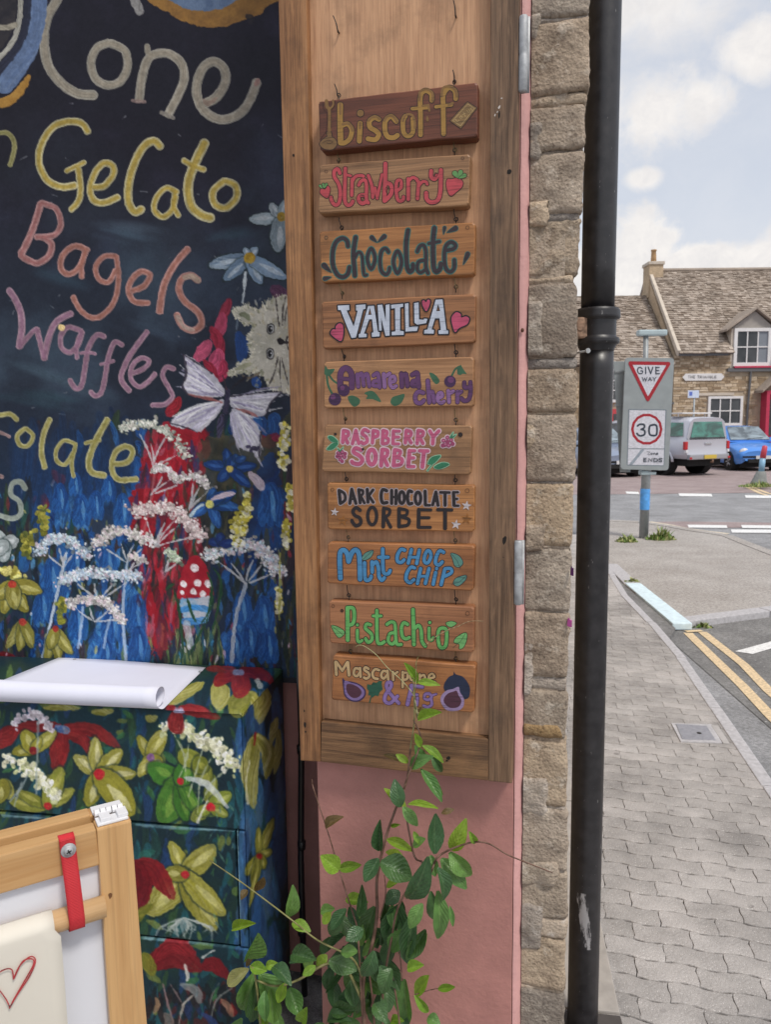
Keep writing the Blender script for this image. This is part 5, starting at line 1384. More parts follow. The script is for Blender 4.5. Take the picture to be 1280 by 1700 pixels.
# ---------------------------------------------------------------- cast iron downpipe
PX0, PY0, PR = .4985, 1.80, .0385
def pipe_mat():
    t = NT('black gloss paint on iron'); sp = t.n('ShaderNodeSeparateXYZ'); t.put(sp.inputs[0], t.co())
    n = t.noise(scale=35, detail=6, rough=.6); s2 = t.noise(t.map((1, 1, .25)), 130, 3, .6)
    col = t.mix(t.ramp(n, [(.4, 0), (.75, 1)]), (.013, .012, .014), (.030, .028, .031))
    col = t.mix(t.math('MULTIPLY', t.ramp(s2, [(.69, 0), (.715, 1)]), .5), col, (.32, .31, .30))
    zc = FA.w((0, 0, 0))[2]; z1 = at_depth(965, 1515, PY0)[2]; d = t.math('ABSOLUTE', t.math('SUBTRACT', sp.outputs[2], float(z1)))
    xm = t.math('ABSOLUTE', t.math('ADD', t.math('ADD', sp.outputs[0], .009), t.math('MULTIPLY', t.math('SUBTRACT', sp.outputs[2], float(z1)), .12)))
    k = t.math('MULTIPLY', t.math('LESS_THAN', d, .075), t.math('LESS_THAN', xm, .0125)); sc = t.noise(t.map((1, 1, .3), rot=(0, .4, 0)), 95, 6, .7)
    edge = t.math('ADD', t.math('MULTIPLY', d, 2.2), t.math('MULTIPLY', xm, 11))
    col = t.mix(t.math('MULTIPLY', k, t.math('MULTIPLY', t.ramp(t.math('SUBTRACT', sc, t.math('MULTIPLY', edge, .9)), [(.30, 0), (.42, 1)]), .8)), col, (.42, .41, .42))
    t.set(col=col, rough=t.ramp(n, [(.3, .34), (.7, .46)]), spec=.6); t.bump(t.noise(scale=60, detail=3), .12, .003); return t.m
m_pipe = pipe_mat()
dp = thing('downpipe', 'black painted cast iron downpipe standing off the stone corner', 'downpipe', (PX0, PY0, 0))
zz = lambda y: at_depth(990, y, PY0 - .03)[2]
SEG = 40
z0, z1 = zz(511), zz(580)
def lathe(prof, seg=SEG): return lathe_geo(prof, seg)
v, f = lathe([(PR, -.02)] + [(PR + mnoise.noise(Vector((0, 0, z * 6))) * .0004, z) for z in np.linspace(.0, z1, 40)]); obj('pipe', v, f, m_pipe, dp, True)
v, f = lathe([(PR - .0005, z) for z in np.linspace(z0 - .01, 5.2, 30)]); obj('pipe', v, f, m_pipe, dp, True)
prof = [(PR, zz(582))]
for r_, y_ in [(.001, 579), (.0045, 573), (.006, 571), (.011, 569), (.0125, 566.5), (.0125, 562.5), (.011, 560), (.0055, 557.5), (.0045, 556), (.0045, 530.5), (.006, 529), (.0125, 526.5), (.0135, 524), (.0125, 514), (.010, 511), (.0085, 510.3), (.0015, 510)]:
    prof += [(PR + r_, zz(y_) - .0004), (PR + r_ * .995, zz(y_) + .0004)]
prof.append((PR - .002, zz(512)))
v, f = lathe(prof); co_ = obj('collar', v, f, m_pipe, dp, True)
m_rust = plain('rusty flaking paint', (.30, .19, .13), .8, .1, .6, 70, .5)
mb = MB(); zc = zz(543); mb.box((-.060, -.034, zz(562)), (-.031, .012, zz(526)), 0, .005); mb.tube([(-.048, -.0345, zc), (-.048, -.036, zc)], .008, 10); mb.build('bracket', m_rust, dp)
mb = MB(); mb.box((.033, .01, zz(560)), (.0475, .05, zz(531)), 0, .003); mb.build('bracket', m_pipe, dp)
na = at_depth(964, 586, PY0 - .03) - np.array([PX0, PY0, 0]); mb = MB(); nb = na + np.array([.008, -.03, .002]); mb.tube([na + np.array([-.03, .05, -.004]), na + np.array([-.006, -.02, 0]), nb], .0026, 8); mb.tube([nb, nb + np.array([.001, -.004, 0])], .0058, 10); mb.build('nail', m_zinc, dp)

# ---------------------------------------------------------------- curled sheet of paper on the cabinet
def cl(p): return np.array(p)
m_paper = plain('white paper', (.70, .71, .82), .7, 0, .02, 8)
ps = thing('paper_sheet', 'curling sheet of white paper pinned on top of the painted cabinet', 'paper sheet', tuple(FB.w(FB.pxz(200, 1120, TOPZ))), FB.rz)
_b = FB.pxz(200, 1120, TOPZ)
A_, B_, D_, E_ = [FB.pxz(x, y, TOPZ + .0015) - _b for x, y in ((103, 1089), (341, 1108), (272, 1176), (-70, 1160))]
rows = []
for v_ in np.linspace(0, 1, 10): rows.append([(A_ + (B_ - A_) * u) * (1 - v_) + (E_ + (D_ - E_) * u) * v_ for u in np.linspace(0, 1, 16)])
dirv = (D_ - B_); dirv[2] = 0; dirv /= np.linalg.norm(dirv); Rr = .0262
dirv = np.array([-.12, -.99, 0])
for a in np.linspace(.15, 2 * math.pi * 1.12, 44):
    rr = Rr * (1 - .12 * a / 7); rows.append([(E_ + (D_ - E_) * u) + dirv * rr * math.sin(a) + np.array([-.0025 * a * u * u, 0, Rr - rr * math.cos(a)]) for u in np.linspace(0, 1, 16)])
Vp = np.array(rows); Vp[..., 2] += np.array([[.0016 * math.sin(u * 5 + v_ * .3) ** 2 if v_ < 10 else 0 for u in range(16)] for v_ in range(len(rows))]) * .6
pm = grid_mesh('sheet', Vp, m_paper); po = link('sheet', pm, ps); so = po.modifiers.new('thick', 'SOLIDIFY'); so.thickness = .0003
for x, y in ((123, 1094.5), (332, 1115)):
    p = FB.pxz(x, y, TOPZ + .0028) - _b; v, f = lathe_geo([(.0045, 0), (.0045, .001), (.003, .0022), (.0005, .0026)], 14, tuple(p)); obj('drawing_pin', v, f, m_zinc, ps, True)

# ---------------------------------------------------------------- folding wooden easel
_eo = at_depth(217.6, 1361, 1.0); FE = Frame((_eo[0], _eo[1]), 31)
m_pine = wood('varnished pine', (.42, .215, .075), (.60, .36, .155), 'Z', .55, pore=.12, bump=.08, rough=.32, coat=.25, objvar=.05)
m_pineh = wood('varnished pine rail', (.46, .245, .09), (.62, .385, .175), 'X', .55, pore=.1, bump=.08, rough=.32, coat=.25, objvar=.05)
m_wplas = plain('white plastic', (.72, .72, .74), .35, 0, .03, 10); m_wboard = plain('whiteboard', (.70, .71, .76), .25, 0, .02, 6)
ez = fthing('easel', 'folding pine easel with whiteboard and red webbing strap in the foreground', 'easel', FE)
def down_to(p, q, z): return p + (q - p) * ((z - p[2]) / (q[2] - p[2]))
tl, tr, br_, bl_ = [FE.px(x, y, 0) for x, y in ((160, 1377.5), (217.6, 1361), (244, 1700), (181.6, 1700))]
tl[2] = tr[2] = (tl[2] + tr[2]) / 2 if abs(tl[2] - tr[2]) < .03 else tl[2]
fr_ = [tl, tr, down_to(tr, br_, .02), down_to(tl, bl_, .02)]
addpart('stile', hexa(fr_ + [p + np.array([0, .030, 0]) for p in fr_], .003), m_pine, ez)
zT = tl[2]
q = [FE.px(x, y, .002) for x, y in ((-150, 1460), (159.5, 1377), (162.5, 1437), (-150, 1524))]; q[0][2] = q[1][2] = zT - .001; q[3][2] = q[2][2]; q[1][0] = tl[0] - .0005; q[2][0] = tl[0] + .002
addpart('rail', hexa(q + [p + np.array([0, .024, 0]) for p in q], .002), m_pineh, ez)
rb = [p + np.array([0, .042, .002]) for p in q]; addpart('rail', hexa(rb + [p + np.array([0, .024, 0]) for p in rb], .002), m_pineh, ez, label='rear rail of the folded back frame')
bk = [p + np.array([-.002, .042, 0]) for p in fr_]; bk[2] = bk[2] + np.array([0, .25, 0]); bk[3] = bk[3] + np.array([0, .25, 0]); addpart('stile', hexa(bk + [p + np.array([0, .026, 0]) for p in bk], .003), m_pine, ez, label='rear stile of the folded back frame')
wb = MB(); wb.box((q[0][0], .012, .35), (tl[0] + .02, .017, q[2][2] + .01)); wb.build('whiteboard', m_wboard, ez)
mb = MB(); w_ = tr[0] - tl[0]
mb.box((tl[0] + .002, .004, zT + .0005), (tr[0] - .003, .026, zT + .004), 0, .001); mb.box((tl[0] + .002, .040, zT + .0005), (tr[0] - .003, .062, zT + .004), 0, .001)
for k in range(5): a0 = tl[0] + .003 + (w_ - .007) * k / 5; mb.tube([(a0, .033, zT + .0065), (a0 + (w_ - .007) / 5 - .0012, .033, zT + .0065)], .0062 if k % 2 else .0056, 12)
for k in range(2): mb.box((tl[0] + .007 + k * w_ * .5, .008, zT + .004), (tl[0] + .007 + k * w_ * .5 + w_ * .3, .030, zT + .009), 0, .001)
mb.build('hinge', m_wplas, ez)
kn = MB(); v, f = dab(FE, 182.5, 1487, .0032, -.0004, 1.3, 0, 10, 3); kn.add(v, f); kn.build('knot', plain('pine knot', (.16, .07, .025), .5), ez)
c1 = FE.px(170, 1505, -.004); zd = c1[2]; m_dow = wood('dowel', (.50, .30, .14), (.66, .45, .24), 'X', .5, pore=.05, bump=.04, rough=.4)
mb = MB(); mb.tube([(q[0][0], -.004, zd), (tl[0] + .004, -.004, zd)], .0148, 20); mb.build('dowel', m_dow, ez, True)
def web_mat():
    t = NT('red webbing'); w = t.n('ShaderNodeTexWave', wave_type='BANDS', bands_direction='Z'); t.put(w.inputs['Vector'], t.co()); w.inputs['Scale'].default_value = 160; w.inputs['Distortion'].default_value = 1.2
    t.set(col=t.mix(w.outputs[0], (.42, .012, .02), (.60, .025, .035)), rough=.7); t.bump(w.outputs[0], .5, .001); return t.m
sa, sb = FE.px(97.5, 1398, -.003), FE.px(124, 1394, -.003); sw = sb[0] - sa[0]; xa = sa[0]; xe = FE.px(114, 1528, -.02)[0]
path = [(.012, sa[2] + .002), (-.0015, sa[2] + .001), (-.003, sa[2] - .004), (-.006, sa[2] - .03), (-.014, sa[2] - .06), (-.0200, zd + .012), (-.0205, zd), (-.017, zd - .012), (-.008, zd - .0165), (.004, zd - .016)]
P3 = spline([(0, a, b) for a, b in path], 4); Vs = []
for i, p in enumerate(P3): s_ = np.clip((sa[2] - p[2]) / (sa[2] - zd), 0, 1); x0_ = xa + (xe - xa) * s_; Vs.append([(x0_ + sw * u, p[1], p[2]) for u in np.linspace(0, 1, 5)])
so_ = link('strap', grid_mesh('strap', np.array(Vs), web_mat()), ez); so_.modifiers.new('thick', 'SOLIDIFY').thickness = .0014
c2 = FE.px(113, 1411.5, -.004); mb = MB()
def disc_y(mb, c, prof, seg=18):
    v, f = lathe_geo(prof, seg); mb.add([(c[0] + a, c[1] - z, c[2] + b) for a, b, z in v], f)
disc_y(mb, c2, [(.0098, 0), (.0098, .001), (.0085, .0018), (.006, .002), (.006, .0035), (.0045, .005), (.001, .0054)]); sc = mb.build('screw', m_zinc, so_, True)
mb = MB()
for r_ in (0, math.pi / 2): dx, dz = .0032 * math.cos(r_ + .4), .0032 * math.sin(r_ + .4); mb.tube([(c2[0] - dx, c2[1] - .0052, c2[2] - dz), (c2[0] + dx, c2[1] - .0052, c2[2] + dz)], .0009, 6)
mb.build('screw_slot', m_hole, so_)
# paper hanging over the dowel, with a crayon heart
PYP = -.0235
pr = [FE.px(x, y, PYP) for x, y in ((92, 1484), (98, 1530), (105, 1610), (111.5, 1700))]; pr.append(down_to(pr[2], pr[3], .45))
dr = fthing('drawing_paper', 'cream drawing paper with a red crayon heart hanging on the easel', 'drawing', FE.sub((pr[0][0] - .1, PYP, pr[0][2])))
FD = FE.sub((pr[0][0] - .1, PYP, pr[0][2])); of = np.array([pr[0][0] - .1, PYP, pr[0][2]])
edge = spline([p - of for p in pr], 6); topz = zd + .0148 + .001 - of[2]; rows = []
for a in np.linspace(1.9, 0.0, 10): rows.append((.1 - .004, -.0195 * math.cos(a) - PYP - .004, zd - of[2] + .0158 * math.sin(a) + .001))
rows = [np.array(r_) for r_ in rows] + [np.array([e[0], 0, e[2]]) for e in edge if e[2] < zd - of[2] - .004]
Vd = np.array([[(r_[0] - .34 * (1 - u), r_[1] + (.003 * math.sin(u * 6 + r_[2] * 12) * min(1, max(0, -(r_[2] + .05)) * 8)), r_[2]) for u in np.linspace(0, 1, 20)] for r_ in rows])
dpo = link('sheet', grid_mesh('sheet', Vd, plain('cream paper', (.66, .62, .54), .75, 0, .03, 6)), dr); dpo.modifiers.new('thick', 'SOLIDIFY').thickness = .0003
hp = Paint(FD, -.0042, 0, 1320, 2.56, .75); hp.cols = {'r': (196, 62, 66)}
for a in ['-30,775 0,750 30,738 50,745 55,780', '55,782 80,728 120,690 143,690 147,715 120,775 70,850 38,905', '40,903 25,870 0,835 -30,800', '58,778 90,712 118,696 140,700 138,725 105,785 60,862 42,898']: hp.ribbon(spline(pts(a), 8), 6.0, 'r')
hp.build('crayon_heart', paint_mat('crayon', .8, .5), dr)

# ---------------------------------------------------------------- climbing plant
RL = random.Random(5)
def leaf_mesh(name, mat, curl, fold, nl=7, nw=4):
    V, UV = [], []; F = []
    for i in range(nl + 1):
        t = i / nl; w = (math.sin(math.pi * min(1, t * .93 + .035)) ** .85) * (1 - .25 * t) * .56
        for j in range(-nw, nw + 1):
            u = j / nw; y = u * w; z = -curl * (t - .35) ** 2 + fold * abs(u) * w * 1.4 - .06 * math.sin(t * 9 + 2) * abs(u) ** 2 * w
            V.append((t, y, z)); UV.append((t, .5 + .5 * u))
    n = 2 * nw + 1
    for i in range(nl):
        for j in range(n - 1): a = i * n + j; F.append((a, a + n, a + n + 1, a + 1))
    me = mesh(name, V, F, mat, True); uv = me.uv_layers.new(name='UVMap'); 
    for l in me.loops: uv.data[l.index].uv = UV[l.vertex_index]
    return me
def leaf_mat(name, c, vein, rough, trans=.25):
    t = NT(name); uv = t.n('ShaderNodeSeparateXYZ'); t.put(uv.inputs[0], t.co('UV')); ob = t.rnd()
    v = t.math('ABSOLUTE', t.math('SUBTRACT', uv.outputs[1], .5)); mid = t.ramp(v, [(.012, 1), (.035, 0)])
    side = t.math('SINE', t.math('MULTIPLY', t.math('SUBTRACT', uv.outputs[0], t.math('MULTIPLY', v, .7)), 48)); sv = t.ramp(side, [(.93, 0), (1, 1)])
    n = t.noise(scale=4, detail=5)
    col = t.mix(1.0, c, t.ramp(n, [(.3, .75), (.7, 1.2)]), 'MULTIPLY'); col = t.mix(1.0, col, t.ramp(ob, [(0, (.75, .82, .8)), (.5, (1, 1, 1)), (1, (1.25, 1.12, .9))]), 'MULTIPLY')
    col = t.mix(t.math('MULTIPLY', t.math('MAXIMUM', mid, t.math('MULTIPLY', sv, .08)), .6), col, vein)
    t.set(col=col, rough=rough, spec=.45); t.bump(t.math('ADD', t.math('MULTIPLY', side, .08), n), .25, .05)
    tr = t.n('ShaderNodeBsdfTranslucent'); t.put(tr.inputs[0], t.mix(1.0, col, (1.6, 1.7, .8), 'MULTIPLY')); mx = t.n('ShaderNodeMixShader'); mx.inputs[0].default_value = trans
    t.put(mx.inputs[1], t.b.outputs[0]); t.put(mx.inputs[2], tr.outputs[0]); t.put(t.t.nodes['Material Output'].inputs[0], mx.outputs[0]); return t.m
LM = {'d': leaf_mat('dark leaf', (.050, .115, .042), (.10, .17, .07), .30, .12), 'm': leaf_mat('mid leaf', (.115, .24, .065), (.20, .32, .11), .32, .22), 'y': leaf_mat('young leaf', (.22, .37, .045), (.34, .46, .10), .42, .35), 'r': leaf_mat('bronze leaf', (.13, .085, .03), (.2, .13, .05), .45, .25), 'p': leaf_mat('pale leaf', (.40, .40, .17), (.5, .5, .25), .45, .3)}
LV = {k: [leaf_mesh('leaf', m, c, fo) for c, fo in ((.25, .35), (.7, .2), (.05, .6), (1.0, .45), (-.3, .25))] for k, m in LM.items()}
PB = FA.w(np.array([-.09, -.10, 0]))
plant = thing('climbing_plant', 'glossy evergreen climber scrambling up in front of the pink wall', 'plant', tuple(PB))
def leaf(x0, y0, x1, y1, w, k, Y=None, tilt=None):
    Y = RL.uniform(-.17, -.06) if Y is None else Y
    a = FA.w(FA.px(x0, y0, Y)); b = FA.w(FA.px(x1, y1, Y + RL.uniform(-.03, .012))); d = Vector(b - a); L = d.length; d.normalize()
    n = Vector(tuple(CC - a)).normalized(); n = (n + Vector((RL.uniform(-.45, .45), RL.uniform(-.2, .2), RL.uniform(0.0, .75)))); n = (n - d * n.dot(d)).normalized(); s = n.cross(d)
    wd = w * (a[1]) / FPX * 1.12
    M_ = Matrix(((d[0] * L, s[0] * wd, n[0] * L * .6, a[0] - PB[0]), (d[1] * L, s[1] * wd, n[1] * L * .6, a[1] - PB[1]), (d[2] * L, s[2] * wd, n[2] * L * .6, a[2] - PB[2]), (0, 0, 0, 1)))
    o = link('leaf', RL.choice(LV[k]), plant); o.matrix_local = M_; return o
LEAVES3 = '''712,128,632,65,34,y 720,118,826,130,26,y 692,130,672,34,52,d 768,-4,842,108,40,m 702,128,756,196,40,m 838,150,884,134,22,r 424,202,478,158,38,r 620,282,622,172,42,d 660,196,692,190,14,y 645,242,738,282,36,y
814,292,812,146,62,d 874,287,922,184,56,y 938,216,966,264,26,y 474,352,410,300,62,y 476,346,562,334,36,y 616,310,566,392,52,d 622,322,738,376,92,d 722,462,794,334,82,d 800,298,816,374,44,m 838,310,930,418,62,m 868,290,948,382,62,m 828,342,862,462,54,d 700,300,640,284,30,y 782,240,738,268,36,m 740,214,758,258,20,y 692,388,644,412,28,y
545,514,556,402,38,d 500,455,578,466,42,y 502,488,448,562,44,d 478,502,446,596,54,d 692,468,640,596,92,d 602,480,556,606,62,d 800,430,832,548,52,d 828,428,838,612,62,m 868,478,880,552,20,m 684,616,764,630,36,y 742,500,708,676,62,d 782,560,714,668,52,d 652,590,640,684,54,d 308,648,394,670,62,d 432,652,394,692,38,y 392,690,346,724,32,y 438,672,538,706,62,d
300,522,318,422,52,m 308,536,372,562,42,y 98,560,180,540,36,y 182,422,206,368,38,r 150,420,126,452,28,r 152,664,188,574,82,m 148,692,184,628,28,r 156,700,80,758,50,p 160,692,220,708,42,y 214,690,258,684,32,y 172,720,128,866,74,m 198,720,254,860,100,m 180,742,168,896,62,d 240,688,302,744,54,d 298,768,334,868,62,m 342,890,362,836,44,y 186,850,222,908,34,y
708,738,716,900,74,m 748,792,804,722,48,y 744,796,798,864,30,y 828,772,892,766,26,y 718,700,776,688,40,y 518,740,530,836,54,d 448,852,534,848,54,d 428,884,504,870,54,d 640,760,652,856,54,d 598,822,644,886,54,d 656,884,694,880,34,y 788,872,832,896,44,m 500,690,428,786,22,d 410,500,460,488,40,m 418,540,450,500,34,y 690,425,640,470,50,d 560,560,500,600,50,d 600,640,560,740,60,d 660,700,620,790,60,d 770,470,720,560,50,m 540,640,480,640,44,m 700,560,660,640,56,m 620,690,660,760,50,d'''
def z3(x, y): return 340 + x / 2.1333, 1280 + y / 2.1333
for l in LEAVES3.split():
    a = l.split(','); x0, y0 = z3(float(a[0]), float(a[1])); x1, y1 = z3(float(a[2]), float(a[3])); leaf(x0, y0, x1, y1, float(a[4]) / 2.1333, a[5])
LEAVES2 = '662,462,598,358,40,y 664,452,768,462,36,y 668,642,784,604,54,y 680,772,644,702,38,y 692,766,802,846,44,y 690,858,654,768,54,m 620,852,558,810,36,y 618,850,492,804,32,r 624,872,722,820,64,m 734,822,792,906,42,d 680,882,788,1012,48,m 672,600,640,590,22,r 672,600,690,575,20,r'
for l in LEAVES2.split():
    a = l.split(','); z2 = lambda x, y: (470 + x / 2.977, 980 + y / 2.977); x0, y0 = z2(float(a[0]), float(a[1])); x1, y1 = z2(float(a[2]), float(a[3])); leaf(x0, y0, x1, y1, float(a[4]) / 2.977, a[5], RL.uniform(-.10, -.05))
for k in range(60):
    x, y = RL.gauss(605, 40), RL.uniform(1510, 1790); an = RL.uniform(.3, 2.8); L = RL.uniform(30, 56); leaf(x, y, x + L * math.cos(an), y + L * math.sin(an), L * RL.uniform(.4, .55), RL.choice('dddddm'), RL.uniform(-.05, .0))
for k in range(20):
    x, y = RL.gauss(628, 36), RL.uniform(1490, 1640); L = RL.uniform(34, 54); an = RL.uniform(1.1, 2.2); leaf(x, y, x + L * math.cos(an), y + L * math.sin(an), L * RL.uniform(.4, .5), RL.choice('dddm'), RL.uniform(-.08, -.03))
for k in range(16):
    x, y = RL.gauss(430, 30), RL.uniform(1630, 1790); an = RL.uniform(.8, 2.4); L = RL.uniform(36, 60); leaf(x, y, x + L * math.cos(an), y + L * math.sin(an), L * RL.uniform(.38, .5), RL.choice('mmdmy'), RL.uniform(-.16, -.08))
m_stem = plain('brown stem', (.14, .075, .05), .6, 0, .3, 60); m_stemg = plain('green stem', (.20, .19, .07), .55, 0, .3, 60)
def stem(P, r0, r1, mat, Y0=-.11, Y1=-.08, zoom=z3):
    P = spline([np.array(p) for p in P], 6); n = len(P); V = []
    for i, p in enumerate(P): t = i / (n - 1); V.append(FA.w(FA.px(*zoom(*p), Y0 + (Y1 - Y0) * t + .006 * math.sin(i * 1.7 + P[0][0]))) - PB)
    v, f = tube_geo(V, [r0 + (r1 - r0) * i / (n - 1) for i in range(n)], 7); return obj('stem', v, f, mat, plant, True)
stem(pts('556,1400 560,1100 565,900 562,740 596,600 610,500 610,380 640,240 682,118 716,30 728,-80'), .0052, .0021, m_stem)
stem(pts('728,-80 742,-180 740,-290 738,-330'), .0016, .0011, m_stemg, -.085, -.08)
stem(pts('640,1100 630,800 660,600 690,470 770,335 742,300 712,150 706,60 752,-60 765,-120 740,-180'), .0028, .0016, m_stem)
stem(pts('740,450 800,360 830,300 930,256 1000,255 1070,295 1130,320 1232,360'), .0026, .0012, m_stem)
stem(pts('560,900 545,620 540,555 500,430 470,330 430,200 384,60 380,30'), .0024, .0010, m_stem)
stem(pts('560,740 520,662 400,600 300,522 140,402 18,318'), .0026, .0012, m_stemg, -.10, -.16)
stem(pts('560,820 500,700 430,684 330,740 250,762 180,740'), .0034, .0022, m_stemg, -.10, -.14)
stem(pts('180,1400 200,1000 180,740 160,690'), .0036, .0018, m_stemg, -.12, -.14)
stem(pts('620,520 640,440 636,370'), .0018, .001, m_stem); stem(pts('700,740 690,640 680,560'), .0018, .001, m_stem); stem(pts('745,792 800,775 845,768'), .0014, .0008, m_stem); stem(pts('600,1300 600,900 580,700'), .0034, .002, m_stem); stem(pts('700,1200 690,900 660,700'), .003, .0016, m_stem)
zb10 = lambda x, y: (520 + x / 4.571, 1070 + y / 4.571)
stem(pts('792,560 770,440 780,260 782,140 800,88'), .0013, .0007, m_stemg, -.085, -.07, zb10)
stem(pts('795,540 770,410 740,350 660,262 560,172 480,80 400,20 350,4 322,20'), .0012, .0007, plain('pale tendril', (.36, .34, .17), .6), -.085, -.07, zb10)
zb9 = lambda x, y: (520 + x / 4.571, 970 + y / 4.571)
stem(pts('850,465 900,420 960,380 1040,340 1100,320 1160,290 1220,278 1290,280'), .0011, .0007, plain('dry tendril', (.28, .20, .11), .7), -.04, -.03, zb9)
# ---------------------------------------------------------------- street: ground, pavement, kerbs, markings
def asphalt(name, c, c2, sp=.4):
    t = NT(name); f = t.noise(scale=240, detail=3, rough=.8); m = t.noise(scale=1.7, detail=9, rough=.72); s = t.voro(scale=160, out='Distance'); st_ = t.noise(t.map((.5, 2.2, 1)), 1.1, 5, .6)
    col = t.mix(t.ramp(m, [(.38, 0), (.62, 1)]), c, c2); col = t.mix(1.0, col, t.ramp(f, [(.3, .6), (.7, 1.35)]), 'MULTIPLY')
    k2 = t.noise(scale=38, detail=7, rough=.75); col = t.mix(1.0, col, t.ramp(k2, [(.36, .66), (.64, 1.3)]), 'MULTIPLY'); s3 = t.voro(scale=26, out='Distance'); s4 = t.noise(scale=5, detail=3); col = t.mix(t.math('MULTIPLY', t.math('MULTIPLY', t.ramp(s3, [(.10, 1), (.2, 0)]), t.ramp(s4, [(.45, 0), (.6, 1)])), sp), col, (.55, .54, .52))
    col = t.mix(t.math('MULTIPLY', t.ramp(st_, [(.5, 0), (.75, 1)]), .35), col, tuple(np.array(c) * .62))
    col = t.mix(t.math('MULTIPLY', t.ramp(s, [(.12, 1), (.2, 0)]), sp), col, (.34, .33, .32)); t.set(col=col, rough=.88); t.bump(f, .5, .006); return t.m
m_road = asphalt('worn grey asphalt', (.23, .23, .235), (.33, .33, .34)); m_red = asphalt('red tinted asphalt', (.28, .215, .21), (.37, .295, .285), .3); m_near = asphalt('gritty dark asphalt', (.155, .152, .15), (.245, .24, .235), .7)
m_isl = asphalt('worn block paving', (.345, .315, .29), (.435, .405, .38), .8)
m_earth = asphalt('distant tarmac', (.22, .22, .22), (.3, .3, .3))
def paver_mat():
    t = NT('concrete paver'); r = t.rnd(); f = t.noise(scale=330, detail=3, rough=.8); m = t.noise(scale=7, detail=6, rough=.6); s = t.voro(scale=120, out='Distance'); sb = t.noise(scale=60, detail=2)
    g = t.n('ShaderNodeNewGeometry').outputs['Position']; big = t.noise(g, 1.6, 5, .6)
    col = t.ramp(r, [(0, (.36, .338, .322)), (.4, (.40, .376, .36)), (.75, (.415, .388, .37)), (1, (.45, .425, .408))])
    col = t.mix(1.0, col, t.ramp(f, [(.3, .72), (.7, 1.28)]), 'MULTIPLY'); col = t.mix(1.0, col, t.ramp(m, [(.3, .86), (.7, 1.1)]), 'MULTIPLY'); gum = t.voro(g, 9, out='Distance'); gm = t.noise(g, 4.3, 2); col = t.mix(t.math('MULTIPLY', t.math('MULTIPLY', t.ramp(gum, [(.10, 1), (.14, 0)]), t.ramp(gm, [(.55, 0), (.6, 1)])), .55), col, (.10, .09, .085)); stn = t.noise(g, 3.1, 8, .7); col = t.mix(1.0, col, t.ramp(stn, [(.36, .72), (.55, 1.05)]), 'MULTIPLY')
    col = t.mix(1.0, col, t.ramp(big, [(.32, .78), (.62, 1.08)]), 'MULTIPLY')
    col = t.mix(t.math('MULTIPLY', t.ramp(s, [(.10, 1), (.2, 0)]), t.math('MULTIPLY', t.ramp(sb, [(.42, 0), (.55, 1)]), .85)), col, (.78, .75, .72))
    t.set(col=col, rough=.85); t.bump(t.math('ADD', f, t.math('MULTIPLY', s, .8)), .6, .004); return t.m
m_pav = paver_mat(); m_joint = plain('dark joint sand', (.15, .13, .115), .95, 0, .4, 60, .4)
m_kerb = plain('grey kerb stone', (.45, .44, .455), .85, 0, .18, 40, .35); m_kblue = plain('pale blue painted kerb', (.66, .80, .86), .6, 0, .12, 20, .2)
m_yel = plain('faded yellow line', (.66, .51, .32), .75, 0, .3, 60, .2); m_wline = plain('worn white line', (.74, .74, .73), .75, 0, .22, 50, .2); m_cream = plain('cream line', (.62, .54, .42), .8, 0, .3, 30)
RZ = -.055
def sheet(name, P, z, mat, parent=None, kind='structure', thick=0.0, label=None):
    P = [(p[0], p[1]) for p in P]
    if sum(P[i - 1][0] * P[i][1] - P[i][0] * P[i - 1][1] for i in range(len(P))) < 0: P = P[::-1]
    n = len(P); v = [(x, y, z) for x, y in P]; f = [tuple(range(n))]
    if thick: v += [(x, y, z - thick) for x, y in P]; f += [(i, i + n, (i + 1) % n + n, (i + 1) % n) for i in range(n)]
    return obj(name, v, f, mat, parent, kind=kind, label=label)
sheet('ground', [(-400, -400), (400, -400), (400, 700), (-400, 700)], -.075, m_earth)
road = sheet('road', [(-40, -30), (60, -30), (60, gz(1100, 820, RZ)[1]), (-40, gz(1100, 820, RZ)[1])], RZ, m_road)
g2 = lambda x, y, z=RZ: gz(x, y, z)
nr = [g2(x, y) for x, y in ((1100, 1052), (1280, 1022))]; sheet('near_road', [(1.2, -12), (14, -12), nr[1] + (nr[1] - nr[0]) * 3, nr[0]], RZ + .004, m_near)
cpY = gz(1100, 820, RZ)[1]; cpk = sheet('car_park', [(-20, cpY), (60, cpY), (60, 30.9), (-20, 30.9)], RZ + .004, m_red)
sheet('road_margin', [g2(x, y) for x, y in ((1009, 868), (1130, 866), (1290, 868), (1500, 870), (1500, 880), (1290, 876), (1140, 877), (1080, 872))], RZ + .004, m_red)
FS = Frame((.45, 1.8), -8.3)
def fs(p): q = np.array([p[0], p[1], 0]) - FS.o; return np.array([q @ FS.ex, q @ FS.ey])
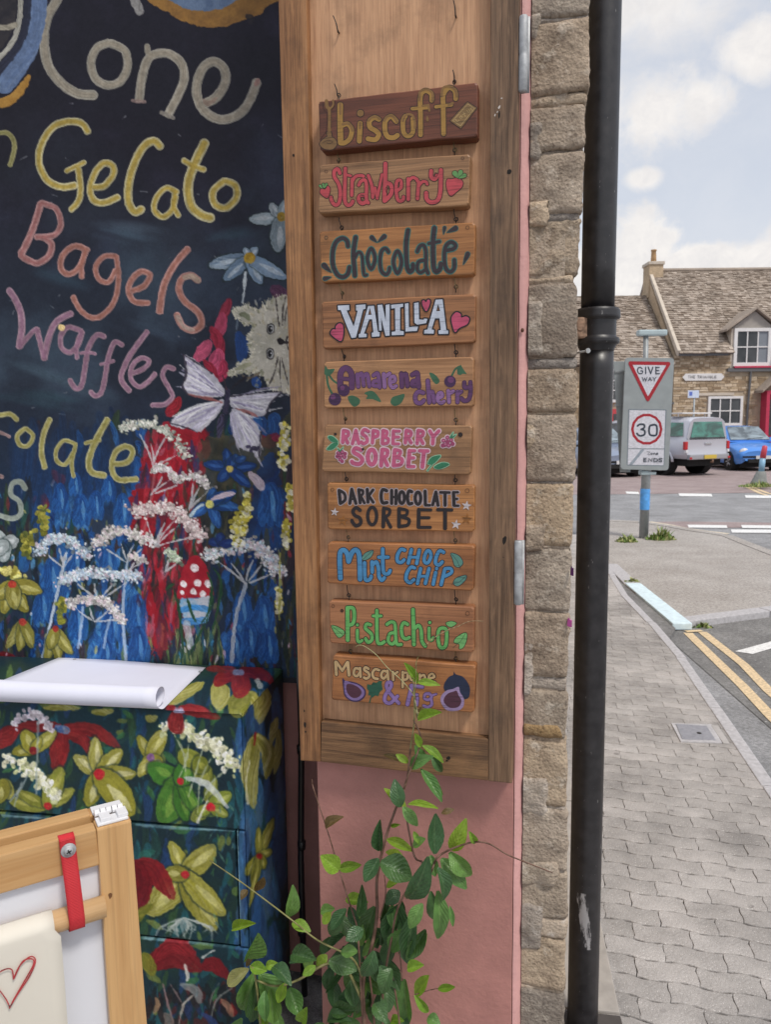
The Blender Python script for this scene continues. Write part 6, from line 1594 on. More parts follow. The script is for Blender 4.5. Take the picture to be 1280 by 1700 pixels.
# kerb inner line in the street frame
KP = [fs(gz(x, y)) for x, y in ((1261, 1300), (1159.8, 1147), (1105, 1066), (1033, 990), (1011, 953))]
KP = [KP[0] + (KP[0] - KP[1]) * 3.0] + KP + [KP[-1] + np.array([.02, 3.5])]
def kerb_u(v):
    for a, b in zip(KP[:-1], KP[1:]):
        if a[1] <= v <= b[1]: return a[0] + (b[0] - a[0]) * (v - a[1]) / (b[1] - a[1])
    return KP[0][0] if v < KP[0][1] else KP[-1][0]
V0, V1 = -2.2, 9.0
def fsw(u, v, z=0): return FS.w((u, v, z))
pvs = np.linspace(V0, V1, 30)
left_u = lambda v: -.045 if v > -.16 else -1.9
pave = sheet('pavement', [fsw(-2.6, V0), fsw(kerb_u(V0) + .02, V0)] + [fsw(kerb_u(v) + .02, v) for v in pvs] + [fsw(-.04, V1), fsw(-.04, -.2), fsw(-2.6, -.2)], -.009, m_joint, thick=.2)
PITCH, PLEN, AMP = .081, .168, .0058
FV = Frame((.45, 1.8), -15.5)
def paver_geo(ph, sd=0):
    rj = random.Random(sd)
    n = 12; gap = .0036; U = np.linspace(.0005, PLEN - .0005, n); wv = lambda u: AMP * math.sin(2 * math.pi * (u / PLEN + ph)) + .0022 * math.sin(6 * math.pi * u / PLEN)
    kx = lambda v: .003 * math.sin(2 * math.pi * v / PITCH)
    lo = [(u, gap / 2 + wv(u)) for u in U]; hi = [(u, PITCH - gap / 2 + wv(u)) for u in U[::-1]]
    rt = [(PLEN - .0005 + kx(v), v + wv(PLEN)) for v in np.linspace(.017, PITCH - .017, 4)]; lf = [(.0005 + kx(v), v + wv(0)) for v in np.linspace(PITCH - .017, .017, 4)]
    loop = [(a + rj.gauss(0, .0007), b + rj.gauss(0, .0007)) for a, b in lo + rt + hi + lf]; c = np.array([PLEN / 2, PITCH / 2]); N = len(loop); V = []
    for ins, z in ((.004, 0), (.0012, -.0009), (0, -.0032), (0, -.012)):
        for p in loop:
            d = c - np.array(p); d[0] = np.sign(d[0]) * min(1, abs(d[0]) / .03); d[1] = np.sign(d[1]) * min(1, abs(d[1]) / .03); V.append((p[0] + d[0] * ins * .35 - c[0], p[1] + d[1] * ins - c[1], z))
    F = [tuple(range(N))] + [(r * N + i, (r + 1) * N + i, (r + 1) * N + (i + 1) % N, r * N + (i + 1) % N) for r in range(3) for i in range(N)]
    return V, F
PG = [paver_geo(0), paver_geo(.5)]; PM = [[mesh('paver', *paver_geo(ph, s_), m_pav) for s_ in range(6)] for ph in (0, .5)]
rp = random.Random(3); slots = []; stuffM = MB()
FVr = FV.rz - FS.rz
def kerb_clip(w):                             # trims a paver against the kerb line
    q = fs(w); d = q[0] - (kerb_u(q[1]) + .02)
    return w if d <= 0 else w - FV.ex * (d / math.cos(FVr) * 1.02)
for k in range(int(-4.2 / PITCH), int(9.6 / PITCH)):
    v = k * PITCH; u = -.9 - (.5 * PLEN if k % 2 else 0) - (PLEN * 11 if v < .05 else 0)
    while u < 4.2:
        c = FV.w((u + PLEN / 2, v + PITCH / 2, 0)); q = fs(c); u0 = u; u += PLEN
        a, b = fs(FV.w((u0, v + PITCH / 2, 0))), fs(FV.w((u0 + PLEN, v + PITCH / 2, 0)))
        if a[0] > kerb_u(a[1]) + .0 or (b[0] < -.06 and b[1] > -.2) or q[1] > V1 or q[1] < V0: continue
        x, y = proj((c[0], c[1], 0)) if c[1] > .3 else (-999, 9999)
        slots.append((0 if (930 < x < 1350 and y < 1800) else 1, c[1], u0, v, k % 2, b[0] > kerb_u(b[1]) + .02))
slots.sort()
for i, (vis, _, u, v, odd, cutk) in enumerate(slots):
    c = FV.w((u + PLEN / 2, v + PITCH / 2, rp.uniform(-.0008, .0008))); tx, ty = rp.uniform(-.004, .004), rp.uniform(-.005, .005)
    ca, sa_ = math.cos(FV.rz), math.sin(FV.rz); G_ = PG[odd]
    if i < 300 and vis == 0 and not cutk:
        o = link('paver', PM[odd][i % 6], pave); o.location = tuple(c); o.rotation_euler = (tx, ty, FV.rz); continue
    W_ = [np.array([c[0] + p[0] * ca - p[1] * sa_, c[1] + p[0] * sa_ + p[1] * ca, c[2] + p[2] + tx * p[1] - ty * p[0]]) for p in G_[0]]
    if cutk: W_ = [kerb_clip(p) for p in W_]
    if i < 300 and vis == 0: obj('paver', W_, G_[1], m_pav, pave)
    else: stuffM.add(W_, G_[1])
stuffM.build('paver', m_pav, pave, kind='stuff')
# plain concrete strip along the foot of the wall
b0 = [fs(gz(998, 1525)), fs(gz(1025, 1672))]; mb = MB()
su = (b0[0][0] + b0[1][0]) / 2
for i in range(7):
    va = .06 + i * 1.15; P = [fsw(-.035, va + .004, .007), fsw(su, va + .004, .007), fsw(su, va + 1.146, .007), fsw(-.035, va + 1.146, .007)]; v, f = hexa([P[3], P[2], P[1], P[0]] + [p - np.array([0, 0, .05]) for p in (P[3], P[2], P[1], P[0])], .004); obj('edging_slab', v, f, plain('edging concrete', (.37, .34, .31), .9, 0, .15, 20, .3), pave)
P = [fsw(-.03, -.38, .006), fsw(su + .01, -.40, .006), fsw(su, .055, .006), fsw(-.035, .055, .006)]; v, f = hexa([P[3], P[2], P[1], P[0]] + [p - np.array([0, 0, .05]) for p in (P[3], P[2], P[1], P[0])], .004); obj('edging_slab', v, f, plain('dark drain slab', (.07, .06, .055), .8), pave)
kb = thing('kerb', 'narrow grey kerb stones edging the block pavement', 'kerb', tuple(fsw(kerb_u(0), 0)), FS.rz); KO = np.array([kerb_u(0), 0, 0])
v = V0; i = 0
while v < V1:
    v2 = min(v + .914, V1); nn = 3; j = rp.uniform(-.006, .006); A = []; zt = .005 + rp.uniform(-.002, .002)
    a0, a1 = kerb_u(v) + j, kerb_u(v2) + j; W = .062
    P = [np.array(p) - KO for p in ((a1, v2 - .003, zt), (a1 + W, v2 - .003, zt), (a0 + W, v + .003, zt), (a0, v + .003, zt))]; vv, f = hexa(P + [p - np.array([0, 0, .16]) for p in P], .006); obj('kerb_stone', vv, f, m_kerb, kb); v = v2
# inspection cover
dc = thing('drain_cover', 'small square inspection cover set in the pavement by the kerb', 'drain cover', tuple(gz(1165, 1218)))
dO = gz(1165, 1218); z7 = lambda x, y: gz(900 + x / 3.368, 850 + y / 3.368) - dO
def slabq(q, z, mat, name, par, th=.02, bev=.003):
    P = [np.array([p[0], p[1], z]) for p in q]; v, f = hexa(P + [p - np.array([0, 0, th]) for p in P], bev); return obj(name, v, f, mat, par)
slabq([z7(*p) for p in ((722, 1184), (950, 1192), (1010, 1296), (776, 1288))], .006, m_kerb, 'frame', dc); slabq([z7(*p) for p in ((748, 1192), (922, 1204), (975, 1284), (785, 1278))], .009, plain('worn steel cover', (.30, .30, .33), .6, .2, .15, 60, .3), 'cover', dc)
slabq([z7(*p) for p in ((945, 1198), (985, 1200), (1052, 1300), (1014, 1298))], .007, plain('pale cement', (.42, .40, .39), .9, 0, .1, 30), 'cement_collar', dc)
v, f = lathe_geo([(.012, .0092), (.011, .0105), (.004, .011)], 12, tuple(z7(880, 1246) * np.array([1, 1, 0]))); obj('key_hole', v, f, m_hole, dc)
# raised paved island beyond the near road
IE = [(1119, 1035), (1037, 969), (1010, 941), (1004, 865), (1059, 867.5), (1105, 874), (1140, 880.6), (1197, 889), (1230, 902.5), (1280, 922), (1360, 960), (1480, 990), (1280, 1014)]
isl = sheet('traffic_island', [gz(*p) for p in IE[:-2]] + [gz(1480, 985)], -.002, m_isl, thick=.06)
ik = thing('kerb', 'grey kerb stones along the front of the paved island', 'kerb', tuple(gz(1119, 1035)))
def kerbrun(P, w, par, mats, z=.004, n=None, name='kerb_stone', h=.075, L=.9):
    o = np.array(par.location); P = [np.array([p[0], p[1], 0]) for p in P]; k = 0
    for a, b in zip(P[:-1], P[1:]):
        d = b - a; D = np.linalg.norm(d); d = d / D; nr_ = np.array([d[1], -d[0], 0]) * w; m_ = max(1, round(D / L))
        for i in range(m_):
            p, q = a + d * (D * i / m_ + .004), a + d * (D * (i + 1) / m_ - .004); Q = [p, p + nr_, q + nr_, q]; Q = [np.array([x[0], x[1], z]) - o for x in Q]
            if np.cross(Q[1] - Q[0], Q[2] - Q[0])[2] > 0: Q = Q[::-1]
            v, f = hexa(Q + [x - np.array([0, 0, h]) for x in Q], .008); obj(name, v, f, mats[k % len(mats)] if isinstance(mats, list) else mats, par); k += 1
kerbrun([gz(1128, 1034), gz(1280, 1014.5), gz(1480, 988)], -.13, ik, m_kerb)
bkk = thing('kerb', 'pale blue painted kerb stones at the left edge of the island', 'kerb', tuple(gz(1119, 1036)))
kerbrun([gz(1117.5, 1036.5), gz(1038, 969)], .15, bkk, m_kblue, z=.009, h=.055)
gk = thing('kerb', 'dull grey kerb behind the pale blue one', 'kerb', tuple(gz(1038, 969))); kerbrun([gz(1036, 968), gz(1004, 936)], .14, gk, m_kerb)
fk = thing('kerb', 'worn kerb curving round the far edge of the island', 'kerb', tuple(gz(1059, 867))); kerbrun([gz(x, y) for x, y in ((1004, 864.5), (1059, 867), (1105, 873.5), (1140, 880), (1197, 888.5), (1230, 902), (1280, 921.5))], -.16, fk, m_isl, z=.003)
sheet('gutter', [gz(*p) for p in ((1109, 1062), (1122, 1040), (1036, 966), (1008, 938), (1006, 950), (1036, 990))], -.012, m_near, thick=.05)
# painted markings
def stripe(name, P, w, mat, par=road, z=RZ + .008):
    P = [np.array([p[0], p[1], 0]) for p in P]; L, R = [], []
    for i in range(len(P)):
        d = P[min(i + 1, len(P) - 1)] - P[max(i - 1, 0)]; d = d / np.linalg.norm(d); n = np.array([-d[1], d[0], 0]) * w / 2; L.append(P[i] + n); R.append(P[i] - n)
    return sheet(name, L + R[::-1], z, mat, par, None)
def ext(a, b, k): return [a, b, b + (b - a) * k]
stripe('yellow_line', ext(g2(1142.6, 1052), g2(1234, 1141), 3), .085, m_yel, label := None or road) if False else None
l1 = [g2(1142.6, 1052), g2(1234, 1141), g2(1275.6, 1185.5)]; l1.append(l1[2] + (l1[2] - l1[0]) * 2); l2 = [g2(1166.4, 1050.5), g2(1235.5, 1105), g2(1275.6, 1147)]; l2.append(l2[2] + (l2[2] - l2[0]) * 2)
stripe('yellow_line', l1, .068, m_yel); stripe('yellow_line', l2, .068, m_yel); stripe('yellow_line', [g2(1139, 1050.5), g2(1166, 1049)], .05, m_yel, z=RZ + .012)
wl_ = [g2(x, y) for x, y in ((1220.7, 1083), (1280, 1066.7), (1400, 1034), (1400, 1050), (1280, 1078.6), (1250, 1087.5))]; sheet('white_line', wl_, RZ + .008, m_wline, road, None)
for a in [(1039, 816.4, 1060, 821), (1127, 819.6, 1181.6, 825), (1237, 822.7, 1300, 828), (1340, 825, 1410, 830), (1142, 872, 1206.7, 877.5), (1231, 872.5, 1300, 878.2), (1214, 879.8, 1320, 886)]:
    sheet('white_line', [g2(a[0], a[1]), g2(a[2], a[1] + .8), g2(a[2] + 2, a[3]), g2(a[0] + 2, a[3] - .8)], RZ + .009, m_wline, road, None)
stripe('cream_line', [g2(x, y) for x, y in ((1079, 867), (1110, 872), (1140, 878), (1175, 883), (1210, 887))], .10, m_cream, z=RZ + .009)

# ---------------------------------------------------------------- weeds
def weeds(name, label, c, R, n, h, seed, par=None):
    rr = random.Random(seed); mb = MB()
    for k in range(n):
        a = rr.uniform(0, 6.28); q = rr.random() ** .7; x, y = R[0] * q * math.cos(a), R[1] * q * math.sin(a); hh = h * rr.uniform(.3, 1) * (1.2 - q); b = rr.uniform(0, 6.28); dx, dy = math.cos(b), math.sin(b); w = rr.uniform(.006, .014); l = rr.uniform(.2, .8) * hh
        mb.add([(x - dy * w, y + dx * w, 0), (x + dy * w, y - dx * w, 0), (x + dx * l * .5 + dy * w * 1.3, y + dy * l * .5 - dx * w * 1.3, hh * .65), (x + dx * l * .5 - dy * w * 1.3, y + dy * l * .5 + dx * w * 1.3, hh * .65), (x + dx * l, y + dy * l, hh)], [(0, 1, 2, 3), (3, 2, 4)], rr.randint(0, 1))
    o = mb.build(name, [m_weed, m_weed2], par, kind='stuff'); o.location = tuple(c); o['label'] = label; return o
m_weed = plain('weed green', (.16, .26, .06), .6, 0, .3, 40); m_weed2 = plain('weed straw green', (.34, .36, .14), .6, 0, .3, 40)
weeds('weeds', 'clump of green weeds left of the sign post foot', gz(1041, 899), (.15, .12), 150, .12, 1); weeds('weeds', 'straggly weeds right of the sign post foot', gz(1098, 896), (.2, .1), 160, .2, 2); weeds('weeds', 'sprig of weed by the pale blue kerb', gz(1050, 966), (.08, .05), 40, .05, 3); weeds('weeds', 'low weed growing under the front kerb of the island', gz(1166, 1042, RZ), (.09, .05), 60, .06, 4)
weeds('weeds', 'grass tufts round the foot of the bollard', gz(1262, 808), (.55, .3), 320, .16, 5)

# ---------------------------------------------------------------- give way sign
SB = gz(1069, 893); FG = Frame((SB[0], SB[1]), 0)
m_post = plain('grey painted post', (.30, .325, .34), .5, .2, .12, 20); m_grey = plain('grey sign board', (.30, .335, .35), .55, .1, .08, 8); m_light = plain('pale lamp housing', (.42, .52, .56), .4, 0, .06, 10)
sg = thing('road_sign', 'grey backed GIVE WAY and 30 zone ends sign on a grey post', 'road sign', (SB[0], SB[1], 0))
top = FG.px(1073, 556, 0); md = FG.px(1071, 700, 0)
mb = MB(); mb.tube([(0, 0, -.05), (.012, 0, 1.2), (md[0], 0, md[2])], .0605, 16); mb.tube([(md[0], 0, md[2] - .05), (top[0], 0, top[2])], .034, 12); mb.build('post', m_post, sg, True)
v, f = box_geo(FG.px(1061, 557, -.06) * np.array([1, 1, 1]) + np.array([0, 0, 0]), FG.px(1104, 548.5, .06), .02); obj('lamp', v, f, m_light, sg)
YB = -.10
q = [FG.px(x, y, YB) for x, y in ((1039, 593.5), (1120, 594.5), (1110.5, 781), (1031, 779))]
def rounded_plate(c, r, Y0, Y1):
    L = []
    for i in range(4):
        p, a, b = c[i], c[i - 1], c[(i + 1) % 4]; da = (a - p) / np.linalg.norm(a - p); db = (b - p) / np.linalg.norm(b - p)
        for t in np.linspace(0, 1, 6): L.append(p + da * r * (1 - t) ** 2 + db * r * t ** 2)
    n = len(L); V = [(p[0], Y0, p[2]) for p in L] + [(p[0], Y1, p[2]) for p in L]; return V, [tuple(reversed(range(n))), tuple(range(n, 2 * n))] + [(i, (i + 1) % n, (i + 1) % n + n, i + n) for i in range(n)]
v, f = rounded_plate(q, .05, YB, YB + .03); obj('backing_board', v, f, m_grey, sg)
q2 = [FG.px(x, y, .02) for x, y in ((1018.7, 600), (1046, 600), (1042, 784), (1029.5, 784))]; v, f = hexa(q2 + [p + np.array([.06, .05, 0]) for p in q2], .004); obj('rear_board', v, f, m_grey, sg)
for y in (615, 671):
    a, b = FG.px(1021, y, .012), FG.px(1040, y + 3.5, .012); v, f = box_geo((a[0], .004, b[2]), (b[0], .02, a[2]), .003); obj('board_rail', v, f, m_post, sg)
pl_ = Paint(FG, YB, 1015, 580, 8.0917, .85); pl_.STEP = 1.2e-4; pl_.cols = dict(r=(178, 30, 48), w=(226, 228, 240), k=(52, 64, 80), e=(130, 142, 152), d=(160, 172, 186))
pl_.run('''OL none
P e 240,800 735,806 748,820 716,1556 702,1570 222,1562 210,1550 230,812
NEXT
P w 248,816 730,820 706,1556 224,1550
NEXT
L e 12 222,1334 712,1338
P d 240,1550 285,1552 452,1346 405,1344
D r 212 480,1072
NEXT
D w 176 480,1072
NEXT
S k 26 356,1030 385,1008 440,1010 446,1050 405,1075
S k 26 405,1075 450,1092 450,1140 410,1160 372,1155 348,1130
O k 26 562,1014 612,1030 612,1140 562,1158 516,1135 516,1040
B d 478,1360 480,1360 479,1362
L k 8 488,1376 520,1376 490,1412 522,1412
O k 8 545,1392 556,1402 545,1414 534,1402
L k 8 570,1414 572,1394
S k 8 572,1398 588,1392 594,1414
S k 8 606,1404 630,1400 618,1390 606,1402 612,1414 628,1412
L k 12 440,1462 440,1508
L k 10 440,1464 474,1464
L k 10 440,1485 470,1485
L k 10 440,1508 474,1508
L k 12 500,1508 502,1464 548,1508 550,1464
L k 12 576,1464 574,1508
S k 11 576,1466 618,1474 618,1500 574,1508
S k 12 686,1472 660,1462 640,1474 676,1494 676,1508 636,1504''')
pl_.build('speed_plate', m_paint, sg)
pt_ = Paint(FG, YB - .004, 1015, 580, 8.0917, .85); pt_.STEP = 1.2e-4; pt_.cols = pl_.cols
pt_.run('''OL none
P r 250,160 780,168 798,185 795,205 515,688 495,700 475,685 236,200 236,175
NEXT
P w 290,208 742,214 496,632
NEXT
S k 17 418,262 395,244 365,252 356,290 372,322 405,326 422,312 422,290 400,290
L k 17 464,238 466,328
L k 17 500,238 532,326
L k 17 532,326 562,240
L k 17 602,238 604,330
L k 14 602,242 648,242
L k 14 604,284 642,284
L k 14 604,326 650,326
L k 9 418,374 434,424
L k 9 434,424 452,384
L k 9 452,384 468,424
L k 9 468,424 484,374
L k 9 500,424 522,374
L k 9 522,374 544,424
L k 7 508,408 536,408
L k 9 560,374 582,400
L k 9 604,374 582,400
L k 9 582,400 581,426''')
pt_.build('triangle_sign', m_paint, sg)
v, f = lathe_geo([(.063, 0), (.064, .004), (.064, .28), (.063, .284)], 16, (.004, 0, float(FG.px(1071, 846, 0)[2]))); obj('blue_sticker', v, f, plain('blue sticker', (.10, .36, .80), .5, 0, .3, 12), sg, True)
v, f = lathe_geo([(.068, 0), (.072, .005), (.072, .05), (.068, .055)], 16, (float(md[0]) * .6, 0, float(FG.px(1071, 788, 0)[2]))); obj('clamp_band', v, f, m_light, sg, True)
v, f = box_geo((-.08, -.075, FG.px(1071, 788, 0)[2] + .005), (.12, -.062, FG.px(1071, 783, 0)[2]), .003); obj('clamp_plate', v, f, m_light, sg)

# ---------------------------------------------------------------- bollard
bb = gz(1260, 805); bo = thing('bollard', 'leaning traffic bollard with red cap and blue shaft on a grey cone', 'bollard', tuple(bb))
sc_ = bb[1] / FPX
v, f = lathe_geo([(.20, 0), (.205, .03), (.17, .12), (.115, .30), (.10, .33), (.06, .34)], 20); v = [(a + .16 * c, b, c) for a, b, c in v]; obj('base', v, f, plain('mossy grey concrete', (.22, .23, .22), .8, 0, .2, 12, .2), bo, True)
mb = MB(); mb.tube([(.055, 0, .32), (.075, 0, .66)], .068, 14); mb.build('shaft', plain('blue band', (.22, .40, .55), .4, 0, .15, 10), bo, True); mb = MB(); mb.tube([(.075, 0, .66), (.10, 0, .84), (.115, 0, .95), (.118, 0, .97)], [.07, .066, .06, .03], 14); mb.build('cap', plain('red cap', (.55, .06, .09), .4, 0, .1, 10), bo, True)
stripe('yellow_line', [g2(x, y) for x, y in ((1241, 809), (1250, 813), (1262, 819), (1275, 823))], .1, m_yel); stripe('yellow_line', [g2(x, y) for x, y in ((1250, 809), (1262, 814), (1275, 819), (1288, 822))], .1, m_yel)
# ---------------------------------------------------------------- cottages across the car park
HY = 31.0; FH = Frame((0, HY), 0)
def cot_mat(name, a, b, c, sc=2.6):
    t = NT(name); g = t.n('ShaderNodeNewGeometry').outputs['Position']; n = t.noise(g, 22, 5, .65); m = t.noise(g, sc, 5, .6); ri = t.n('ShaderNodeNewGeometry').outputs['Random Per Island']
    col = t.ramp(ri, [(0, a), (.5, b), (1, c)]); col = t.mix(1.0, col, t.ramp(n, [(.3, .78), (.7, 1.18)]), 'MULTIPLY'); col = t.mix(1.0, col, t.ramp(m, [(.3, .8), (.7, 1.12)]), 'MULTIPLY'); t.set(col=col, rough=.92); t.bump(n, .5, .02); return t.m
m_cot = cot_mat('honey rubble wall', (.30, .21, .13), (.46, .345, .225), (.64, .52, .38)); m_cmort = plain('cottage mortar', (.42, .335, .24), .95, 0, .15, 6)
m_slate = cot_mat('stone slate', (.20, .155, .12), (.33, .27, .22), (.46, .39, .33), 1.6); m_sl_dark = plain('dark slate bed', (.09, .075, .065), .95)
m_white = plain('white window paint', (.72, .70, .69), .5, 0, .05, 5); m_cgl = NT('window glass'); _n = m_cgl.noise(scale=.9, detail=2); m_cgl.set(col=m_cgl.ramp(_n, [(.35, (.028, .032, .036)), (.7, (.10, .105, .11))]), rough=.08, spec=.5); m_cgl = m_cgl.m
m_curt = plain('grey curtain behind glass', (.20, .22, .25), .6); m_redp = plain('crimson door paint', (.50, .035, .085), .45, 0, .1, 6); m_lead = plain('lead flashing', (.12, .12, .125), .6); m_cope = plain('pale coping stone', (.55, .48, .40), .9, 0, .15, 4)
def rubble(x0, x1, z0, z1, holes, seed, Y=0.0):
    rr = random.Random(seed); mb = MB(); z = z0
    while z < z1 - .04:
        h = rr.uniform(.07, .14); h = min(h, z1 - z); x = x0
        while x < x1 - .03:
            w = min(rr.uniform(.12, .36), x1 - x); a, b = x + .008, x + w - .008
            if not any(b > q[0] and a < q[1] and z + h > q[2] and z < q[3] for q in holes):
                d = rr.uniform(.012, .035); j = lambda: rr.uniform(-.008, .008); zz0, zz1 = z + .007, z + h - .007
                mb.add([(a + j(), Y - d, zz0 + j()), (b + j(), Y - d + j(), zz0 + j()), (b + j(), Y - d, zz1 + j()), (a + j(), Y - d + j(), zz1 + j()), (a, Y, zz0), (b, Y, zz0), (b, Y, zz1), (a, Y, zz1)], [(0, 1, 2, 3), (0, 4, 5, 1), (1, 5, 6, 2), (2, 6, 7, 3), (3, 7, 4, 0)])
            x += w
        z += h
    return mb
def roof(par, x0, x1, Ye, ze, Yr, zr, seed, cut=None, name='roof'):
    """stone slates laid in diminishing courses on a dark bed"""
    rr = random.Random(seed); d = np.array([0, Yr - Ye, zr - ze]); L = np.linalg.norm(d); d = d / L; n = np.array([0, -d[2], d[1]])
    v, f = hexa([np.array([x0, Yr, zr]), np.array([x1, Yr, zr]), np.array([x1, Ye, ze]), np.array([x0, Ye, ze])] + [np.array([x0, Yr, zr - .2]), np.array([x1, Yr, zr - .2]), np.array([x1, Ye + .15, ze - .06]), np.array([x0, Ye + .15, ze - .06])]); b = obj(name, v, f, m_sl_dark, par)
    mb = MB(); s = -.05
    while s < L - .05:
        g = .17 - .08 * max(0, s) / L; x = x0 - rr.uniform(0, .1)
        while x < x1:
            w = rr.uniform(.11, .26); th = rr.uniform(.016, .04); a, e = max(x, x0), min(x + w - .006, x1); zc = rr.uniform(-.004, .012); s0 = s + rr.uniform(-.02, .015); s1 = s + g * 1.6
            if e > a + .02 and not (cut and cut(a, e, s)):
                P0, P1 = np.array([0, Ye, ze]) + d * s0, np.array([0, Ye, ze]) + d * min(s1, L)
                q = [P0 + n * (th + .02 + zc), P1 + n * (.008 + zc), P0 + n * (.0 + zc)]
                mb.add([(a, *q[0][1:]), (e, *(q[0][1:] + n[1:] * rr.uniform(-.008, .008))), (e, *q[1][1:]), (a, *q[1][1:]), (a, *q[2][1:]), (e, *q[2][1:])], [(0, 1, 2, 3), (4, 5, 1, 0), (0, 3, 4), (1, 5, 2)])
            x += w
        s += g
    mb.build('slates', m_slate, b, kind='stuff'); return b
def H(x, y, Y=0.0): return FH.px(x, y, Y) + FH.o
def window(par, x0, y0, x1, y1, nx, ny, fw, Y=-.02, curtains=(), sill=True):
    a, b = H(x0, y0, Y), H(x1, y1, Y); xa, xb, zt, zb = a[0], b[0], a[2], b[2]
    mb = MB(); yy = HY + Y
    for lo, hi in (((xa, zb), (xa + fw, zt)), ((xb - fw, zb), (xb, zt)), ((xa + fw, zt - fw), (xb - fw, zt)), ((xa + fw, zb), (xb - fw, zb + fw * 1.1))): mb.box((lo[0], yy - .05, lo[1]), (hi[0], yy + .08, hi[1]))
    w = mb.build('window', m_white, par)
    bw = .045; cw, ch = (xb - xa - 2 * fw + bw) / nx, (zt - zb - 2.1 * fw + bw) / ny; mm = MB()
    for i in range(1, nx): mm.box((xa + fw + cw * i - bw, yy - .03, zb + 1.1 * fw), (xa + fw + cw * i, yy + .03, zt - fw))
    for j in range(1, ny): mm.box((xa + fw, yy - .035, zb + 1.1 * fw + ch * j - bw), (xb - fw, yy + .025, zb + 1.1 * fw + ch * j))
    mm.build('glazing_bar', m_white, w)
    for i in range(nx):
        for j in range(ny):
            p = MB(); p.box((xa + fw + cw * i, yy + .0, zb + 1.1 * fw + ch * j), (xa + fw + cw * (i + 1) - bw, yy + .012, zb + 1.1 * fw + ch * (j + 1) - bw)); p.build('pane', m_curt if (i, j) in curtains else m_cgl, w)
    return (xa, xb, zb, zt)
c0 = H(1121, 588); XL, ZE = c0[0] - .02, c0[2]; ZR = at_depth(1150, 449.5, 34.6)[2]; XR = 17.5
ch_ = thing('cottage', 'honey stone cottage with stone slate roof, dormer window and crimson door', 'house', (XL + 2, HY, 0)); ofs = np.array([XL + 2, HY, 0])
class Shift:                                  # builds in world space, parented at the thing's base
    pass
_obj = obj
def wobj(par_root):
    o = np.array(par_root.location)
    def f(name, verts, faces, mat, parent=None, *a, **k): return _obj(name, [np.array(v) - o for v in verts], faces, mat, parent, *a, **k)
    return f
obj = wobj(ch_)
h1 = H(1178, 658), H(1231, 706); hd = H(1222, 547), H(1278, 612); hdoor = H(1264, 655), H(1300, 730)
holes = [(h1[0][0] - .05, h1[1][0] + .05, h1[1][2] - .1, h1[0][2] + .12), (hd[0][0] - .1, hd[1][0] + .1, hd[1][2] - .25, 9), (hdoor[0][0] - .1, hdoor[1][0] + .2, -1, hdoor[0][2] + .25), (XL + .5, XL + .5, 0, 0)]
mb = MB(); mb.box((XL, HY + .0, -.05), (XR, HY + .4, ZE)); mb.box((XL, HY + .4, -.05), (XL + .4, 38, ZE)); mb.box((XR - .4, HY + .4, -.05), (XR, 38, ZE)); mb.box((XL + .4, 37.6, -.05), (XR - .4, 38, ZE)); wall = mb.build('wall', m_cmort, ch_)
rubble(XL, XR, -.05, ZE - .05, holes, 1, HY).build('wall_stones', m_cot, wall, kind='stuff')
cut = lambda a, e, s: False
_ye, _ze = HY - .28, ZE + .02; _t = .25; _ym, _zm = _ye + (34.6 - _ye) * _t, _ze + (ZR - _ze) * _t
rf = roof(ch_, XL + .1, hd[0][0] - .14, _ye, _ze, 34.6, ZR, 2)
roof(ch_, hd[0][0] - .14, hd[1][0] + .14, _ym, _zm, 34.6, ZR, 7, name='roof_slope'); roof(ch_, hd[1][0] + .14, XR + .2, _ye, _ze, 34.6, ZR, 8, name='roof_slope')
v, f = hexa([np.array(p) for p in ((XL, 34.6, ZR), (XR + .2, 34.6, ZR), (XR + .2, 38.3, ZE), (XL, 38.3, ZE), (XL, 34.6, ZR - .2), (XR + .2, 34.6, ZR - .2), (XR + .2, 38, ZE - .1), (XL, 38, ZE - .1))]); obj('roof', v, f, m_slate, ch_, label='rear slope of the roof')
mb = MB(); mb.tube([(XL + .1, 34.6, ZR + .02), (XR + .2, 34.6, ZR + .02)], .1, 8); mb.build('ridge_tiles', m_slate, rf)
v, f = prism([(0, 0)], 0, 0) if False else hexa([np.array(p) for p in ((XL + .02, 34.6, ZR - .05), (XL + .22, 34.6, ZR - .05), (XL + .22, HY + .1, ZE - .05), (XL + .02, HY + .1, ZE - .05), (XL + .02, 34.8, ZR - .05), (XL + .22, 34.8, ZR - .05), (XL + .22, 37.9, ZE - .1), (XL + .02, 37.9, ZE - .1))]); obj('gable_wall', v, f, m_cot, ch_)
v, f = hexa([np.array(p) for p in ((XL + .02, 34.5, ZR + .10), (XL + .16, 34.5, ZR + .10), (XL + .16, HY - .3, ZE + .12), (XL + .02, HY - .3, ZE + .12), (XL + .02, 34.5, ZR - .1), (XL + .16, 34.5, ZR - .1), (XL + .16, HY - .2, ZE - .1), (XL + .02, HY - .2, ZE - .1))], .02); obj('coping', v, f, m_cope, ch_)
mb = MB(); mb.box((XL + .1, HY - .26, ZE - .09), (hd[0][0] - .35, HY - .16, ZE + .0)); mb.build('gutter', m_lead, ch_)
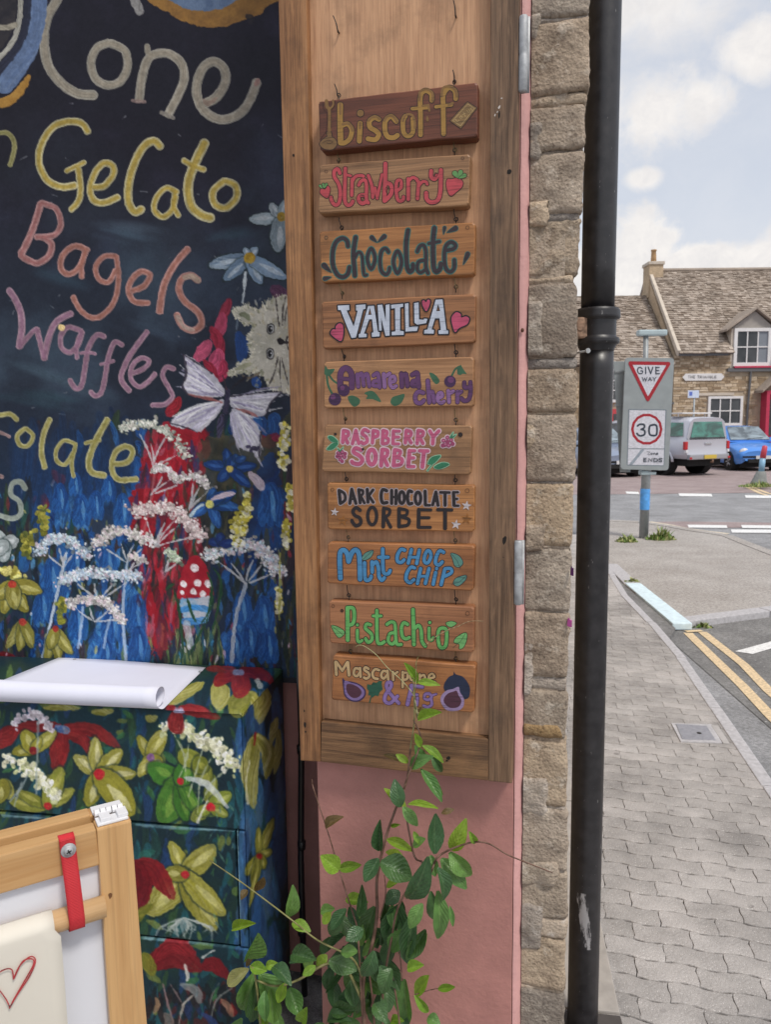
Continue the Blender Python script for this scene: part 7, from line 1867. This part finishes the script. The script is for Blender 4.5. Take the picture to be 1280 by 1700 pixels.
# chimney
ca, cb = at_depth(1074, 437, 34.6), at_depth(1096, 466, 34.6)
mb = MB(); mb.box((ca[0], 34.2, ZR - 1.2), (cb[0], 35.0, ca[2] - .14)); cm_ = mb.build('chimney', m_cot, ch_); mb = MB(); mb.box((ca[0] - .05, 34.15, ca[2] - .14), (cb[0] + .05, 35.05, ca[2]), 0, .02); mb.build('chimney_cap', m_cope, cm_)
v, f = lathe_geo([(.13, 0), (.115, .25), (.10, .5), (.125, .52), (.125, .57), (.09, .58)], 14, ((ca[0] + cb[0]) / 2, 34.6, ca[2])); obj('chimney_pot', v, f, plain('clay pot', (.42, .26, .13), .8, 0, .15, 6), cm_, True)
window(ch_, 1176.4, 658, 1232, 706.5, 3, 2, .10)
mb = MB(); mb.box((H(1168, 0)[0], HY - .06, h1[0][2] + .03), (H(1246, 0)[0], HY + .02, h1[0][2] + .14)); mb.build('lintel', m_cope, ch_)
mb = MB(); mb.box((h1[0][0] - .08, HY - .12, h1[1][2] - .1), (h1[1][0] + .08, HY + .0, h1[1][2] - .02)); mb.build('sill', plain('pink stone sill', (.5, .36, .33), .8), ch_)
# dormer
da, db = H(1220, 545.5), H(1279, 607.5); xm = (da[0] + db[0]) / 2; zt = da[2]; ap = H(1254, 514)
window(ch_, 1220, 545, 1279, 607.5, 3, 2, .13, -.04, curtains=((2, 1), (2, 0)))
mb = MB(); mb.box((da[0] - .12, HY - .02, db[2] - .2), (da[0], HY + 2.2, zt)); mb.build('dormer_cheek', m_cope, ch_); mb = MB(); mb.box((db[0], HY - .02, db[2] - .2), (db[0] + .12, HY + 2.2, zt)); mb.build('dormer_cheek', m_cope, ch_)
v, f = hexa([np.array(p) for p in ((ap[0] - .02, HY - .02, ap[2] - .06), (ap[0] + .02, HY - .02, ap[2] - .06), (db[0] + .1, HY - .02, zt + .01), (da[0] - .1, HY - .02, zt + .01), (ap[0] - .02, HY + .2, ap[2] - .06), (ap[0] + .02, HY + .2, ap[2] - .06), (db[0] + .1, HY + .2, zt + .01), (da[0] - .1, HY + .2, zt + .01))]); obj('dormer_gable', v, f, plain('rendered gable', (.34, .31, .28), .9, 0, .1, 6), ch_)
for sx in (-1, 1):
    xe = ap[0] + sx * (ap[0] - da[0] + .38); P = [(ap[0], HY + 2.9, ap[2]), (ap[0], HY - .2, ap[2]), (xe, HY - .2, zt - .12), (xe, HY + 2.3, zt - .12)]
    if sx < 0: P = P[::-1]
    v, f = hexa([np.array(p) + np.array([0, 0, .09]) for p in P] + [np.array(p) for p in P], .01); obj('dormer_roof', v, f, m_slate, ch_)
mb = MB(); mb.box((da[0] - .25, HY - .14, db[2] - .22), (db[0] + .25, HY - .02, db[2] - .08)); mb.build('lead_apron', m_lead, ch_); mb = MB(); mb.box((da[0], HY - .17, db[2] - .075), (db[0], HY - .09, db[2] - .005)); mb.build('red_sill', m_redp, ch_)
dpx = H(1244, 612); mb = MB(); mb.tube([(dpx[0] + .05, HY - .09, dpx[2] - .1), (dpx[0] - .02, HY - .09, 2.0), (dpx[0] - .02, HY - .09, .1)], .045, 8); mb.build('drainpipe', m_lead, ch_)
# name plate
na_, nb_ = H(1133, 620.5), H(1202, 631.5); mb = MB(); e = .12
mb.add([(na_[0], HY - .06, (na_[2] + nb_[2]) / 2), (na_[0] + e, HY - .06, na_[2]), (nb_[0] - e, HY - .06, na_[2]), (nb_[0], HY - .06, (na_[2] + nb_[2]) / 2), (nb_[0] - e, HY - .06, nb_[2]), (na_[0] + e, HY - .06, nb_[2])], [(5, 4, 3, 2, 1, 0)]); mb.box((na_[0] + e, HY - .058, nb_[2]), (nb_[0] - e, HY - .01, na_[2])); npl = mb.build('name_plate', m_white, ch_)
FN = Frame((0, HY), 0); pn = Paint(FN, -.062, 1100, 500, 7.111, .35); pn.STEP = 2e-4; pn.cols = {'k': (110, 104, 108)}
GL = {'T': '0,0 10,0/5,0 5,16', 'H': '0,0 0,16/9,0 9,16/0,8 9,8', 'E': '0,0 0,16/0,0 9,0/0,8 7,8/0,16 9,16', 'R': '0,16 0,0 8,1 8,8 0,8/3,8 9,16', 'I': '3,0 3,16', 'A': '0,16 5,0 10,16/2,10 8,10', 'N': '0,16 0,0 9,16 9,0', 'G': '9,3 5,0 0,4 0,12 5,16 9,13 9,9 6,9', 'L': '0,0 0,16 9,16', ' ': ''}
x = 306
for c in 'THE TRIANGLE':
    for s_ in filter(None, GL[c].split('/')): pn.ribbon([(x + a * 2.1, 880 + b * 1.75) for a, b in pts(s_)], 5, 'k')
    x += 18 if c == ' ' else (18 if c == 'I' else 31)
pn.v = [np.array(p) + FN.o - ofs + ofs for p in pn.v]; obj('lettering', pn.v, pn.f, m_paint, npl, cols=np.array(pn.c))
# porch and door
xa, xb, zt2 = hdoor[0][0], hdoor[1][0] + .35, hdoor[0][2]
mb = MB(); mb.box((xa, HY - .5, -.05), (xa + .13, HY - .02, zt2)); mb.box((xb - .13, HY - .5, -.05), (xb, HY - .02, zt2)); mb.box((xa, HY - .5, zt2), (xb, HY - .02, zt2 + .14)); mb.build('porch', m_redp, ch_)
mb = MB(); mb.box((xa + .13, HY - .1, -.05), (xb - .13, HY - .04, zt2)); dr_ = mb.build('door', plain('dark red door', (.30, .02, .05), .4), ch_); mb = MB(); mb.box((xa + .25, HY - .115, 1.0), (xb - .25, HY - .102, zt2 - .2)); mb.build('pane', m_cgl, dr_)
pc = (xa + xb) / 2
for sx in (-1, 1):
    xe = pc + sx * (xb - xa) * .72; P = [(pc, HY - .02, zt2 + .95), (pc, HY - .75, zt2 + .95), (xe, HY - .75, zt2 + .05), (xe, HY - .02, zt2 + .05)]
    if sx < 0: P = P[::-1]
    v, f = hexa([np.array(p) + np.array([0, 0, .1]) for p in P] + [np.array(p) for p in P], .01); obj('porch_roof', v, f, m_slate, ch_)
# lower cottage on the left
lz = at_depth(1045, 491, 34.6)[2]; le = H(1060, 606)[2]; X0 = 4.0
c2_ = thing('cottage', 'lower honey stone cottage with sagging slate roof behind the road sign', 'house', (XL - 3, HY, 0)); obj = wobj(c2_)
mb = MB(); mb.box((X0, HY + .1, -.05), (XL - .01, HY + .45, le)); mb.box((X0, HY + .45, -.05), (X0 + .4, 38, le)); mb.box((X0, 37.6, -.05), (XL - .01, 38, le)); w2 = mb.build('wall', m_cmort, c2_)
rd0, rd1 = H(1014, 679, .1), H(1029, 730, .1); wn = H(1012, 612, .1), H(1027, 668, .1)
rubble(X0, XL - .02, -.05, le - .05, [(rd0[0] - .1, rd1[0] + .1, -1, rd0[2] + .1), (wn[0][0] - .1, wn[1][0] + .1, wn[1][2] - .1, wn[0][2] + .1)], 4, HY + .1).build('wall_stones', m_cot, w2, kind='stuff')
roof(c2_, X0 - .1, XL - .03, HY - .2, le + .02, 34.6, lz, 5)
v, f = hexa([np.array(p) for p in ((X0, 34.6, lz), (XL - .03, 34.6, lz), (XL - .03, 38.2, le), (X0, 38.2, le), (X0, 34.6, lz - .2), (XL - .03, 34.6, lz - .2), (XL - .03, 38, le - .1), (X0, 38, le - .1))]); obj('roof', v, f, m_slate, c2_, label='rear slope of the roof')
mb = MB(); mb.box((rd0[0] - .2, HY + .0, -.05), (rd1[0], HY + .09, rd0[2])); d2 = mb.build('door', plain('bright red door', (.52, .06, .07), .45), c2_); mb = MB(); mb.box((rd0[0] + .1, HY - .015, 1.6), (rd1[0] - .12, HY - .003, rd0[2] - .2)); mb.build('pane', m_cgl, d2)
window(c2_, 1008, 612, 1027, 668, 2, 3, .1, .05)
mb = MB(); wc = H(1112, 668, .1); mb.box((wc[0] - .9, HY - .1, wc[2] - .08), (wc[0] + .12, HY + .09, wc[2])); mb.build('ledge', m_lead, c2_)
mb = MB(); mb.box((H(1113, 0)[0] - .05, HY + .02, .2), (H(1116, 0)[0] + .03, HY + .09, wc[2] - .1)); mb.build('window_jamb', m_white, c2_)
obj = _obj
# ---------------------------------------------------------------- small blue and white sign in front of the cottage
ip = at_depth(1152, 700, 28.0); isg = thing('information_sign', 'small white and blue sign on a thin grey post before the cottage wall', 'sign', (ip[0], 28.0, 0))
mb = MB(); mb.tube([(0, 0, -.05), (0, 0, at_depth(1152, 652, 28)[2])], .035, 8); mb.build('post', m_post, isg, True)
ia_, ib_ = at_depth(1143, 648, 27.95), at_depth(1161, 660.5, 27.95); mb = MB(); mb.box((ia_[0] - ip[0], -.05, ib_[2]), (ib_[0] - ip[0], -.036, ia_[2]), 0, .004); mb.build('plate', plain('pale blue white plate', (.62, .68, .80), .5), isg); mb = MB(); mb.box((ia_[0] - ip[0] + .05, -.054, ib_[2] + .08), (ia_[0] - ip[0] + .16, -.0505, ia_[2] - .05)); mb.build('blue_square', plain('blue print', (.12, .18, .55), .5), isg)

# ---------------------------------------------------------------- vehicles
def car_paint(name, c, metal=.2): 
    t = NT(name); t.set(col=c, rough=.32, metal=metal, coat=.7, coatr=.08); return t.m
m_tyre = plain('tyre rubber', (.016, .016, .017), .85); m_rim = plain('alloy rim', (.45, .46, .48), .35, .7); m_under = plain('underbody', (.012, .012, .012), .9); m_lamp_r = plain('red lamp', (.45, .02, .025), .2); m_lamp_w = plain('clear lamp', (.70, .70, .72), .15); m_plate_y = plain('yellow plate', (.58, .42, .06), .5, 0, .15, 40); m_plate_w = plain('white plate', (.62, .62, .62), .5); m_chrome = plain('chrome', (.6, .6, .62), .2, .9)
def glass_mat(name, c):
    t = NT(name); n = t.noise(t.map((1.2, 1, 2.2)), 1.6, 3, .6, .8); t.set(col=t.mix(t.ramp(n, [(.36, 0), (.62, 1)]), tuple(np.array(c) * .35), tuple(np.array(c) * 1.25)), rough=.04, spec=.8, coat=.6, coatr=.02); return t.m
m_gl_green = glass_mat('green tinted glass', (.045, .20, .155)); m_gl_dark = glass_mat('dark car glass', (.05, .06, .07))
def loft(ST, par, name, mat, nring=None):
    """ST: stations (y, [(half width, z) ...] from sill to top centre); mirrored across x"""
    V, F = [], []; n = len(ST[0][1])
    for y, P in ST: V += [(w, y, z) for w, z in P] + [(-w, y, z) for w, z in P[::-1]]
    m_ = 2 * n
    for i in range(len(ST) - 1):
        for k in range(m_ - 1): a = i * m_ + k; F.append((a, a + 1, a + m_ + 1, a + m_))
    F.append(tuple(range(m_))); F.append(tuple(reversed(range((len(ST) - 1) * m_, len(ST) * m_))))
    o = obj(name, V, F, mat, par, True); s = o.modifiers.new('round', 'BEVEL'); s.width = .035; s.segments = 2; s.limit_method = 'ANGLE'; s.angle_limit = .55; return o
def wheel(par, x, y, r, w, sx):
    prof = [(r * .55, -w / 2), (r * .9, -w / 2), (r, -w / 2 + .03), (r, w / 2 - .03), (r * .9, w / 2), (r * .55, w / 2)]
    v, f = lathe_geo(prof, 24); v = [(x + c, y + a, r + b - .0) for a, b, c in v]; wh = obj('wheel', v, f, m_tyre, par, True)
    mb = MB(); v, f = lathe_geo([(r * .64, 0), (r * .62, .012), (r * .5, .004), (r * .2, .0), (r * .16, .014), (r * .02, .016)], 20); xs_ = x + sx * (w / 2 + .002); mb.add([(xs_ + sx * c, y + a, r + b) for a, b, c in v], f)
    for k in range(5):
        a = 2 * math.pi * k / 5; mb.tube([(xs_ + sx * .01, y + math.cos(a) * r * .14, r + math.sin(a) * r * .14), (xs_ + sx * .012, y + math.cos(a) * r * .6, r + math.sin(a) * r * .6)], .03, 6)
    mb.build('rim', m_rim, wh, True)
def patch(par, name, P, mat, out=(0, 0, 0), th=.012):
    P = [np.array(p, float) + np.array(out) for p in P]; n = np.cross(P[1] - P[0], P[2] - P[0]); n = n / np.linalg.norm(n); k = len(P)
    V = P + [p - n * th for p in P]; return obj(name, V, [tuple(range(k)), tuple(reversed(range(k, 2 * k)))] + [(i, i + k, (i + 1) % k + k, (i + 1) % k) for i in range(k)], mat, par)
def place(name, label, cat, x, y, heading, group=None): return thing(name, label, cat, (x, y, RZ + .004), heading, group)
# silver pickup with canopy, seen from behind; local +y is forward, rear face at y = 0
pk_c = at_depth(1175, 760, 22.8)
pk = place('pickup_truck', 'silver pickup truck with green tinted canopy windows parked tail first', 'pickup truck', pk_c[0], 22.8, math.radians(27))
ms = car_paint('silver paint', (.54, .55, .61), .25)
loft([(y, [(.80 * k, zb), (.90 * k, zb + .12), (.905 * k, .86), (.885 * k, zt_), (.6 * k, zt_ + .02)]) for y, zb, zt_, k in ((.0, .56, 1.08, .97), (.06, .52, 1.09, 1), (1.0, .52, 1.09, 1), (1.9, .45, 1.08, 1), (3.6, .45, 1.06, 1), (4.4, .45, 1.0, .99), (5.0, .5, .88, .93), (5.1, .55, .8, .85))], pk, 'body', ms)
loft([(y, [(wb, 1.07), (wb - .03, 1.15), (wt, zr_ - .1), (wt - .12, zr_ - .02), (.3, zr_)]) for y, wb, wt, zr_ in ((.03, .84, .70, 1.70), (.12, .87, .74, 1.76), (1.0, .88, .76, 1.80), (1.86, .88, .76, 1.78))], pk, 'canopy', ms)
loft([(y, [(.87, 1.05), (.85, 1.12), (wt, zr_ - .1), (wt - .12, zr_ - .02), (.3, zr_)]) for y, wt, zr_ in ((1.9, .74, 1.74), (2.1, .74, 1.77), (3.0, .74, 1.76), (3.5, .72, 1.66), (4.1, .80, 1.14))], pk, 'cab', ms)
patch(pk, 'rear_window', [(.72, .03, 1.16), (-.72, .03, 1.16), (-.60, .06, 1.62), (.60, .06, 1.62)][::-1], m_gl_green, (0, -.035, 0)); patch(pk, 'rear_window_trim', [(.76, .02, 1.09), (-.76, .02, 1.09), (-.745, .02, 1.17), (.745, .02, 1.17)][::-1], m_gl_dark, (0, -.02, 0))
for sx in (-1, 1):
    P = [(sx * .875, .18, 1.2), (sx * .885, 1.7, 1.2), (sx * .77, 1.62, 1.62), (sx * .765, .26, 1.6)]; patch(pk, 'side_window', P if sx > 0 else P[::-1], m_gl_green, (sx * .012, 0, 0))
    P = [(sx * .87, 2.05, 1.16), (sx * .87, 3.55, 1.16), (sx * .76, 3.2, 1.6), (sx * .765, 2.15, 1.62)]; patch(pk, 'cab_window', P if sx > 0 else P[::-1], m_gl_dark, (sx * .012, 0, 0))
    mb = MB(); mb.box((sx * .90 - .09, -.035, .80), (sx * .90 + .03, .06, 1.04), 0, .02); mb.build('tail_light', m_lamp_r, pk); mb = MB(); mb.box((sx * .89 - .06, -.04, .70), (sx * .89 + .03, .05, .79), 0, .02); mb.build('reverse_light', m_lamp_w, pk)
    for yy in (.98, 4.05): wheel(pk, sx * .78, yy, .37, .25, sx)
    for yy in (.98, 4.05):
        mb = MB(); mb.tube([(sx * .885, yy + .46 * math.cos(a), .40 + .46 * math.sin(a)) for a in np.linspace(.05, math.pi - .05, 14)], .045, 8); mb.build('wheel_arch', ms, pk, True); v, f = lathe_geo([(.43, 0), (.43, .3), (.01, .3)], 20); obj('wheel_well', [(sx * (.905 - c) + 0, yy + a, .40 + b) for a, b, c in v], f, m_under, pk)
mb = MB(); mb.box((-.84, -.10, .50), (.84, .04, .66), 0, .03); mb.build('bumper', car_paint('bumper silver', (.40, .41, .44), .5), pk); mb = MB(); mb.box((-.26, -.125, .52), (.26, -.103, .635), 0, .005); mb.build('number_plate', m_plate_y, pk)
mb = MB(); mb.box((-.14, -.03, .94), (.14, -.005, 1.0), 0, .01); mb.build('tailgate_handle', m_chrome, pk)
for sx in (-1, 1): mb = MB(); mb.box((sx * .82 - .05, -.115, .52), (sx * .82 + .05, -.102, .58), 0, .005); mb.build('reflector', m_lamp_r, pk)
mb = MB(); mb.box((-.7, .1, .30), (.7, 4.6, .5)); mb.build('chassis', m_under, pk); mb = MB(); mb.tube([(0, -.12, .42), (0, -.2, .42), (0, -.2, .5)], .03, 8); mb.build('tow_bar', plain('rusty steel', (.2, .12, .08), .8), pk, True)
mb = MB(); mb.box((-.78, .3, 1.86), (.5, .9, 1.9), 0, .01); mb.tube([(-.72, .5, 1.78), (-.72, .5, 1.88)], .02, 6); mb.tube([(.4, .5, 1.78), (.4, .5, 1.88)], .02, 6); mb.build('roof_rack', m_white, pk)
# rounded small cars
def small_car(name, label, x, y, heading, c, plate=True):
    t = place(name, label, 'car', x, y, heading, None); m_ = car_paint(name + ' paint', c)
    ST = []
    for yy, w, zb, zm, zt_ in ((0.0, .62, .34, .50, .60), (.08, .72, .25, .52, .68), (.3, .80, .22, .56, .76), (.75, .83, .22, .62, .86), (1.15, .84, .22, .64, .93), (2.0, .845, .22, .66, .95), (3.0, .84, .22, .66, .95), (3.5, .80, .26, .64, .92), (3.66, .70, .34, .6, .86)): ST.append((yy, [(w * .93, zb), (w, zb + .1), (w * 1.01, zm), (w * .96, zt_ - .06), (w * .80, zt_), (w * .35, zt_ + .03)]))
    loft(ST, t, 'body', m_)
    G = [(1.02, .76, .93, .72, .94), (1.5, .77, .94, .62, 1.33), (1.8, .77, .94, .58, 1.45), (2.4, .77, .95, .57, 1.48), (3.0, .76, .95, .55, 1.42), (3.45, .73, .92, .56, 1.2), (3.62, .68, .9, .6, .93)]
    loft([(yy, [(wb, zb), (wb - .02, zb + .03), (wt, max(zb + .035, zr_ - .06)), (wt * .8, max(zb + .04, zr_ - .01)), (wt * .4, max(zb + .045, zr_))]) for yy, wb, zb, wt, zr_ in G], t, 'cabin', m_)
    patch(t, 'windscreen', [(-.66, 1.06, .97), (.66, 1.06, .97), (.53, 1.72, 1.40), (-.53, 1.72, 1.40)], glass_mat('windscreen', (.22, .27, .30)), (0, -.045, .045)); mb = MB(); mb.box((-.62, 1.04, .955), (.62, 1.12, 1.005), 0, .01); mb.build('scuttle', m_under, t); mb = MB(); mb.tube([(-.1, 1.04, 1.03), (.45, 1.10, 1.07)], .012, 6); mb.build('wiper', m_under, t); mb = MB(); mb.box((-.66, -.03, .44), (.66, .03, .50), 0, .02); mb.build('bumper_strip', m_under, t)
    for sx in (-1, 1):
        P = [(sx * .775, 1.42, .99), (sx * .775, 3.2, .99), (sx * .60, 2.95, 1.36), (sx * .605, 1.9, 1.39)]; patch(t, 'side_window', P if sx > 0 else P[::-1], m_gl_dark, (sx * .02, 0, 0))
        v, f = lathe_geo([(.165, 0), (.15, .03), (.10, .05), (.01, .06)], 16); obj('headlight', [(sx * .57 + a * .95, .115 - cc * .9 + abs(a) * .25, .63 + b * .75 ) for a, b, cc in v], f, m_lamp_w, t, True)
        for yy in (.68, 3.02): wheel(t, sx * .74, yy, .29, .18, sx)
        for yy in (.68, 3.02): v, f = lathe_geo([(.345, 0), (.345, .25), (.01, .25)], 20); obj('wheel_well', [(sx * (.852 - cc), yy + a, .30 + b) for a, b, cc in v], f, m_under, t)
        mb = MB(); mb.box((sx * .86 - .05, 1.35, .95), (sx * .86 + .09, 1.45, 1.08), 0, .03); mb.build('mirror', m_, t)
    mb = MB(); mb.box((-.5, -.035, .27), (.5, .05, .40), 0, .02); mb.build('grille', m_under, t); mb = MB(); mb.box((-.26, -.055, .40), (.26, -.036, .51), 0, .004); mb.build('number_plate', m_plate_w, t); mb = MB(); mb.box((-.65, .2, .12), (.65, 3.5, .3)); mb.build('underside', m_under, t)
    return t
bc = at_depth(1268, 770, 24.6); small_car('parked_car', 'bright blue rounded hatchback parked facing out beside the silver pickup', bc[0], 24.6, math.radians(-2), (.09, .30, .80))
dc_ = at_depth(1036, 780, 22.3); small_car('parked_car', 'grey blue car mostly hidden behind the road sign', dc_[0], 22.3, math.radians(12), (.25, .30, .40))
# ---------------------------------------------------------------- rubble facing along the street side of the near building
_c = FA.w((.3005, SF + .0045, 0)); _e = FA.w((-.4955, 8.06, 0)); _a = math.degrees(math.atan2(_e[1] - _c[1], _e[0] - _c[0])); FR = Frame((_c[0], _c[1]), _a)
rm = MB(); rr_ = random.Random(12); z_ = .02
while z_ < 4.6:
    h_ = rr_.uniform(.10, .20); x_ = .10
    while x_ < 7.9:
        w_2 = rr_.uniform(.16, .48); d_ = rr_.uniform(.004, .016); j_ = lambda: rr_.uniform(-.007, .007); a_, b_, c_, e_ = x_ + .008, x_ + w_2 - .008, z_ + .007, z_ + h_ - .007
        P_ = [(a_ + j_(), -d_, c_ + j_()), (b_ + j_(), -d_ + .004, c_ + j_()), (b_ + j_(), -d_, e_ + j_()), (a_ + j_(), -d_ + .004, e_ + j_()), (a_, .002, c_), (b_, .002, c_), (b_, .002, e_), (a_, .002, e_)]
        Q_ = []
        for p_ in P_: q_ = FR.w(p_) - FA.o; Q_.append((q_ @ FA.ex, q_ @ FA.ey, q_[2]))
        rm.add(Q_, [(0, 1, 2, 3), (0, 4, 5, 1), (1, 5, 6, 2), (2, 6, 7, 3), (3, 7, 4, 0)]); x_ += w_2
    z_ += h_
rm.build('stones', m_stone, st, kind='stuff')
